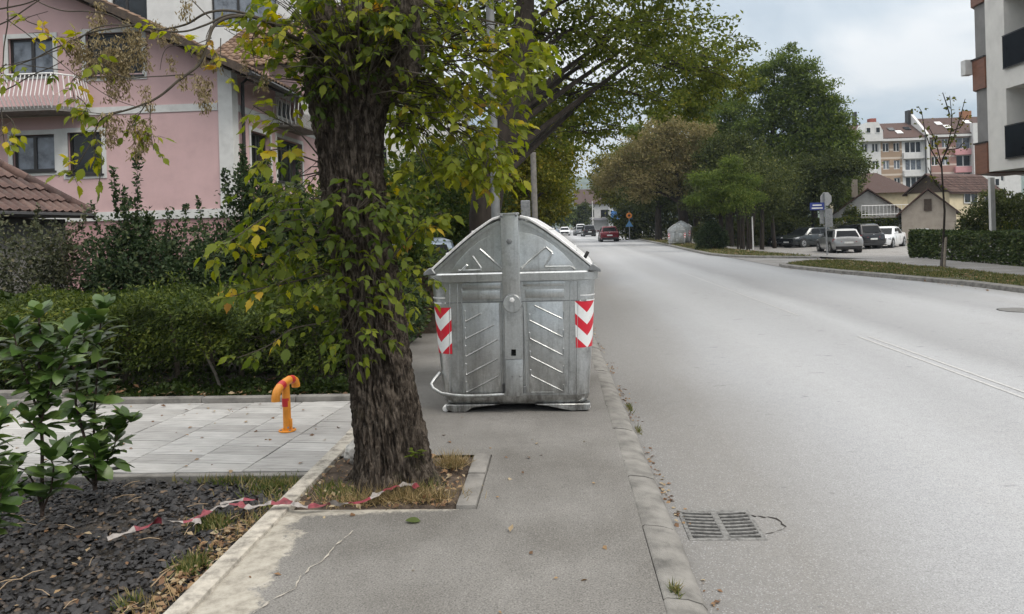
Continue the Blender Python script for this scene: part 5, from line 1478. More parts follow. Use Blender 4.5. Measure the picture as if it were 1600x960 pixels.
far_tree('street_tree', 'dark street tree behind the container, its crown arching over the road', (-1.15, 12.3, 0),
    [(.0,0,-.1,.34),(.0,0,.6,.29),(-.02,0,1.8,.26),(.12,.05,2.6,.25),(.45,.1,3.4,.23),(.65,.2,4.3,.20),(.75,.3,5.6,.14),(.8,.4,7,.07)], cl, 42000, .094, MAT['t_street'], 'street trees along the left pavement', limb_r=.26, sig=.095, tips=16)
far_tree('street_tree', 'yellow-green street tree beyond the concrete pole on the left pavement', (-1.2, 27.5, 0),
    [(0,0,-.1,.30),(0,0,1.5,.25),(.05,0,3,.22),(.1,0,5.5,.12)],
    [(.6,0,3.6,1.1,1.4,.9),(1.4,1,4.4,1.2,1.5,1.0),(-.5,0,3.2,1.3,1.3,1.0),(-.3,.5,4.8,1.5,1.6,1.1),(.9,1.5,5.6,1.4,1.5,.9),(1.0,2,2.9,.8,1.0,.6),(-1.6,.5,3.8,1.3,1.4,1.2),(-.4,-.2,2.2,.9,.9,.7),(.2,0,6.6,1.5,1.6,.9)], 26000, .12, MAT['t_yellow'], 'street trees along the left pavement')
far_tree('street_tree', 'pale green street tree third along the left pavement, far off', (-1.3, 47, 0),
    [(0,0,-.1,.30),(0,0,2,.25),(.1,0,5,.14)], [(.9,0,3.6,1.6,1.6,1.2),(-.8,0,3.4,1.6,1.6,1.3),(.4,0,5.2,1.8,1.8,1.4),(1.4,1,4.4,1.2,1.5,1.0),(.3,0,2.4,1.4,1.2,.8),(1.6,2,2.9,.9,1.0,.7)], 12000, .2, MAT['t_yellow'], 'street trees along the left pavement')
far_tree('street_tree', 'faded brownish-green street tree farthest along the left pavement', (-1.8, 78, 0),
    [(0,0,-.1,.30),(0,0,2,.25),(.1,0,5,.14)], [(.9,0,3.6,2,2,1.6),(-.8,0,3.4,2,2,1.5),(.4,0,5.6,2.2,2,1.6),(1.4,1,3.0,1.3,1.5,1.0)], 7000, .3, MAT['t_mid'], 'street trees along the left pavement')
# garden trees filling in behind the left pavement
far_tree('garden_tree', 'leafy garden tree standing behind the dark street tree', (-3.6, 19.0, 0), [(0,0,-.1,.2),(.1,0,1.5,.16),(.2,0,3.5,.09)],
    [(0,0,1.6,1.3,1.0,1.0),(1.0,0,2.2,1.0,1.0,.9),(-.9,0,1.4,.9,.9,.8),(.5,.3,3.2,1.0,1.0,.8),(1.4,.5,1.2,.9,.9,.9)], 20000, .10, MAT['bushy'], 'trees in the left gardens')
far_tree('garden_tree', 'dark garden tree farther back on the left, behind the lamp post', (-4.0, 32.0, 0), [(0,0,-.1,.25),(.1,0,2,.2),(.2,0,5,.1)],
    [(0,0,2.2,1.8,1.4,1.4),(1.4,0,2.6,1.4,1.4,1.4),(-1.4,0,2.0,1.3,1.3,1.1),(.6,.3,4.4,1.6,1.5,1.2),(1.9,.5,1.3,1.0,1.0,1.0)], 17000, .15, MAT['t_mid'], 'trees in the left gardens')

# right-hand side of the road
far_tree('street_tree', 'browning street tree over the distant waste containers', (9.6, 58, 0), [(0,0,-.1,.42),(0,0,2.0,.36),(-.2,0,3.6,.3),(-.6,0,6,.16),(-.8,0,8,.06)],
    [(-1.5,0,5.6,1.8,1.8,1.3),(-3.4,0,5.0,1.7,1.8,1.3),(-4.6,.5,6.3,1.5,1.6,1.1),(-2.6,0,7.6,1.9,1.8,1.3),(-.3,0,7.4,1.8,1.8,1.4),(.8,0,5.8,1.5,1.6,1.2),(-1.0,0,9.0,1.8,1.7,.9),(-3.0,0,4.0,1.4,1.5,.7),(-5.6,1,5.0,1.2,1.4,1.0),(-.4,0,4.2,1.2,1.2,.7),(1.4,0,8.2,1.4,1.4,1.0)], 26000, .16, MAT['t_brown'], 'street trees along the right verge', sig=.18)
far_tree('street_tree', 'yellow-green street tree right of the road beyond the browning one', (8.9, 84, 0), [(0,0,-.1,.4),(0,0,2.5,.34),(-.3,0,7,.15)],
    [(-2.0,0,5.0,2,2,1.5),(-3.4,0,4.9,1.6,1.8,1.2),(-2.6,0,7.4,2.2,2.2,1.6),(0,0,6.5,2.2,2,1.6),(-1,0,9.0,2.4,2.2,1.4),(-4.2,0,6.4,1.4,1.5,1.2),(-3.6,0,8.4,1.6,1.5,1.0),(1,0,4.2,1.8,1.8,1.2)], 15000, .26, MAT['t_yellow'], 'street trees along the right verge')
for k, (x, y, lab) in enumerate(((9.3, 70, 'dark-leaved street tree leaning over the right verge'), (10.2, 100, 'far street tree on the right before the blue shop'))):
    far_tree('street_tree', lab, (x, y, 0), [(0,0,-.1,.34),(0,0,2.2,.28),(.1,0,6,.12)],
        [(-1.2,0,3.8,1.5,1.5,1.0),(.6,0,4.4,1.6,1.5,1.2),(-2.4,0,4.8,1.4,1.4,1.1),(-.4,0,6.0,1.8,1.7,1.2),(1.8,0,3.4,1.4,1.4,1.0)], 9000, .2, MAT['t_dark'], 'street trees along the right verge')
# dense dark trees round the lower car park
far_tree('broad_tree', 'dense dark green tree in the middle of the right-hand clump', (12.6, 56, -.1), [(0,0,-.1,.3),(0,0,2,.26),(0,0,5,.12)],
    [(-1.6,0,4.2,1.6,1.5,1.4),(.2,0,5.2,1.8,1.6,1.6),(1.8,0,4.4,1.5,1.5,1.4),(-.5,0,7.0,1.6,1.6,1.2),(1.2,0,7.0,1.5,1.5,1.1),(-2.4,0,3.0,1.1,1.2,1.0),(2.6,0,3.0,1.3,1.3,1.2),(.3,0,3.1,1.4,1.2,.9),(-1.4,0,6.2,1.3,1.3,1.0)], 24000, .15, MAT['t_dark'], 'trees in the right-hand clump')
far_tree('broad_tree', 'tallest tree of the clump, open feathery crown against the sky', (18.2, 66, -.5), [(0,0,-.1,.42),(.1,0,3,.36),(.3,0,7,.26),(.6,0,11,.14),(.8,0,15,.05)],
    [(-3.0,0,11.6,1.8,1.8,.8),(-1.0,0,13.6,2.0,1.8,.9),(1.2,0,15.6,1.9,1.8,.8),(2.8,0,14.2,1.5,1.5,.8),(3.8,0,12.4,2.0,1.8,1.0),(1.2,0,12.2,2.2,2,1.0),(-1.6,0,10.0,2.0,2,1.0),(5.2,0,10.8,1.7,1.8,1.0),(3.2,0,9.6,2.2,2,1.1),(.6,0,8.6,2.2,2,1.1),(-3.6,0,8.6,1.8,1.8,1.1),(-2.2,0,6.6,2.2,2,1.2),(4.8,0,8.2,2.0,2,1.2),(6.6,0,9.0,1.3,1.4,.8),(2.4,0,6.4,2.4,2,1.3),(6.4,0,6.6,2.0,2,1.2),(0,0,5.2,2.2,2,1.1),(4.6,0,4.6,2.2,2,1.2),(2.2,0,16.6,.9,1,.4),(0,.5,11.0,2.4,2,1.2),(2.6,.5,11.0,2.4,2,1.2),(1.8,.3,13.4,2.0,2,1.1),(-2.6,.3,8.0,2.2,2,1.3),(2,.6,8.4,2.6,2,1.4),(4.4,.5,9.6,2.0,2,1.2),(-1,.5,7.2,2.2,2,1.3),(5.8,.3,7.8,1.8,2,1.2),(3.6,.5,6.2,2.2,2,1.4),(0.4,.8,6.6,2.6,2,1.4),(3.2,.2,13.2,1.5,1.5,.8),(-4.6,.3,10.2,1.6,1.6,.8),(-4.4,.3,7.2,1.8,1.8,1.2),(3.0,0,15.0,1.5,1.6,.9),(4.3,0,13.4,1.6,1.6,.9),(5.3,0,11.8,1.5,1.6,.9),(6.0,0,10.2,1.4,1.5,.9),(6.5,0,8.0,1.5,1.6,1.1),(-.6,0,14.8,1.6,1.6,.8)], 74000, .26, MAT['t_big'], 'trees in the right-hand clump', NEEDLE, 1.5, .25, .5, None, .2, 12)
far_tree('broad_tree', 'tree with feathery layered crown behind the browning street tree', (13.2, 72, -.2), [(0,0,-.1,.4),(0,0,4,.32),(0,0,9,.18),(.2,0,12,.06)],
    [(-4.0,0,9.6,2,2,1.0),(-1.8,0,11.0,2,2,1.0),(.6,0,12.4,2,2,1.0),(-6,0,8.2,1.8,2,1.0),(-3.2,0,7.4,2.2,2,1.2),(-.5,0,8.6,2.4,2,1.3),(1.6,0,9.8,2.0,2,1.1),(-1.6,0,5.8,2.2,2,1.2),(1.2,0,6.0,2.2,2,1.3),(-2.6,.4,9.2,2.2,2,1.1),(-4.6,.3,7.0,2.0,2,1.2),(-.2,.4,7.2,2.4,2,1.3),(-3.4,.5,5.6,2.0,2,1.2),(1.0,.3,11,1.8,1.8,1.0),(-3.2,0,12.0,1.9,2,.9),(-.6,0,13.6,2.0,2,.9),(1.8,0,14.6,1.9,2,.9),(-5.4,0,10.6,1.6,1.8,.8),(3.4,0,12.8,1.8,2,1.0),(3,.2,10.4,2,2,1.1)], 50000, .27, MAT['t_big'], 'trees in the right-hand clump', NEEDLE, 1.5, .25)
far_tree('broad_tree', 'deep green tree shading the parked cars', (20.6, 62, -.6), [(0,0,-.1,.3),(.1,0,3,.24),(.2,0,6,.1)],
    [(-2.2,0,3.6,1.8,1.6,1.3),(0,0,4.4,2.0,1.8,1.5),(1.2,0,4.4,1.6,1.8,1.4),(3.2,0,6.2,1.4,1.6,1.0),(-.6,0,6.2,2.0,1.8,1.3),(2.0,0,6.6,1.8,1.8,1.2),(-2.8,0,5.4,1.5,1.5,1.2),(-4.2,.5,3.0,1.5,1.5,1.2),(-3.6,0,1.7,1.6,1.0,.9),(-1.0,.6,2.0,1.8,1.0,1.0)], 26000, .17, MAT['t_dark'], 'trees in the right-hand clump')
far_tree('broad_tree', 'lighter green tree next to the grey gabled house', (26.6, 74, -.6), [(0,0,-.1,.3),(.1,0,3,.24),(.2,0,6,.1)],
    [(-1.5,0,4.6,1.8,1.6,1.4),(.8,0,4.4,1.7,1.6,1.3),(2.4,0,3.6,1.4,1.4,1.1),(-.4,0,6.4,1.6,1.6,1.2),(1.8,0,5.6,1.3,1.3,.9),(-2.8,0,6.4,1.6,1.6,1.3),(-2.2,0,8.2,1.6,1.6,1.0),(3.2,0,2.6,1.0,1.0,.9),(.9,0,2.9,1.4,1.2,.9)], 20000, .18, MAT['t_mid'], 'trees in the right-hand clump')
for k, (x, y, s_, lab) in enumerate(((9.3, 43.5, 1, 'slender tree with drooping feathery leaves on the verge corner'),)):
    far_tree('young_tree', lab, (x, y, -.02), [(0,0,-.1,.17),(0,0,1.2,.13),(0,0,2.6,.10),(.1,0,4.2,.04)],
        [(-1.1,-.2,2.9,.9,.8,.35),(-.2,-.3,3.4,1.0,.8,.5),(.9,-.3,3.2,1.0,.8,.4),(1.6,-.2,3.9,.8,.7,.35),(.3,-.1,4.3,1.0,.8,.45),(-.9,0,4.1,.9,.8,.35),(.8,0,4.9,.7,.7,.4),(0,-.3,2.4,.8,.7,.35),(1.9,-.2,2.9,.6,.6,.3)], 11000, .17, MAT['t_big'], None, NEEDLE, .9, .45, .4, None, .2)
for lab, (x, y), h in (('thin pale pole-like tree with a support, left of the parked cars', (9.95, 42.4), 2.6), ('slim bare trunk beside the thin pole on the verge', (10.35, 42.0), 2.4)):
    r_ = thing('sapling', lab, 'tree', (x, y, -.02)); MB().tube([(0,0,-.1),(.05,0,h*.5),(-.03,0,h)], [.055,.045,.03], 8).build('trunk', MAT['bark_far'], r_, smooth=True, fix=False)
    MB().tube([(.13,0,-.1),(.11,0,h*.8)], [.035,.03], 8).build('stake', MAT['bark_far'], r_, smooth=True)
    foliage_from('crown', np.array([0,0,h+.3])+rng.normal(size=(700,3))*np.array([.35,.35,.4]), rng.normal(size=(700,3)), .16, MAT['t_big'], r_, NEEDLE, .3, .8, None, None, 1.0)
# darker trunks seen in the shade of the clump
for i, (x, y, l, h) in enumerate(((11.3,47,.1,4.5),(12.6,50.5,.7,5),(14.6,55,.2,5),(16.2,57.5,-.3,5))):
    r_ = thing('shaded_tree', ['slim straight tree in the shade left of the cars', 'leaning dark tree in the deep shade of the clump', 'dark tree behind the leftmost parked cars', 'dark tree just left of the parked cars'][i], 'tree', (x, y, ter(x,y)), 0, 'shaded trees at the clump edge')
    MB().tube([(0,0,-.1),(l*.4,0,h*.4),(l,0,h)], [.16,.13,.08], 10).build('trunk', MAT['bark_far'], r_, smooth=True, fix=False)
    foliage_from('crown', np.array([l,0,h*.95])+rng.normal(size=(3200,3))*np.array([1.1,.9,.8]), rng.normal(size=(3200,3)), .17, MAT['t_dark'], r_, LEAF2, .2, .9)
shrub('shrub', 'rounded dark laurel shrub on the verge by the slender tree', 'shrub', (8.75, 43.4, -.02), [(0,0,.75,.75,.6,.7),(-.45,0,.6,.5,.5,.55),(.45,0,.65,.5,.5,.6),(0,0,1.25,.5,.5,.35)], 9000, .10, MAT['privet'])
shrub('shrub', 'tall dark thicket added to blacken the view behind the tree clump', 'shrub', (16.0, 80, -.4), [(-8,0,2.4,2.6,1,2.6),(-4,0,2.6,2.8,1,2.8),(0,0,2.6,2.8,1,2.8),(4,0,2.6,2.8,1,2.8),(8,0,2.4,2.6,1,2.6),(-2,0,4.2,2.4,1,1.6),(3,0,4.2,2.4,1,1.6)], 26000, .30, MAT['t_dark'])  # added for its darkness, stands for the deep shade under the trees
shrub('shrub', 'dark undergrowth bush under the tree clump', 'shrub', (13.4, 61, -.3), [(0,0,.9,2.2,.7,1.1),(2.6,0,1.2,1.8,.7,1.4),(-1.6,0,.8,1.2,.7,.9),(4.8,0,1.3,1.8,.7,1.4)], 16000, .16, MAT['t_dark'])
shrub('shrub', 'low yellow-green shrub climbing at the grey house wall', 'shrub', (24.6, 63, -.6), [(0,0,1.6,.8,.6,1.0),(.9,0,1.3,.8,.6,.7),(-.6,0,2.3,.6,.5,.8)], 6000, .14, MAT['t_mid'])
shrub('shrub', 'big dark leafy shrub beside the white post on the right', 'shrub', (22.0, 40.0, -.5), [(0,0,1.6,1.4,1.0,1.4),(-.9,0,1.2,.8,.8,1.0),(1.4,0,1.5,1.2,1.0,1.4),(.3,0,2.6,1.0,.9,.7),(2.4,0,1.4,.9,.9,1.3),(1.6,.2,2.7,.9,.8,.6)], 16000, .13, MAT['t_dark'])
shrub('shrub', 'small bright green bush peeking over the right hedge', 'shrub', (16.6, 28.6, -.1), [(0,0,.9,.35,.3,.45),(.4,0,.75,.3,.3,.35),(-.3,0,.7,.3,.3,.3)], 2600, .08, MAT['t_mid'])

# hedges on the right
def box_hedge(label, x0, x1, y0, y1, h, n, size, mat, base=0.0):
    root = thing('leafy_hedge', label, 'hedge', ((x0+x1)/2, (y0+y1)/2, base))
    hx, hy = (x1-x0)/2, (y1-y0)/2
    x = rng.uniform(-hx, hx, n); y = rng.uniform(-hy, hy, n); z = h*rng.random(n)
    f = rng.integers(0, 5, n)
    dep = rng.random(n)**2*.22
    x = np.where(f == 0, -hx+dep, np.where(f == 1, hx-dep, x)); y = np.where(f == 2, -hy+dep, np.where(f == 3, hy-dep, y)); z = np.where(f == 4, h-dep*.7, z)
    wob = np.array([noise.noise(Vector((a*1.1+x0, b*1.1, c*1.4))) for a, b, c in zip(x, y, z)])
    x += wob*.14; y += wob*.1; z = np.maximum(.02, z*(1+.08*wob))
    out = np.stack([np.where(f == 0,-1.,np.where(f == 1,1.,0.)), np.where(f == 2,-1.,np.where(f == 3,1.,0.)), np.where(f == 4,1.,.15)], 1)
    foliage_from('foliage', np.stack([x,y,z],1), out, size, mat, root, LEAF2, .15, .8, None, 'stuff', 1.2)
    mb = MB()
    L_ = max(hx, hy)
    for k in range(int(L_*2/.5)):
        a = -L_+.25+k*.5; xx, yy = (a, 0) if hx > hy else (0, a)
        mb.tube([(xx,yy,-.15),(xx+.05,yy,h*.5),(xx,yy+.05,h*.85)], [.03,.02,.01], 5)
    mb.build('stems', MAT['twig'], root, fix=False)['kind'] = 'stuff'
    return root
MAT['hedge2'] = leafmat('laurel_hedge_leaf', [(0,(.022,.038,.012)),(.5,(.048,.075,.020)),(.85,(.085,.115,.035)),(1,(.15,.165,.06))], .5, .2, 'tone', .25)
box_hedge('clipped leafy laurel hedge along the right pavement', 13.72, 14.75, 12, 30.4, .98, 52000, .085, MAT['hedge2'])
box_hedge('dark green hedge behind the white parked sedan', 20.6, 29.4, 61.2, 62.2, 2.1, 20000, .14, MAT['t_mid'], -.6)

# the young street tree with its stake on the grass island
r_ = thing('sapling', 'spindly young tree with few leaves tied to a stake on the grass island', 'tree', (11.42, 23.3, .02))
o3 = Vector((11.42, 23.3, .02))
def pz(x, y, d=24.9): return P(x, y, d)-o3
MB().tube([(0,0,-.1), pz(1474,380), pz(1476,330), pz(1473,290), pz(1471,255)], [.042,.036,.032,.028,.024], 8).build('trunk', MAT['bark_far'], r_, smooth=True, fix=False)
MB().tube([(.14,.1,-.1), pz(1478,372)], [.045,.04], 8).build('stake', simple('stake_wood', (.11,.09,.065), .85, 0, .2), r_, smooth=True)
lp = []
for pts in ([(1471,255),(1480,230),(1486,205),(1487,180),(1484,150)], [(1472,250),(1490,215),(1500,185),(1508,155)], [(1471,262),(1455,235),(1445,205),(1440,175),(1436,168)], [(1471,258),(1462,220),(1452,200)], [(1484,180),(1478,160),(1473,145)], [(1472,300),(1458,280),(1450,262)], [(1486,205),(1500,200),(1512,180)], [(1478,235),(1498,232),(1508,220)]):
    pp = [pz(a, b, 24.9+random.uniform(-.4,.4)) for a, b in pts]
    MB().tube(pp, [.022*(1-.7*i/len(pp)) for i in range(len(pp))], 5).build('branch', MAT['bark_far'], r_, smooth=True, fix=False)
    for i in range(1, len(pp)):
        for k in range(9): lp.append(pp[i-1].lerp(pp[i], random.random()) + Vector((random.gauss(0,.12), random.gauss(0,.12), random.gauss(0,.08))))
foliage_from('leaves', np.array([tuple(p) for p in lp]), rng.normal(size=(len(lp),3)), .11, MAT['t_yellow'], r_, LEAF2, .5, .8, None, 'stuff', 1.2)
# ================================================================ BUILDINGS
MAT['pink'] = simple('pink_render', (.57,.392,.390), .85, 0, .055, 1.3, .5, 60, .3)
MAT['trim'] = simple('white_trim', (.60,.60,.585), .8, 0, .07, 3, .2, 60, .3)
MAT['pinkbase'] = simple('pink_plinth', (.40,.235,.235), .85, 0, .1, 2)
MAT['tile'] = None
def mk_tile(name, stops):
    m, nt, b = newmat(name)
    r_ = nt.nodes.new('ShaderNodeObjectInfo').outputs['Random']
    isl_ = nt.nodes.new('ShaderNodeNewGeometry').outputs['Random Per Island']
    ad = N(nt, 'ShaderNodeMath', operation='ADD'); nt.links.new(r_, ad.inputs[0]); nt.links.new(isl_, ad.inputs[1])
    fr = N(nt, 'ShaderNodeMath', operation='FRACT'); nt.links.new(ad.outputs[0], fr.inputs[0])
    c = ramp(nt, fr.outputs[0], stops)
    w = noisef(nt, coords(nt), 14, 5, .65)
    c = mixc(nt, .8, c, ramp(nt, w, [(.3,.55),(.5,1.0),(.7,1.3)]), 'MULTIPLY')
    c = mixc(nt, ramp(nt, noisef(nt, coords(nt), 5, 4, .6), [(.56,0.0),(.74,.5)]), c, (.085,.08,.07))
    nt.links.new(c, b.inputs['Base Color']); b.inputs['Roughness'].default_value = .85; return m
MAT['tile'] = mk_tile('clay_roof_tile', [(0,(.058,.034,.03)),(.5,(.088,.050,.042)),(1,(.13,.08,.066))])
MAT['tile2'] = mk_tile('weathered_roof_tile', [(0,(.115,.068,.045)),(.5,(.17,.105,.07)),(1,(.24,.16,.105))])
MAT['tile3'] = mk_tile('brown_roof_tile', [(0,(.050,.026,.021)),(.5,(.068,.036,.028)),(1,(.095,.052,.04))])
MAT['wood'] = simple('dark_wood', (.065,.045,.032), .75, 0, .25, 9, .3, 40)
def wall(mb, o, ux, uz, W_, H_, holes, depth, m=0):
    """wall sheet with real openings and reveals; o lower-left corner, ux/uz unit axes, normal = ux x uz"""
    o, ux, uz = Vector(o), Vector(ux), Vector(uz); n = ux.cross(uz)
    us = sorted({0, W_, *[h[0] for h in holes], *[h[1] for h in holes]}); zs = sorted({0, H_, *[h[2] for h in holes], *[h[3] for h in holes]})
    pt = lambda u, z, d=0: o + ux*u + uz*z - n*d
    for a, b in zip(us, us[1:]):
        for c, d in zip(zs, zs[1:]):
            cu, cz = (a+b)/2, (c+d)/2
            if any(h[0] < cu < h[1] and h[2] < cz < h[3] for h in holes): continue
            mb.add([pt(a,c), pt(b,c), pt(b,d), pt(a,d)], [(0,1,2,3)], m)
    for a, b, c, d in holes:
        for p, q_ in (((a,c),(b,c)), ((b,c),(b,d)), ((b,d),(a,d)), ((a,d),(a,c))):
            mb.add([pt(*p), pt(*q_), pt(*q_, depth), pt(*p, depth)], [(0,1,2,3)], m)
def window(parent, o, ux, uz, W_, H_, depth, frame_mat, glass_mat, mull=(.5,), fw=.06, trim=None, tw_=.12, sill=True, curtain=None):
    """a window set back in its opening: frame bars, a pane for each light, optional surround; child of its building"""
    o, ux, uz = Vector(o), Vector(ux).normalized(), Vector(uz); n = ux.cross(uz)
    def bx(mb, u0, u1, z0, z1, d0, d1):
        b = [o+ux*u+uz*z-n*d for u, z, d in ((u0,z0,d0),(u1,z0,d0),(u1,z0,d1),(u0,z0,d1))]; t = [o+ux*u+uz*z-n*d for u, z, d in ((u0,z1,d0),(u1,z1,d0),(u1,z1,d1),(u0,z1,d1))]
        mb.hexa(b, t)
    f = MB(); d0, d1 = depth-.07, depth-.01
    bx(f, 0, W_, 0, fw, d0, d1); bx(f, 0, W_, H_-fw, H_, d0, d1); bx(f, 0, fw, fw, H_-fw, d0, d1); bx(f, W_-fw, W_, fw, H_-fw, d0, d1)
    for m_ in mull: bx(f, W_*m_-fw*.7, W_*m_+fw*.7, fw, H_-fw, d0, d1)
    w_ = f.build('window', frame_mat, parent)
    ed = [fw] + [W_*m_ for m_ in mull] + [W_-fw]
    for k, (a, b) in enumerate(zip(ed, ed[1:])):
        g = MB(); bx(g, a, b, fw, H_-fw, d1-.03, d1-.015)
        g.build('pane', (curtain if curtain else glass_mat), w_)
    if trim:
        t = MB(); e = .025
        bx(t, -tw_, 0, -tw_, H_+tw_, -e, .02); bx(t, W_, W_+tw_, -tw_, H_+tw_, -e, .02); bx(t, 0, W_, H_, H_+tw_, -e, .02)
        bx(t, 0, W_, -tw_, 0, -e, .02); t.build('surround', trim, w_)
    if sill:
        t = MB(); bx(t, -.05, W_+.05, -.05, -.002, -.07, depth); t.build('sill', frame_mat, w_)
    return w_

# ---- pink house: gable end towards us, long side along the street
HX, HY = -9.02, 20.7
ph = thing('pink_house', 'pink rendered house with white trim and balconies behind the big tree', 'house', (HX, HY, 0))
def HL(x, z): return (x-HX, z)
front_holes = [(-15.5,-14.17,6.33,7.37),(-13.2,-11.56,6.2,7.42),(-15.45,-14.2,3.57,4.61),(-13.81,-12.81,3.44,4.63)]
WID = 15.0
mb = MB()
wall(mb, (-WID, 0, 2.35), (1,0,0), (0,0,1), WID, 3.9, [(a-HX+WID, b-HX+WID, c-2.35, min(d,6.249)-2.35) for a, b, c, d in front_holes if c < 6], .16)
# the upper storey is cut by the rake of the roof
mb2 = MB()
RK0, SL = 6.25, .495     # eaves height at the corner, slope of the rake
apex = 7.5
def rz(u): return RK0 + SL*min(-u, 2*apex+u) if u <= 0 else RK0
front2 = [(a-HX, b-HX, c, d) for a, b, c, d in front_holes if c > 6]
us = sorted({-WID, -apex, 0, *[h[0] for h in front2], *[h[1] for h in front2]})
for a, b in zip(us, us[1:]):
    cu = (a+b)/2; hs_ = [h for h in front2 if h[0] < cu < h[1]]
    za, zb_ = RK0+SL*(-a if a > -apex else 2*apex+a), RK0+SL*(-b if b > -apex else 2*apex+b)
    if not hs_: mb.add([(a,0,RK0),(b,0,RK0),(b,0,max(zb_,RK0)),(a,0,max(za,RK0))], [(0,1,2,3)])
    else:
        h = hs_[0]
        if h[2] > RK0: mb.add([(a,0,RK0),(b,0,RK0),(b,0,h[2]),(a,0,h[2])], [(0,1,2,3)])
        mb.add([(a,0,h[3]),(b,0,h[3]),(b,0,max(zb_,h[3])),(a,0,max(za,h[3]))], [(0,1,2,3)])
for a, b, c, d in front2:
    for p, q_ in (((a,c),(b,c)), ((b,c),(b,d)), ((b,d),(a,d)), ((a,d),(a,c))):
        mb.add([(p[0],0,p[1]),(q_[0],0,q_[1]),(q_[0],.16,q_[1]),(p[0],.16,p[1])], [(0,1,2,3)])
side_holes = [(21.97-HY,23.5-HY,3.42,4.70),(24.2-HY,25.85-HY,5.45,7.0),(24.07-HY,26.5-HY,3.3,4.75)]
SH = 9.5
wall(mb, (0, 0, 2.35), (0,1,0), (0,0,1), SH, RK0-2.35, [(a, b, c-2.35, min(d, RK0-.12)-2.35) for a, b, c, d in side_holes], .22)
mb.add([(-WID,0,2.35),(-WID,SH,2.35),(-WID,SH,RK0),(-WID,0,RK0)], [(0,1,2,3)])
mb.add([(-WID,SH,2.35),(0,SH,2.35),(0,SH,RK0),(-apex,SH,RK0+SL*apex),(-WID,SH,RK0)], [(0,1,2,3,4)])
mb.build('wall', MAT['pink'], ph, fix=False)
MB().box(-WID+.02, -.02, .02, SH-.02, -.2, 2.10).build('plinth', MAT['pinkbase'], ph)
b_ = MB(); b_.box(-WID-.02, .03, -.03, SH, 2.10, 2.35); b_.build('base_band', MAT['trim'], ph)
b_ = MB(); b_.box(-WID-.02, -.40, -.025, .05, 5.11, 5.32); b_.build('string_course', MAT['trim'], ph)
b_ = MB(); b_.box(-.05, .028, .40, SH, 5.12, 5.32); b_.build('string_course', MAT['trim'], ph)
b_ = MB(); b_.box(-.37, .035, -.035, .36, 2.352, RK0+.1); b_.build('corner_pilaster', MAT['trim'], ph)
# windows
for (a, b, c, d), mull, cur in zip(front_holes, ((.5,),(.62,),(.48,),()), (MAT['curtain'], None, MAT['curtain'], None)):
    window(ph, (a-HX, 0, c), (1,0,0), (0,0,1), b-a, d-c, .16, MAT['dframe'], MAT['glass'], mull, .07, MAT['trim'], .13, True, cur)
for (a, b, c, d), mull in zip(side_holes, ((.5,),(.5,),(.33,.66))):
    window(ph, (0, a, c), (0,1,0), (0,0,1), b-a, min(d, RK0-.12)-c, .22, MAT['dframe'] if c < 5 else MAT['white'], MAT['glass'], mull, .07, MAT['trim'], .12, True, None if c < 5 else MAT['curtain'])
b_ = MB(); b_.box(-14.19-HX, -13.82-HX, -.028, .0, 3.45, 4.75); b_.build('pier', MAT['trim'], ph)
# balconies: slab and a railing of slanted white bars
def balcony(u0, u1, out, z0, zr, horiz, gap=.12):
    """horiz: True on the front (runs in x, sticks out -y); False on the side (runs in y, sticks out +x)"""
    T = (lambda u, o, z: (u, -o, z)) if horiz else (lambda u, o, z: (o, u, z))
    root = MB()
    pts = [(u0,0),(u1,0),(u1+.0,out*.55),(u1-.35,out),(u0,out)] if horiz else [(u0,0),(u1,0),(u1,out),(u0,out)]
    lo = [T(u, o, z0) for u, o in pts]; hi = [T(u, o, z0+.13) for u, o in pts]; n_ = len(pts)
    root.add(lo+hi, [tuple(range(n_)), tuple(range(n_, 2*n_))] + [(i,(i+1)%n_,n_+(i+1)%n_,n_+i) for i in range(n_)])
    sl_ = root.build('balcony', MAT['concrete'], ph)
    edge = [(u1,.05),(u1,out*.55),(u1-.35,out),(u0,out)] if horiz else [(u0,.05),(u0,out),(u1,out),(u1,.05)]
    bar0 = None; cnt = 0
    for (a0, b0), (a1, b1) in zip(edge, edge[1:]):
        L_ = math.hypot(a1-a0, b1-b0); k = max(1, int(L_/gap)); dx, dy = (a1-a0)/L_, (b1-b0)/L_; nx_, ny_ = (dy, -dx)
        cu, cv = (u0+u1)/2, out/2
        if (a0-cu)*nx_+(b0-cv)*ny_ < 0: nx_, ny_ = -nx_, -ny_
        for i in range(k+1):
            u, v = a0+(a1-a0)*i/k, b0+(b1-b0)*i/k
            p0 = T(u, v, z0+.06); p1 = T(u+nx_*.16, v+ny_*.16, z0+.38); p2 = T(u+nx_*.0, v+ny_*.0, zr)
            MB().tube([p0, p1, p2], .014, 5).build('baluster', MAT['white'], sl_)
        MB().tube([T(a0,b0,zr), T(a1,b1,zr)], .025, 6).build('top_rail', MAT['white'], sl_)
balcony(-8.3, -13.22-HX, 1.0, 5.12, 6.12, True)
balcony(21.9-HY+2.0, 26.3-HY, .85, 5.05, 6.0, False)
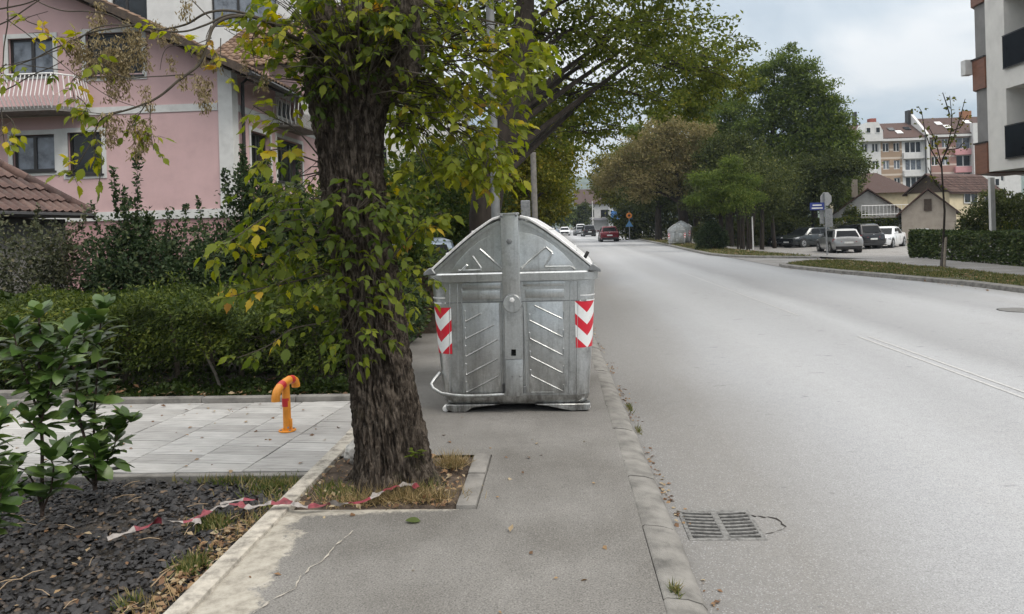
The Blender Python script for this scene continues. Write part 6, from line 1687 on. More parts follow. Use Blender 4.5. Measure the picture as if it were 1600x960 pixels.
# roof: two slopes of tiles, deep wooden eaves
ov, oe = .75, .8
z_e = RK0 - SL*oe + .06
A0 = Vector((oe, -ov, z_e)); A1 = Vector((oe, SH+ov, z_e)); B0 = Vector((-apex, -ov, RK0+SL*apex+.06)); B1 = Vector((-apex, SH+ov, RK0+SL*apex+.06))
C0 = Vector((-WID-oe, -ov, z_e)); C1 = Vector((-WID-oe, SH+ov, z_e))
b_ = MB()
dz = Vector((0,0,.16))
b_.hexa([A0, A1, B1, B0], [A0+dz, A1+dz, B1+dz, B0+dz]); 
b_.hexa([C0, C1, B1, B0], [C0+dz, C1+dz, B1+dz, B0+dz])
b_.build('roof', MAT['wood'], ph)
def tile_sheet(name, e0, e1, r0, tw_, tl, mat, parent, as_parts=0, rise=.05, lift=.03, clipf=None):
    """rows of overlapping curved tiles on the slope from eave e0-e1 up towards r0"""
    e0, e1, r0 = Vector(e0), Vector(e1), Vector(r0)
    ux = (e1-e0); L_ = ux.length; ux.normalize(); up = r0-e0; up -= ux*up.dot(ux); S_ = up.length; up.normalize(); n = ux.cross(up)
    if n.z < 0: n = -n
    nc, nr_ = int(L_/tw_), int(S_/tl)
    prof_ = [(0,.0),(.14,.6),(.32,1),(.5,.55),(.66,.2),(.85,.12),(1,0)]
    v = []
    for yy, zz_ in ((-.06, lift+.012), (1.04, .0)):
        for xx, hh in prof_: v.append((xx*tw_, yy*tl, hh*rise+zz_+.012))
    k = len(prof_); v += [(xx*tw_, -.06*tl, hh*rise+lift-.02) for xx, hh in prof_]
    f = [(i, i+1, k+i+1, k+i) for i in range(k-1)] + [(2*k+i, 2*k+i+1, i+1, i) for i in range(k-1)]
    me = bpy.data.meshes.new('roof_tile'); me.from_pydata(v, [], f); me.materials.append(mat); me.shade_smooth(); me.set_sharp_from_angle(angle=rad(50))
    R_ = Matrix((ux, up, n)).transposed().to_4x4(); pl = []
    for j in range(nr_):
        for i in range(nc):
            p = e0 + ux*(i*tw_+random.uniform(-.006,.006)) + up*(j*tl+random.uniform(-.01,.01))
            if clipf and not clipf(p + ux*tw_*.5 + up*tl*.5): continue
            pl.append(p)
    if as_parts:
        for p in pl[:as_parts]:
            o = link('roof_tile', me, parent); m_ = R_.copy(); m_.translation = p; o.matrix_local = m_
        pl = pl[as_parts:]
    if pl:
        N_ = len(pl); bake(name, v, f, np.array([tuple(p) for p in pl]), np.tile(np.array(ux),(N_,1)), np.tile(np.array(up),(N_,1)), np.tile(np.array(n),(N_,1)), mat, parent, None, 'stuff')
tile_sheet('roof_tiles', A0+dz, A1+dz, B0+dz, .24, .34, MAT['tile2'], ph)
tile_sheet('roof_tiles', C1+dz, C0+dz, B1+dz, .24, .34, MAT['tile2'], ph)
W0, W1, W2, W3 = Vector((-2.0,1.9,6.75)), Vector((1.5,1.9,6.75)), Vector((1.5,6.6,9.35)), Vector((-2.0,6.6,9.35)); wd = Vector((0,0,-.12))
MB().hexa([W0+wd, W1+wd, W2+wd, W3+wd], [W0, W1, W2, W3]).build('wing_roof', MAT['wood'], ph)
tile_sheet('roof_tiles', W0, W1, W3, .24, .34, MAT['tile2'], ph)
MB().prism([(1.95,6.3),(6.55,6.3),(6.55,9.2),(1.95,6.62)], 'x', -1.9, .35).build('wing_wall', MAT['pink'], ph)
b_ = MB(); b_.hexa([A0+Vector((0,-.03,-.03)), A0+Vector((0,.0,-.03)), B0+Vector((0,.0,-.03)), B0+Vector((0,-.03,-.03))], [A0+Vector((0,-.03,.2)), A0+Vector((0,.0,.2)), B0+Vector((0,.0,.2)), B0+Vector((0,-.03,.2))])
b_.build('barge_board', MAT['wood'], ph)
for k in range(22):     # rafter ends under the verge
    t = k/21; q0 = A0.lerp(B0, t); MB().box(q0.x-.04, q0.x+.04, -ov+.03, .0, q0.z-.10, q0.z-.005).build('rafter_end', MAT['wood'], ph)
MB().tube([(oe+.06,-ov,z_e+.05),(oe+.06,SH+ov,z_e+.05)], .07, 8).build('gutter', MAT['dframe'], ph, smooth=True)
MB().tube([(.10,.55,2.3),(.10,.55,5.95),(.16,.75,6.12),(oe,2.3,z_e+.0)], .055, 8).build('downpipe', MAT['dframe'], ph, smooth=True)

# ---- small shed with tiled hip roof at the left edge
sh_ = thing('garden_shed', 'low grey-walled outbuilding with old red tiled hip roof', 'outbuilding', (-9.35, 12.0, 0))
MB().box(-5, -.32, -1.8, 2.35, -.1, 2.0).build('wall', simple('grey_render', (.17,.165,.155), .9, 0, .15, 3, .3, 40), sh_)
ez = 2.10
E0, E1 = Vector((0,-2.5,ez)), Vector((0,2.65,ez)); R0, R1 = Vector((-2.4,-2.5,ez+2.0)), Vector((-2.4,.35,ez+2.0)); F1 = Vector((-4.8,2.65,ez)); F0 = Vector((-4.8,-2.5,ez))
b_ = MB(); up_ = Vector((0,0,-.06))
b_.add([E0,E1,R1,R0], [(0,1,2,3)]); b_.add([E1,F1,R1], [(0,1,2)]); b_.add([F1,F0,R0,R1], [(0,1,2,3)]); b_.add([E0+up_,E1+up_,F1+up_,F0+up_], [(0,1,2,3)]); b_.add([E0,E0+up_,E1+up_,E1],[(0,1,2,3)]); b_.add([E1,E1+up_,F1+up_,F1],[(0,1,2,3)]); b_.add([E0,R0,F0],[(0,1,2)])
b_.build('roof', MAT['wood'], sh_, fix=False)
tile_sheet('roof_tiles', E0, E1, R0, .23, .34, MAT['tile'], sh_, 300, .045, .03, lambda p: p.y < E1.y - (-p.x)*(2.3/2.4) - .02)
tile_sheet('roof_tiles', E1, F1, Vector((0,.35,ez+2.0)), .23, .34, MAT['tile'], sh_, 0, .045, .03, lambda p: abs(p.x+2.4) < 2.4-(E1.y-p.y)*(2.4/2.3))
for k in range(9):
    a = E1.lerp(R1, k/9); c = E1.lerp(R1, (k+1.15)/9)
    MB().tube([a+Vector((0,0,.03)), c+Vector((0,0,.05))], [.11,.09], 10).build('ridge_tile', MAT['tile'], sh_, smooth=True)
MB().tube([(.07,-2.5,ez-.04),(.07,2.65,ez-.04)], .055, 8).build('gutter', MAT['dframe'], sh_, smooth=True)

# ---- white buildings further back on the left
MAT['wh'] = simple('white_render', (.62,.62,.61), .85, 0, .05, 2)
wb = thing('white_house', 'tall white house rising behind the pink house roof', 'house', (-19, 40, 0))
b_ = MB(); wall(b_, (-6,0,0), (1,0,0), (0,0,1), 12, 18, [(6.6,10.2,12.9,15.6),(1,3,12.9,15.2),(7,9.5,9,11)], .2); b_.add([(6,0,0),(6,9,0),(6,9,18),(6,0,18)],[(0,1,2,3)])
b_.build('wall', MAT['wh'], wb, fix=False)
for a, b, c, d in ((6.6,10.2,12.9,15.6),(1,3,12.9,15.2),(7,9.5,9,11)): window(wb, (-6+a,0,c), (1,0,0), (0,0,1), b-a, d-c, .2, MAT['dframe'], MAT['glass'], (.4,), .1, None, .1, False, MAT['curtain'] if a > 6.5 else None)
MB().box(-6.3, 6.3, -.4, 9, 18, 18.3).build('roof', MAT['tile3'], wb)
wb = thing('white_house', 'plain white house glimpsed through leaves right of the big trunk', 'house', (-9.3, 46, 0))
b_ = MB(); wall(b_, (-3.2,0,0), (1,0,0), (0,0,1), 6.4, 9.6, [(1,2.2,5.4,6.8),(4,5.2,5.4,6.8),(1,2.2,2.2,3.6)], .2); b_.add([(3.2,0,0),(3.2,8,0),(3.2,8,9.6),(3.2,0,9.6)],[(0,1,2,3)])
b_.build('wall', MAT['wh'], wb, fix=False)
for a, c in ((1,5.4),(4,5.4),(1,2.2)): window(wb, (-3.2+a,0,c), (1,0,0), (0,0,1), 1.2, 1.4, .2, MAT['white'], MAT['glass'], (.5,), .08, None, .1, False)
MB().prism([(-3.7,9.55),(3.7,9.55),(0,11.6)], 'y', -.5, 8.5).build('roof', MAT['tile3'], wb)

# ---- modern apartment house on the right, its upper floors overhanging
MAT['mod'] = simple('pale_render', (.64,.625,.59), .85, 0, .06, 1.5, .3, 60)
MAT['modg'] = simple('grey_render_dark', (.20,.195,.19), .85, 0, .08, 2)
MAT['brownp'] = simple('brown_panel', (.17,.070,.040), .5, 0, .12, 2, .1, 40, .5, (1,1,5))
MAT['bglass'] = simple('black_glass', (.007,.008,.010), .15, 0, .2, 2, 0, 1, .04)
ap = thing('apartment_building', 'modern pale apartment house with brown and black glass balconies on the right', 'building', (15, 27.1, 0))
ST = 2.98; zf = 3.05
def Yl(y): return y-27.1
b_ = MB()
nfl = 5
loggias = [(Yl(18.4), Yl(26.0), zf + .50 + ST*k, zf + .50 + ST*k + 2.18) for k in range(nfl)]
ZT = ST*nfl + .6
wall(b_, (0, 0, zf), (0,-1,0), (0,0,1), 14.0, ZT, [(-b, -a, c-zf, d-zf) for a, b, c, d in loggias], 1.6)
b_.add([(0,0,zf),(0,.0,zf+ZT),(9,10,zf+ZT),(9,10,zf)], [(0,1,2,3)])
b_.add([(0,-14,zf),(0,-14,zf+ZT),(12,-14,zf+ZT),(12,-14,zf)], [(0,1,2,3)])
b_.add([(0,-14,zf),(12,-14,zf),(12,10,zf),(9,10,zf),(0,0,zf)], [(0,1,2,3,4)]); b_.add([(0,-14,zf+ZT),(12,-14,zf+ZT),(12,10,zf+ZT),(9,10,zf+ZT),(0,0,zf+ZT)], [(0,1,2,3,4)])
b_.build('wall', MAT['mod'], ap, fix=False)
for a, b, c, d in loggias:
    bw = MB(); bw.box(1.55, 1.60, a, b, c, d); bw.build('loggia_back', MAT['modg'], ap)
    window(ap, (1.55, b-.8, c+.05), (0,-1,0), (0,0,1), 2.4, 2.0, .06, MAT['dframe'], MAT['glass'], (.5,), .07, None, .1, False)
    y_ = b + .02
    for k in range(6):
        MB().box(-.075, -.05, y_-1.22, y_-.01, c-.12, c+.92).build('railing_pane', MAT['bglass'], ap, bevel=.004); y_ -= 1.24
    MB().box(-.08, -.045, a, b+.02, c+.925, c+.955).build('hand_rail', MAT['dframe'], ap)
    MB().box(-.08, -.045, a, b+.02, c-.16, c-.125).build('foot_rail', MAT['dframe'], ap)
# the corner bay with brown parapets and grey recesses between
for k in range(nfl):
    z0 = zf + ST*k
    bay = [(-.05,.02),(-.05,.78),(1.7,2.6),(1.9,2.3),(1.9,.02)]
    MB().prism(bay, 'z', z0-.05, z0+1.02).build('balcony_parapet', MAT['brownp'], ap)
    MB().prism([(-.09,.01),(-.09,.80),(1.7,2.65),(1.95,2.3),(1.95,.01)], 'z', z0+1.022, z0+1.07).build('parapet_cap', MAT['dframe'], ap)
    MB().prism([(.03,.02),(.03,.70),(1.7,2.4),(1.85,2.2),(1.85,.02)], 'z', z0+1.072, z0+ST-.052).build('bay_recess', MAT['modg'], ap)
    if k: 
        c_ = MB().box(-.28, .0, .82, 1.12, z0+.55, z0+1.1 ); c_.build('air_conditioner', MAT['trim'], ap, bevel=.02)
MB().box(1.2, 2.2, -1.5, -1.0, zf-.10, zf-.002).build('ceiling_lamp', MAT['white'], ap)
for (x, y) in ((2.2,-2.2),(3.0,-7.6),(5.6,2.5)):
    MB().box(x-.16, x+.16, y-.16, y+.16, -.2, zf-.002).build('column', MAT['trim'], ap)
MB().box(5.4, 12, -14, 1.0, -.2, zf-.003).build('ground_floor', MAT['bglass'], ap)
for k in range(5): MB().box(5.33, 5.398, -13+k*3, -12.85+k*3, -.2, zf-.004).build('mullion', MAT['dframe'], ap)

# ---- apartment blocks far behind
MAT['band'] = None
def mk_band(name, a, b_, per):
    m, nt, b = newmat(name)
    s = nt.nodes.new('ShaderNodeSeparateXYZ'); nt.links.new(coords(nt), s.inputs[0])
    mu = N(nt, 'ShaderNodeMath', operation='MULTIPLY'); nt.links.new(s.outputs[2], mu.inputs[0]); mu.inputs[1].default_value = 1/per
    fr = N(nt, 'ShaderNodeMath', operation='FRACT'); nt.links.new(mu.outputs[0], fr.inputs[0])
    nt.links.new(ramp(nt, fr.outputs[0], [(.0, b_), (.2, b_), (.22, a), (1, a)]), b.inputs['Base Color']); b.inputs['Roughness'].default_value = .85; return m
MAT['band'] = mk_band('striped_brick', (.34,.245,.17), (.58,.50,.42), 1.45)
MAT['pband'] = mk_band('striped_pink', (.33,.19,.16), (.56,.47,.42), 1.45)
MAT['pinkb'] = simple('pale_pink', (.55,.28,.29), .8, 0, .06)
YB = 135
def block(label, x0, x1, zr, ze, bays, chim, sky_, gable=None):
    """bays: (u0, u1, material, kind); seen front only from the street, built with full depth"""
    t = thing('apartment_block', label, 'building', (x0, YB, 0)); W_ = x1-x0; D_ = 12
    MB().box(.02, W_-.02, .3, D_, -1, ze).build('core', MAT['wh'], t)
    nf = 5; fh = 3.05
    for (u0, u1, mt, kind) in bays:
        top = ze
        holes = []
        for k in range(nf):
            zb_ = ze - 2.55 - k*fh
            if kind == 'pair':
                c = (u0+u1)/2; holes += [(c-1.45-u0, c-.35-u0, zb_+.2, zb_+1.75), (c+.35-u0, c+1.45-u0, zb_+.2, zb_+1.75)]
            elif kind == 'wide': holes += [(.5, u1-u0-.5, zb_-.1, zb_+1.85)]
            elif kind == 'one': c = (u0+u1)/2; holes += [(c-.5-u0, c+.5-u0, zb_+.2, zb_+1.7)]
        holes = [h for h in holes if h[2] > -1]
        b_ = MB(); wall(b_, (u0, 0, -1), (1,0,0), (0,0,1), u1-u0, top+1, [(a,b,c+1,d+1) for a,b,c,d in holes], .25)
        b_.build('wall', mt, t, fix=False)
        for i, (a, b, c, d) in enumerate(holes):
            n_ = 2 if kind == 'wide' else 1
            window(t, (u0+a, 0, c), (1,0,0), (0,0,1), b-a, d-c, .25, MAT['white'], MAT['glass'] if random.random() < .75 else MAT['curtain'], tuple((k+1)/(n_+1) for k in range(n_)), .10, None, .1, False)
        if kind == 'wide':
            for k in range(nf):
                zb_ = ze-2.55-k*fh
                MB().box(u0+.1, u1-.1, -.5, .02, zb_-1.15, zb_-.12).build('balcony', MAT['pinkb'] if mt is MAT['pband'] else MAT['wh'], t)
    # roof
    hr = zr-ze
    b_ = MB(); b_.add([(-.2,-.7,ze),(W_+.2,-.7,ze),(W_+.2,5.5,zr),(-.2,5.5,zr),(-.2,12,ze),(W_+.2,12,ze),(-.2,-.7,ze-.15),(W_+.2,-.7,ze-.15)], [(0,1,2,3),(3,2,5,4),(6,7,1,0),(0,3,4),(1,5,2)])
    rf = b_.build('roof', MAT['tile3'], t)
    up_ = Vector((0, 6.2, hr)).normalized(); nn = Vector((0, -hr, 6.2)).normalized()
    for (u, s_, bright) in sky_:
        c = Vector((u, -.7, ze)) + up_*s_; ux = Vector((1,0,0))
        b_ = MB(); q0 = [c-ux*.5, c+ux*.5, c+ux*.5+up_*1.3, c-ux*.5+up_*1.3]; b_.hexa([p+nn*.02 for p in q0], [p+nn*.14 for p in q0]); 
        b_.build('roof_window', MAT['white'] if bright else MAT['glass'], rf)
    for (u, w, h, mt) in chim: MB().box(u-w/2, u+w/2, 4.7, 6.0, zr-1.2, zr+h).build('chimney', mt, rf)
    MB().box(-.1, W_+.1, -.72, .0, ze-.55, ze-.152).build('cornice', MAT['wh'], t)
    if gable:
        a, b, zt = gable
        b_ = MB(); b_.prism([(a,ze-.5),(b,ze-.5),(b,ze+1.2),((a+b)/2+.9,zt),((a+b)/2-.9,zt),(a,ze+1.2)], 'y', -.9, 3); b_.build('gable', MAT['wh'], t)
        for dx in (-.8, .8): window(t, ((a+b)/2+dx-.4, -.9, ze+.9), (1,0,0), (0,0,1), .8, 1.0, .0, MAT['white'], MAT['glass'], (), .08, None, .1, False)
    return t
red_ = simple('red_brick', (.30,.085,.06), .85, 0, .15)
block('white and tan striped apartment block with brown roof, dormers and red chimney', 53.0, 64.0, 18.45, 15.2,
    [(0,3.6,MAT['wh'],'pair'),(3.6,7.2,MAT['band'],'pair'),(7.2,11,MAT['wh'],'wide')], [(4.4,1.1,.9,red_),(1.4,.35,2.2,MAT['dframe'])], [(4.6,3.2,False),(6.6,3.2,False),(7.4,1.7,True),(9.4,3.3,False)], (.4,3.7,18.0))
block('pink and tan striped apartment block with pink balconies beside the modern house', 64.4, 80.0, 19.1, 15.6,
    [(0,4.4,MAT['pband'],'pair'),(4.4,9.0,MAT['pband'],'wide'),(9.0,15.6,MAT['wh'],'one')], [(9.4,1.5,1.0,simple('ochre_brick', (.30,.14,.07), .85, 0, .15)),(-.4,.9,1.5,MAT['dframe'])], [(3.6,3.8,True),(4.4,2.2,True),(8.6,4.0,True)])
pa = thing('party_wall', 'white stepped parapet wall between the two apartment blocks', 'wall', (64.0, YB, 0))
MB().prism([(-.9,-1),(12,-1),(12,15.6),(5.6,19.9),(4.8,19.9),(-.9,15.6)], 'x', .0, .45).build('wall', MAT['wh'], pa)
MB().tube([(-.3,-1.0,-1),(-.3,-1.0,15.5)], .09, 6).build('downpipe', MAT['dframe'], pa); MB().tube([(.75,-.4,-1),(.75,-.4,15.0)], .09, 6).build('downpipe', MAT['dframe'], pa)
tw_ = thing('white_stair_tower', 'plain white stair tower joined to the pink striped block', 'building', (71.6, YB-1.2, 0))
MB().box(0, 4.2, 0, 1.0, -1, 17.2).build('wall', MAT['wh'], tw_)
for k in range(5):
    window(tw_, (3.3, -.02, 12.4-3.05*k), (1,0,0), (0,0,1), .8, 1.3, .0, MAT['white'], MAT['glass'], (), .08, None, .1, False)

def gable_house(name, label, x0, x1, y, depth, ze, zr, wallm, roofm, base=-.7, ov=.35, win=(), tiles=None, rot=0):
    t = thing(name, label, 'house', ((x0+x1)/2, y, 0), rad(rot)); h = (x1-x0)/2
    b_ = MB(); b_.prism([(-h,base),(h,base),(h,ze),(0,zr-.1),(-h,ze)], 'y', 0, depth); b_.build('wall', wallm, t)
    s = (zr-ze)/h
    for sg in (-1, 1):
        e = Vector((sg*(h+ov), -ov, ze-s*ov)); r_ = Vector((0, -ov, zr)); e1 = Vector((sg*(h+ov), depth+ov, ze-s*ov)); r1 = Vector((0, depth+ov, zr)); d = Vector((0,0,.12))
        MB().hexa([e, e1, r1, r_], [e+d, e1+d, r1+d, r_+d]).build('roof', roofm, t)
        if tiles: tile_sheet('roof_tiles', (e if sg > 0 else e1)+d, (e1 if sg > 0 else e)+d, (r_ if sg > 0 else r1)+d, .3, .4, roofm, t)
    for (u, z, w, hh, mt) in win: window(t, (u, -.03, z), (1,0,0), (0,0,1), w, hh, .0, MAT['wood'] if mt is MAT['wood'] else MAT['white'], mt, (.5,) if w > .8 else (), .08, None, .1, False)
    return t
MAT['beige'] = simple('beige_render', (.36,.315,.265), .9, 0, .1, 2); MAT['greyw'] = simple('grey_white_render', (.46,.46,.45), .9, 0, .08, 2); MAT['cream'] = simple('cream_render', (.60,.52,.36), .85, 0, .06, 2)
g1 = gable_house('gabled_house', 'grey-white gabled house behind the dark hedge and parked cars', 23.6, 29.4, 66, 9, 1.75, 3.95, MAT['greyw'], MAT['tile3'], rot=-20)
MB().box(-1.2, -.7, 3, 3.5, 3.4, 5.0).build('chimney', MAT['beige'], g1)
gable_house('gabled_house', 'small beige gabled house with one brown shuttered window', 26.75, 30.45, 60, 7, 1.9, 3.62, MAT['beige'], MAT['tile3'], rot=-25, win=((-.28,1.95,.52,.92,MAT['wood']),(-.9,-.2,.9,.8,MAT['glass'])))
ch_ = gable_house('gabled_house', 'cream house with red-brown tiled roof and dark gable boards', 33.9, 38.1, 75.5, 8.5, 3.85, 5.55, MAT['cream'], MAT['tile'], rot=-58, tiles=True)
MB().prism([(-2.05,3.8),(2.05,3.8),(0,5.4)], 'y', -.06, -.004).build('gable_boarding', MAT['wood'], ch_)
window(ch_, (2.13, 2.2, 2.65), (0,1,0), (0,0,1), 2.2, 1.2, .0, MAT['white'], MAT['glass'], (.5,), .08, None, .1, False)
window(ch_, (2.13, 5.6, 2.65), (0,1,0), (0,0,1), 1.6, 1.2, .0, MAT['white'], MAT['glass'], (.5,), .08, None, .1, False)
b_ = thing('cream_house', 'cream house with brown hip roof left of the beige gable', 'house', (36.0, 85, 0)); MB().box(-3.2, 2.9, 0, 8, -.7, 4.25).build('wall', MAT['cream'], b_)
MB().add([(-3.7,-.5,4.2),(3.4,-.5,4.2),(3.4,8.5,4.2),(-3.7,8.5,4.2),(-1,3.5,6.6),(.6,3.5,6.6)], [(0,1,5,4),(1,2,5),(2,3,4,5),(3,0,4),(0,3,2,1)]).build('roof', MAT['tile3'], b_)
MB().tube([(2.95,-.1,-.7),(2.95,-.1,4.2)], .08, 6).build('downpipe', MAT['steel'], b_)
ga = thing('garage', 'flat-roofed white garage with railed terrace on top', 'garage', (28.4, 61.4, 0))
b_ = MB(); wall(b_, (-1.5,0,-.75), (1,0,0), (0,0,1), 3.1, 2.25, [(.35,1.35,.5,2.0)], .25); b_.add([(1.6,0,-.75),(1.6,4,-.75),(1.6,4,1.5),(1.6,0,1.5)],[(0,1,2,3)]); b_.add([(-1.5,0,-.75),(-1.5,4,-.75),(-1.5,4,1.5),(-1.5,0,1.5)],[(0,1,2,3)]); b_.build('wall', MAT['wh'], ga, fix=False)
MB().box(-1.15, -.15, .24, .27, -.25, 1.25).build('doorway', MAT['black'], ga)
MB().box(-4.4, 1.75, -.2, 4, 1.502, 1.66).build('flat_roof', MAT['concrete'], ga)
for k in range(15): MB().cyl((-4.3+k*.28, -.12, 1.66), (-4.3+k*.28, -.12, 2.5), .018, 5).build('railing_post', MAT['white'], ga)
MB().tube([(-4.3,-.12,2.5),(-.38,-.12,2.5)], .03, 6).build('railing_rail', MAT['white'], ga); MB().tube([(-4.3,-.12,1.8),(-.38,-.12,1.8)], .025, 6).build('railing_rail', MAT['white'], ga)
MB().cyl((-.38,-.12,1.66),(-.38,-.12,2.62),.035,6).build('railing_post', MAT['white'], ga)
fe = thing('wooden_fence', 'short brown board fence right of the beige gabled house', 'fence', (29.9, 54, -.6))
for k in range(14): MB().box(k*.16, k*.16+.13, 0, .03, 0, 1.35+random.uniform(-.05,.05)).build('board', MAT['wood'] if k % 3 else simple('red_wood', (.12,.05,.035), .8), fe)
for z in (.3, 1.0): MB().box(-.05, 2.25, .032, .08, z, z+.08).build('rail', MAT['wood'], fe)
pw = thing('steel_post', 'pale square post standing by the big dark shrub under the overhang', 'post', (P(1551,360,30).x, P(1551,360,30).y, -.1))
MB().box(-.085, .085, -.085, .085, -.1, 3.13).build('shaft', MAT['trim'], pw); MB().box(-.2, .2, -.2, .2, -.1, .03).build('foot_plate', MAT['steel'], pw)
bm = bmesh.new(); bmesh.ops.create_icosphere(bm, subdivisions=3, radius=1)
for v in bm.verts: v.co = Vector((v.co.x*.75, v.co.y*.4, max(v.co.z, -.2)*.38+.10))*(1+.05*noise.noise(v.co*3)); 
for v in bm.verts: v.co.z += .75
me = bpy.data.meshes.new('covered_heap'); bm.to_mesh(me); bm.free(); me.shade_smooth(); me.materials.append(simple('grey_cover', (.33,.33,.32), .7, 0, .1))
o = link('covered_heap', me, None, (17.6, 27.6, -.1)); tag(o, 'rounded pale grey cover showing over the right hedge', 'cover')
b_ = MB(); b_.prism([(-.3,0),(.3,0),(.38,.9),(.2,1.22),(-.25,1.15)], 'y', 0, .3); o = b_.build('ochre_board', simple('ochre_wood', (.25,.13,.04), .8, 0, .2), None, bevel=.03, loc=(18.45, 27.8, -.1)); tag(o, 'ochre brown board leaning beside the grey cover behind the hedge', 'board')
# end of the street
sb = thing('street_house', 'distant house with red-brown roof at the end of the street', 'house', (9.6, 165, 0))
b_ = MB(); wall(b_, (-5,0,-.2), (1,0,0), (0,0,1), 10, 6.2, [(1.6,3.6,3.4,5.0),(5,7,3.4,5.0),(7.8,9.2,3.4,5.0)], .2); b_.build('wall', MAT['greyw'], sb, fix=False)
for a, b in ((1.6,3.6),(5,7),(7.8,9.2)): window(sb, (-5+a,0,3.2), (1,0,0), (0,0,1), b-a, 1.6, .2, MAT['wood'], MAT['glass'], (.5,), .1, None, .1, False)
MB().prism([(-.5,6),(10.5,6),(10.5,6.1),(5,9.6),(-.5,6.1)], 'x', -5.6, 5.6).build('roof', MAT['tile'], sb)
MB().box(-4.5, 4.5, -1.2, -.02, 2.6, 3.0).build('awning', simple('grey_awning', (.25,.25,.27), .7), sb)
sb = thing('blue_shop', 'distant shop with blue front and white sign at the end of the street', 'shop', (15.2, 158, 0))
MB().box(-4, 4, 0, 8, -.2, 5.4).build('wall', MAT['wh'], sb); MB().box(-3.9, 3.9, -.5, -.02, 2.3, 4.4).build('fascia', simple('blue_sign', (.04,.16,.42), .5), sb); MB().box(-2.2, .6, -.3, -.03, 4.9, 6.4).build('white_sign', MAT['white'], sb)
MB().box(-3.5, 3.5, -.06, -.02, .2, 2.2).build('shop_window', MAT['glass'], sb); MB().box(-.6, .6, -.12, -.065, .2, 2.25).build('door', MAT['white'], sb)
far_tree('broad_tree', 'distant round tree where the street ends', (-1.5, 150, 0), [(0,0,-.1,.4),(0,0,3,.3),(0,0,6,.15)], [(0,0,4,3,2.5,2.5),(3,0,3.5,2.5,2.5,2.2),(-4,0,4.5,3,2.5,2.8),(1.5,0,6,2.2,2,1.6),(-1.5,2,7,3,2.5,2)], 9000, .45, MAT['t_mid'], 'trees at the end of the street')
far_tree('broad_tree', 'distant olive-brown tree left of the street end', (-4.5, 135, 0), [(0,0,-.1,.4),(0,0,3,.3),(0,0,6,.15)], [(0,0,4,3,2.5,2.5),(2.2,0,6,2.5,2.5,2.2),(-3,0,5,3,2.5,2.8),(1.5,0,8,2.2,2,1.6)], 8000, .42, MAT['t_brown'], 'trees at the end of the street')
far_tree('broad_tree', 'distant dark conifer-like tree before the red roofed house', (5.0, 152, 0), [(0,0,-.1,.4),(0,0,3,.3),(0,0,5,.15)], [(0,0,3,2,2,2.0),(.6,0,4.8,1.5,1.5,1.6),(-1.6,0,3.4,1.6,1.6,1.6)], 6000, .4, MAT['t_dark'], 'trees at the end of the street')
# hills beyond
mb = MB(); vs = []; nn_ = 60
for j, (y, h) in enumerate(((900, 0), (1150, 50), (1500, 120), (1900, 125), (2600, 0))):
    for i in range(nn_+1):
        x = -1900+3800*i/nn_; vs.append((x, y+60*noise.noise(Vector((i*.3, j, 0))), -1 + max(0, h*(.75+.5*noise.noise(Vector((x*.0022+3.1, j*.15, 2)))+.2*noise.noise(Vector((x*.009, j*.5, 7)))))))
mb.add(vs, [(j*(nn_+1)+i, j*(nn_+1)+i+1, (j+1)*(nn_+1)+i+1, (j+1)*(nn_+1)+i) for j in range(4) for i in range(nn_)])
tag(mb.build('hills', simple('wooded_hills', (.05,.07,.035), .95, 0, .3, .02, .5, .3), fix=False, smooth=True), kind='structure')
# ================================================================ POLES, SIGNS, CARS
lp = thing('lamp_post', 'thin grey steel lamp post standing right behind the container', 'lamp post', tuple(P(777,420,9.0)*1) and (P(777,420,9.0).x, P(777,420,9.0).y, 0))
MB().tube([(0,0,-.1),(.0,0,3),(.0,0,8.6)], [.055,.05,.04], 12).build('shaft', simple('galvanised_pole', (.20,.205,.205), .55, .4, .15, 8), lp, smooth=True)
MB().tube([(0,0,8.6),(.25,0,8.95),(1.0,0,9.1)], [.04,.035,.03], 8).build('arm', MAT['steel'], lp, smooth=True); MB().box(.95,1.6,-.12,.12,9.03,9.15).build('lamp_head', MAT['steel'], lp, bevel=.03)
MB().box(-.075,.075,-.075,.075,-.05,.5).build('base', MAT['steel'], lp, bevel=.01)
o = P(836,350,26); up_ = thing('utility_pole', 'pale concrete utility pole with cabinets on the left pavement', 'utility pole', (o.x, o.y, 0))
MB().tube([(0,0,-.2),(0,0,4.15)], [.12,.10], 10).build('shaft', MAT['concrete'], up_, smooth=True)
for k, (x, z0, z1) in enumerate(((-.30,1.75,2.5),(-.30,1.0,1.7))): MB().box(x-.17, x+.15, -.14, .12, z0, z1).build('cabinet', MAT['steel'], up_, bevel=.02)
# junction sign: back of an octagonal sign, blue street plates, a second plate below
o = (15.6, 44.8, -.46); sg = thing('sign_post', 'grey sign post with the back of an octagonal stop sign and blue street plates', 'traffic sign', o, rad(8))
MB().tube([(0,0,-.1),(-.03,0,1.5),(-.06,0,3.52)], .042, 8).build('post', MAT['steel'], sg, smooth=True)
MB().prism([(.05+.36*math.cos(rad(22.5+45*k)), 3.18+.42*math.sin(rad(22.5+45*k))) for k in range(8)], 'y', .05, .075).build('octagon_plate', simple('sign_back', (.36,.37,.38), .5, .3, .08), sg)
MB().box(-.05, .42, .05, .07, 1.55, 2.62).build('lower_plate', MAT['steel'], sg); MB().box(-.36,-.08,.05,.07,1.75,2.62).build('lower_plate', MAT['steel'], sg)
bl = MB().box(-.98, -.12, -.06, -.035, 2.55, 2.98).build('street_plate', simple('sign_blue', (.03,.05,.22), .45), sg); 
for z, x0, x1 in ((2.83,-.82,-.28),(2.66,-.88,-.22)): MB().box(x0, x1, -.064, -.0605, z-.035, z+.035).build('plate_lettering', MAT['white'], bl)
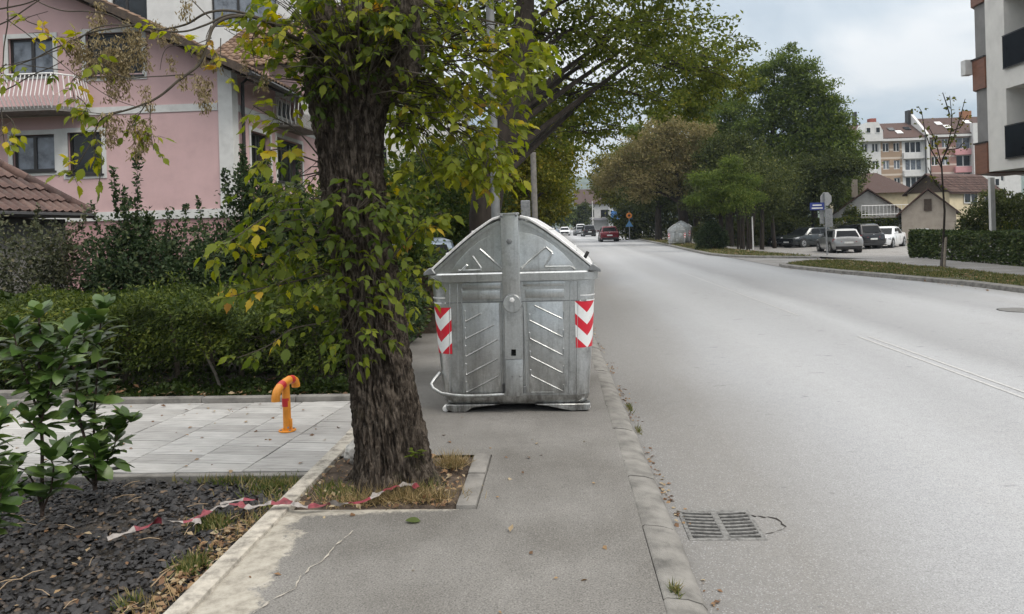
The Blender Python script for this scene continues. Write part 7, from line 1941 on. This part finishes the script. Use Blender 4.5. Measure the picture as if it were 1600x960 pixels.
MB().tube([(-.06,0,2.62),(-.12,-.05,2.62)], .03, 6).build('bracket', MAT['steel'], sg)
# construction sign and crossing sign far off
o = P(984,378,78); cs = thing('roadworks_sign', 'distant round orange warning sign above a blue plate on the right verge', 'traffic sign', (o.x, o.y, 0))
MB().tube([(0,0,-.1),(0,0,2.9)], .04, 6).build('post', MAT['steel'], cs)
MB().cyl((0,-.06,2.45),(0,-.04,2.45),.30,20).build('orange_disc', simple('sign_orange', (.60,.20,.03), .5), cs); MB().cyl((0,-.072,2.45),(0,-.062,2.45),.13,12).build('dark_symbol', MAT['wood'], cs)
MB().prism([(-.4,1.3),(.4,1.3),(0,1.95)], 'y', -.06, -.04).build('blue_triangle', simple('sign_blue_light', (.10,.25,.45), .5), cs)
for (px, d, h, lab) in ((1024, 88, 5.0, 'far pale lamp post behind the roadworks sign'), (969, 120, 6.0, 'far white pole before the blue shop'), (927, 140, 6.0, 'far slender pole near the red roofed house')):
    o = P(px, 370, d); t = thing('far_pole', lab, 'pole', (o.x, o.y, 0)); MB().tube([(0,0,-.2),(0,0,h)], [.09,.07], 8).build('shaft', MAT['trim'], t, smooth=True); MB().box(-.12,.12,-.12,.12,-.1,.25).build('base', MAT['trim'], t)
o = P(1177, 388, 46); t = thing('white_post', 'thin white marker post in the shade right of the verge', 'post', (o.x, o.y, -.1)); MB().tube([(0,0,-.1),(-.02,0,1.9)], .04, 8).build('shaft', MAT['white'], t, smooth=True); MB().cyl((0,0,1.88),(-.02,0,1.93),.05,8).build('cap', MAT['steel'], t)
# cable across the street
tag(MB().tube([P(880,326,160)+Vector((0,0,k*.0)) + (P(950,311,160)-P(880,326,160))*t + Vector((0,0,-1.2*t*(1-t))) for k, t in [(0,i/10) for i in range(11)]], .05, 4).build('overhead_cable', MAT['rubber'], None, fix=False), 'dark overhead cable crossing the far end of the street', 'cable')

def paint(name, c, metal=.25, rough=.28):
    m, nt, b = newmat(name); v = coords(nt)
    nt.links.new(ramp(nt, noisef(nt, v, 2.5, 4, .6), [(.3, tuple(q*.88 for q in c)), (.7, tuple(min(1,q*1.08) for q in c))]), b.inputs['Base Color'])
    b.inputs['Metallic'].default_value = metal; b.inputs['Roughness'].default_value = rough; b.inputs['Coat Weight'].default_value = .5; b.inputs['Coat Roughness'].default_value = .08
    return m
MAT['cglass'] = simple('car_glass', (.012,.014,.016), .12, 0, .2, 1, 0, 1, .12)
MAT['lens_r'] = simple('red_lens', (.30,.012,.015), .2, 0, .1); MAT['lens_w'] = simple('clear_lens', (.55,.57,.6), .12, .3, .1); MAT['rim'] = simple('wheel_rim', (.42,.43,.44), .35, .7, .1); MAT['plate'] = simple('number_plate', (.62,.63,.62), .5); MAT['trimb'] = simple('black_trim', (.02,.02,.021), .5)
def car(label, loc, rz, pm, kind='hatch', L_=4.25, W_=1.79, H_=1.47, name='parked_car', group='cars in the lower car park', detail=True):
    """+Y is forward"""
    t = thing(name, label, 'car', loc, rz, group)
    h2, w2 = L_/2, W_/2
    hood, belt, deck = {'hatch': (.92,.97,1.0), 'suv': (1.02,1.06,1.10), 'sedan': (.88,.94,1.0)}[kind]
    k = H_/{'hatch':1.47,'suv':1.68,'sedan':1.44}[kind]; hood, belt, deck = hood*k, belt*k, deck*k
    yr_top, yr_bot, yf_top, yf_bot = {'hatch': (-h2+.55,-h2+.18,.35,1.05), 'suv': (-h2+.45,-h2+.14,.45,1.1), 'sedan': (-h2+1.25,-h2+.62,.30,1.10)}[kind]
    # lower body: stations along the car, outline points round each
    st = [(-h2,.34,deck-.20,.86),(-h2+.05,.26,deck-.08,.94),(-h2+.25,.21,deck,.985),(-h2+.9,.18,belt,1.0),(0,.17,belt,1.0),(h2-1.35,.18,belt-.02,1.0),(h2-1.05,.18,hood+.0,.995),(h2-.45,.20,hood-.10,.96),(h2-.12,.24,hood-.22,.86),(h2,.32,hood-.36,.74)]
    rings = []
    for y, zb_, zt, w in st:
        w = w2*w
        rings.append([(-w*.90,y,zb_),(-w*.985,y,zb_+.16),(-w,y,zb_+.36),(-w*.985,y,zt-.16),(-w*.93,y,zt-.03),(-w*.5,y,zt+.015),(0,y,zt+.025),(w*.5,y,zt+.015),(w*.93,y,zt-.03),(w*.985,y,zt-.16),(w,y,zb_+.36),(w*.985,y,zb_+.16),(w*.90,y,zb_)])
    b_ = MB(); b_.loft(rings); b_.build('body', pm, t, smooth=True, ang=32)
    # cabin
    zr = H_
    def cab(f):   # f: 0 at belt, 1 at roof
        return (yr_bot+(yr_top-yr_bot)*f, yf_bot+(yf_top-yf_bot)*f, w2*(.90-.17*f), belt-.04+(zr-.05-belt+.04)*f)
    rr = []
    for f in (0,.35,.7,.92,1.0):
        y0, y1, w, z = cab(f); e = .10 if f >= .9 else .14
        rr.append([(-w+e*.4,y0,z),(-w,y0+e,z),(-w-.006,(y0+y1)/2,z),(-w,y1-e*2,z),(-w+e*.8,y1-.03,z),(0,y1-.0,z),(w-e*.8,y1-.03,z),(w,y1-e*2,z),(w+.006,(y0+y1)/2,z),(w,y0+e,z),(w-e*.4,y0,z),(0,y0+.0,z)])
    y0, y1, w, z = cab(1.0)
    rr.append([(x*.80, (y-(y0+y1)/2)*.86+(y0+y1)/2, zr) for x, y, _ in rr[-1]])
    b_ = MB(); b_.loft(rr); b_.build('cabin', pm, t, smooth=True, ang=34)
    # glass: windscreen, rear window, side windows
    def gq(nm, pts, off): 
        c = [Vector(p) for p in pts]; n = (c[1]-c[0]).cross(c[3]-c[0]).normalized()
        if n.dot(Vector(off)) < 0: n = -n
        MB().hexa([p-n*.03 for p in c], [p+n*.012 for p in c]).build(nm, MAT['cglass'], t)
    a0 = cab(.06 if kind != 'suv' else .10); a1 = cab(.86)
    gq('windscreen', [(-a0[2]+.10,a0[1]+.0,a0[3]),(a0[2]-.10,a0[1]+.0,a0[3]),(a1[2]-.09,a1[1]+.0,a1[3]),(-a1[2]+.09,a1[1]+.0,a1[3])], (0,1,.5))
    a0 = cab(.12); 
    gq('rear_window', [(-a0[2]+.12,a0[0]-.005,a0[3]),(a0[2]-.12,a0[0]-.005,a0[3]),(a1[2]-.13,a1[0]-.005,a1[3]),(-a1[2]+.13,a1[0]-.005,a1[3])], (0,-1,.5))
    a0 = cab(.08); a1 = cab(.84); ym = (cab(.5)[0]+cab(.5)[1])/2
    for s in (-1, 1):
        gq('side_window', [(s*a0[2],a0[1]-.36,a0[3]),(s*a0[2],ym+.03,a0[3]),(s*a1[2],ym+.03,a1[3]),(s*a1[2],a1[1]-.28,a1[3])], (s,0,.1))
        gq('side_window', [(s*a0[2],ym-.03,a0[3]),(s*a0[2],a0[0]+.34,a0[3]),(s*a1[2],a1[0]+.30,a1[3]),(s*a1[2],ym-.03,a1[3])], (s,0,.1))
        MB().hexa([(s*w2*.9,yf_bot-.42,belt+.01),(s*(w2+.13),yf_bot-.45,belt+.01),(s*(w2+.13),yf_bot-.35,belt+.01),(s*w2*.9,yf_bot-.32,belt+.01)], [(s*w2*.9,yf_bot-.42,belt+.13),(s*(w2+.13),yf_bot-.45,belt+.15),(s*(w2+.13),yf_bot-.35,belt+.13),(s*w2*.9,yf_bot-.32,belt+.11)]).build('mirror', pm, t, smooth=True, bevel=.02)
        for yy in (ym, yf_bot-.48): MB().box(s*w2-.004, s*w2+.004, yy-.006, yy+.006, .42, belt-.16).build('door_gap', MAT['trimb'], t)
        MB().box(s*(w2-.012), s*(w2+.012), ym-.26, ym-.08, belt-.20, belt-.165).build('door_handle', pm, t, bevel=.005)
        for yy in (h2-.86, -h2+.82):
            MB().cyl((s*(w2-.30), yy, .335), (s*(w2+.006), yy, .335), .375, 20).build('wheel_arch', MAT['trimb'], t, smooth=True)
            wl_ = MB().cyl((s*(w2-.2), yy, .315), (s*(w2+.018), yy, .315), .315, 24).build('wheel', MAT['rubber'], t, smooth=True, bevel=.03)
            r_ = MB(); r_.cyl((s*(w2-.02), yy, .315), (s*(w2+.026), yy, .315), .215, 20)
            r_.build('rim', MAT['rim'], wl_, smooth=True, bevel=.012)
            MB().cyl((s*(w2+.02), yy, .315), (s*(w2+.034), yy, .315), .06, 10).build('hub', MAT['trimb'], wl_)
            for q_ in range(5):
                a = q_*2*math.pi/5+.6; c_, s_ = math.cos(a), math.sin(a)
                MB().cyl((s*(w2+.02), yy+c_*.14, .315+s_*.14), (s*(w2+.0285), yy+c_*.14, .315+s_*.14), .038, 8).build('rim_hole', MAT['trimb'], wl_)
        # lamps
        zt_ = deck-.26
        MB().hexa([(s*w2*.42,-h2-.012,zt_-.06),(s*w2*.90,-h2+.02,zt_-.09),(s*w2*.985,-h2+.22,zt_-.06),(s*w2*.42,-h2+.12,zt_-.06)], [(s*w2*.44,-h2+.028,zt_+.08),(s*w2*.91,-h2+.06,zt_+.12),(s*w2*.985,-h2+.26,zt_+.11),(s*w2*.44,-h2+.16,zt_+.08)]).build('taillight', MAT['lens_r'], t, bevel=.012, smooth=True)
        zh = hood-.26
        MB().hexa([(s*w2*.46,h2-.09,zh-.06),(s*w2*.86,h2-.16,zh-.03),(s*w2*.96,h2-.42,zh+.01),(s*w2*.46,h2-.3,zh-.06)], [(s*w2*.48,h2-.13,zh+.04),(s*w2*.87,h2-.21,zh+.09),(s*w2*.965,h2-.50,zh+.13),(s*w2*.48,h2-.35,zh+.04)]).build('headlight', MAT['lens_w'], t, bevel=.012, smooth=True)
    MB().box(-.26, .26, -h2-.022, -h2+.06, .58 if kind != 'suv' else .62, .69 if kind != 'suv' else .73).build('number_plate', MAT['plate'], t)
    MB().box(-.26, .26, h2-.05, h2+.018, .36, .47).build('number_plate', MAT['plate'], t)
    MB().hexa([(-w2*.62,h2-.12,.30),(w2*.62,h2-.12,.30),(w2*.62,h2+.004,.30),(-w2*.62,h2+.004,.30)], [(-w2*.52,h2-.2,.54),(w2*.52,h2-.2,.54),(w2*.52,h2-.018,.54),(-w2*.52,h2-.018,.54)]).build('grille', MAT['trimb'], t)
    MB().hexa([(-w2*.82,-h2-.004,.27),(w2*.82,-h2-.004,.27),(w2*.86,-h2+.2,.22),(-w2*.86,-h2+.2,.22)], [(-w2*.84,-h2-.012,.42),(w2*.84,-h2-.012,.42),(w2*.88,-h2+.2,.42),(-w2*.88,-h2+.2,.42)]).build('rear_valance', MAT['trimb'], t)
    MB().cyl((0,-h2+.01,deck-.14),(0,-h2-.006+.03,deck-.14),.055,14).build('badge', MAT['rim'], t)
    return t
gnd = lambda x, y: ter(x, y)+RZ+.014
def put(px, py, d, **kw): 
    p = P(px, py, d); return (p.x, p.y, gnd(p.x, p.y))
silver = paint('silver_paint', (.38,.385,.39), .6, .3); blackp = paint('black_paint', (.012,.012,.014), .1, .2); whitep = paint('white_car_paint', (.74,.75,.76), 0, .25)
darkg = paint('dark_grey_paint', (.035,.042,.045), .4, .25); grey2 = paint('grey_paint', (.22,.23,.24), .6, .3); redp = paint('red_paint', (.16,.008,.018), .3, .25); bluep = paint('pale_blue_paint', (.32,.38,.46), .5, .3)
def park(label, px, d, heading, pm, kind, **kw):
    p = P(px, 380, d); 
    return car(label, (p.x, p.y, gnd(p.x, p.y)), rad(heading), pm, kind, **kw)
park('silver hatchback with red tail lamps parked facing away, nearest of the car park', 1310, 47.5, -4, silver, 'hatch', L_=4.25, H_=1.46)
park('black sport utility car parked just behind the silver hatchback', 1332, 52.5, 14, blackp, 'suv', L_=4.6, H_=1.68, W_=1.86)
park('white sedan facing the road beside the black car', 1383, 53.0, 143, whitep, 'sedan', L_=4.6, H_=1.44)
park('dark green-grey car left of the silver hatchback, its headlamp showing', 1262, 57.5, 118, darkg, 'hatch', L_=4.3, H_=1.5)
park('dark saloon second from the left in the car park shade', 1240, 60.0, 122, darkg, 'sedan', L_=4.4, H_=1.45)
park('light grey car leftmost in the car park, mostly hidden in shade', 1226, 63.0, 125, grey2, 'hatch', L_=4.2, H_=1.48)
g_ = 'cars moving on the street'
car('dark red car driving away on the right lane', (5.05, 75, RZ), rad(0), redp, 'hatch', 4.2, 1.82, 1.5, 'car', g_)
car('dark car ahead of the red car, seen from behind', (4.6, 112, RZ), rad(4), blackp, 'suv', 4.5, 1.86, 1.66, 'car', g_)
car('grey car farther ahead in the queue beside the dark car', (3.7, 124, RZ), rad(4), grey2, 'hatch', 4.3, 1.8, 1.5, 'car', g_)
car('white car coming towards us on the far left lane', (1.3, 128, RZ), rad(180), whitep, 'sedan', 4.5, 1.8, 1.46, 'car', g_)
car('white van-like car at the far end of the queue', (4.3, 140, RZ), rad(0), whitep, 'suv', 4.6, 1.9, 1.9, 'car', g_)
car('far white car parked beyond the right verge', (11.6, 112, RZ), rad(90), whitep, 'suv', 4.4, 1.85, 1.75, 'car', g_)
car('tiny far blue-grey car at the left of the crossing', (-1.6, 150, RZ), rad(90), bluep, 'hatch', 4.2, 1.8, 1.5, 'car', g_)
p = P(646, 375, 14.8); car('pale blue-grey car parked behind bushes left of the container', (p.x, p.y, -.03), rad(12), bluep, 'hatch', 4.2, 1.78, 1.47, 'parked_car', None)
b_ = thing('garden_wall', 'low dark slab wall with sloping top left of the container', 'wall', (P(676,440,11.6).x, P(676,440,11.6).y, 0))
MB().hexa([(-.42,0,-.1),(.5,0,-.1),(.5,.16,-.1),(-.42,.16,-.1)], [(-.42,0,.98),(.5,0,1.16),(.5,.16,1.16),(-.42,.16,.98)]).build('slab', MAT['soil'], b_); MB().hexa([(-.46,-.03,.985),(.54,-.03,1.165),(.54,.19,1.165),(-.46,.19,.985)], [(-.46,-.03,1.02),(.54,-.03,1.2),(.54,.19,1.2),(-.46,.19,1.02)]).build('coping', MAT['concrete'], b_)
# manhole and far drain in the road
o = thing('manhole_cover', 'dark worn manhole cover in the far lane by the grass island', 'manhole cover', (8.0, 13.6, RZ)); MB().cyl((0,0,.001),(0,0,.007),.34,28).build('lid', MAT['iron'], o)
MB().cyl((0,0,.001),(0,0,.005),.365,28).build('ring', MAT['rubber'], o)
# ================================================================ AIR
hm = bpy.data.materials.new('haze_air'); hm.use_nodes = True
hm.node_tree.nodes.clear()
ho_ = hm.node_tree.nodes.new('ShaderNodeOutputMaterial'); hv = hm.node_tree.nodes.new('ShaderNodeVolumePrincipled')
hv.inputs['Color'].default_value = (.62, .74, .88, 1); hv.inputs['Density'].default_value = .00026; hv.inputs['Anisotropy'].default_value = .2
hm.node_tree.links.new(hv.outputs[0], ho_.inputs['Volume'])
hb = MB().box(-2700, 2700, -1300, 2800, -2, 260).build('haze', hm); hb['kind'] = 'stuff'
sc.cycles.volume_bounces = 1
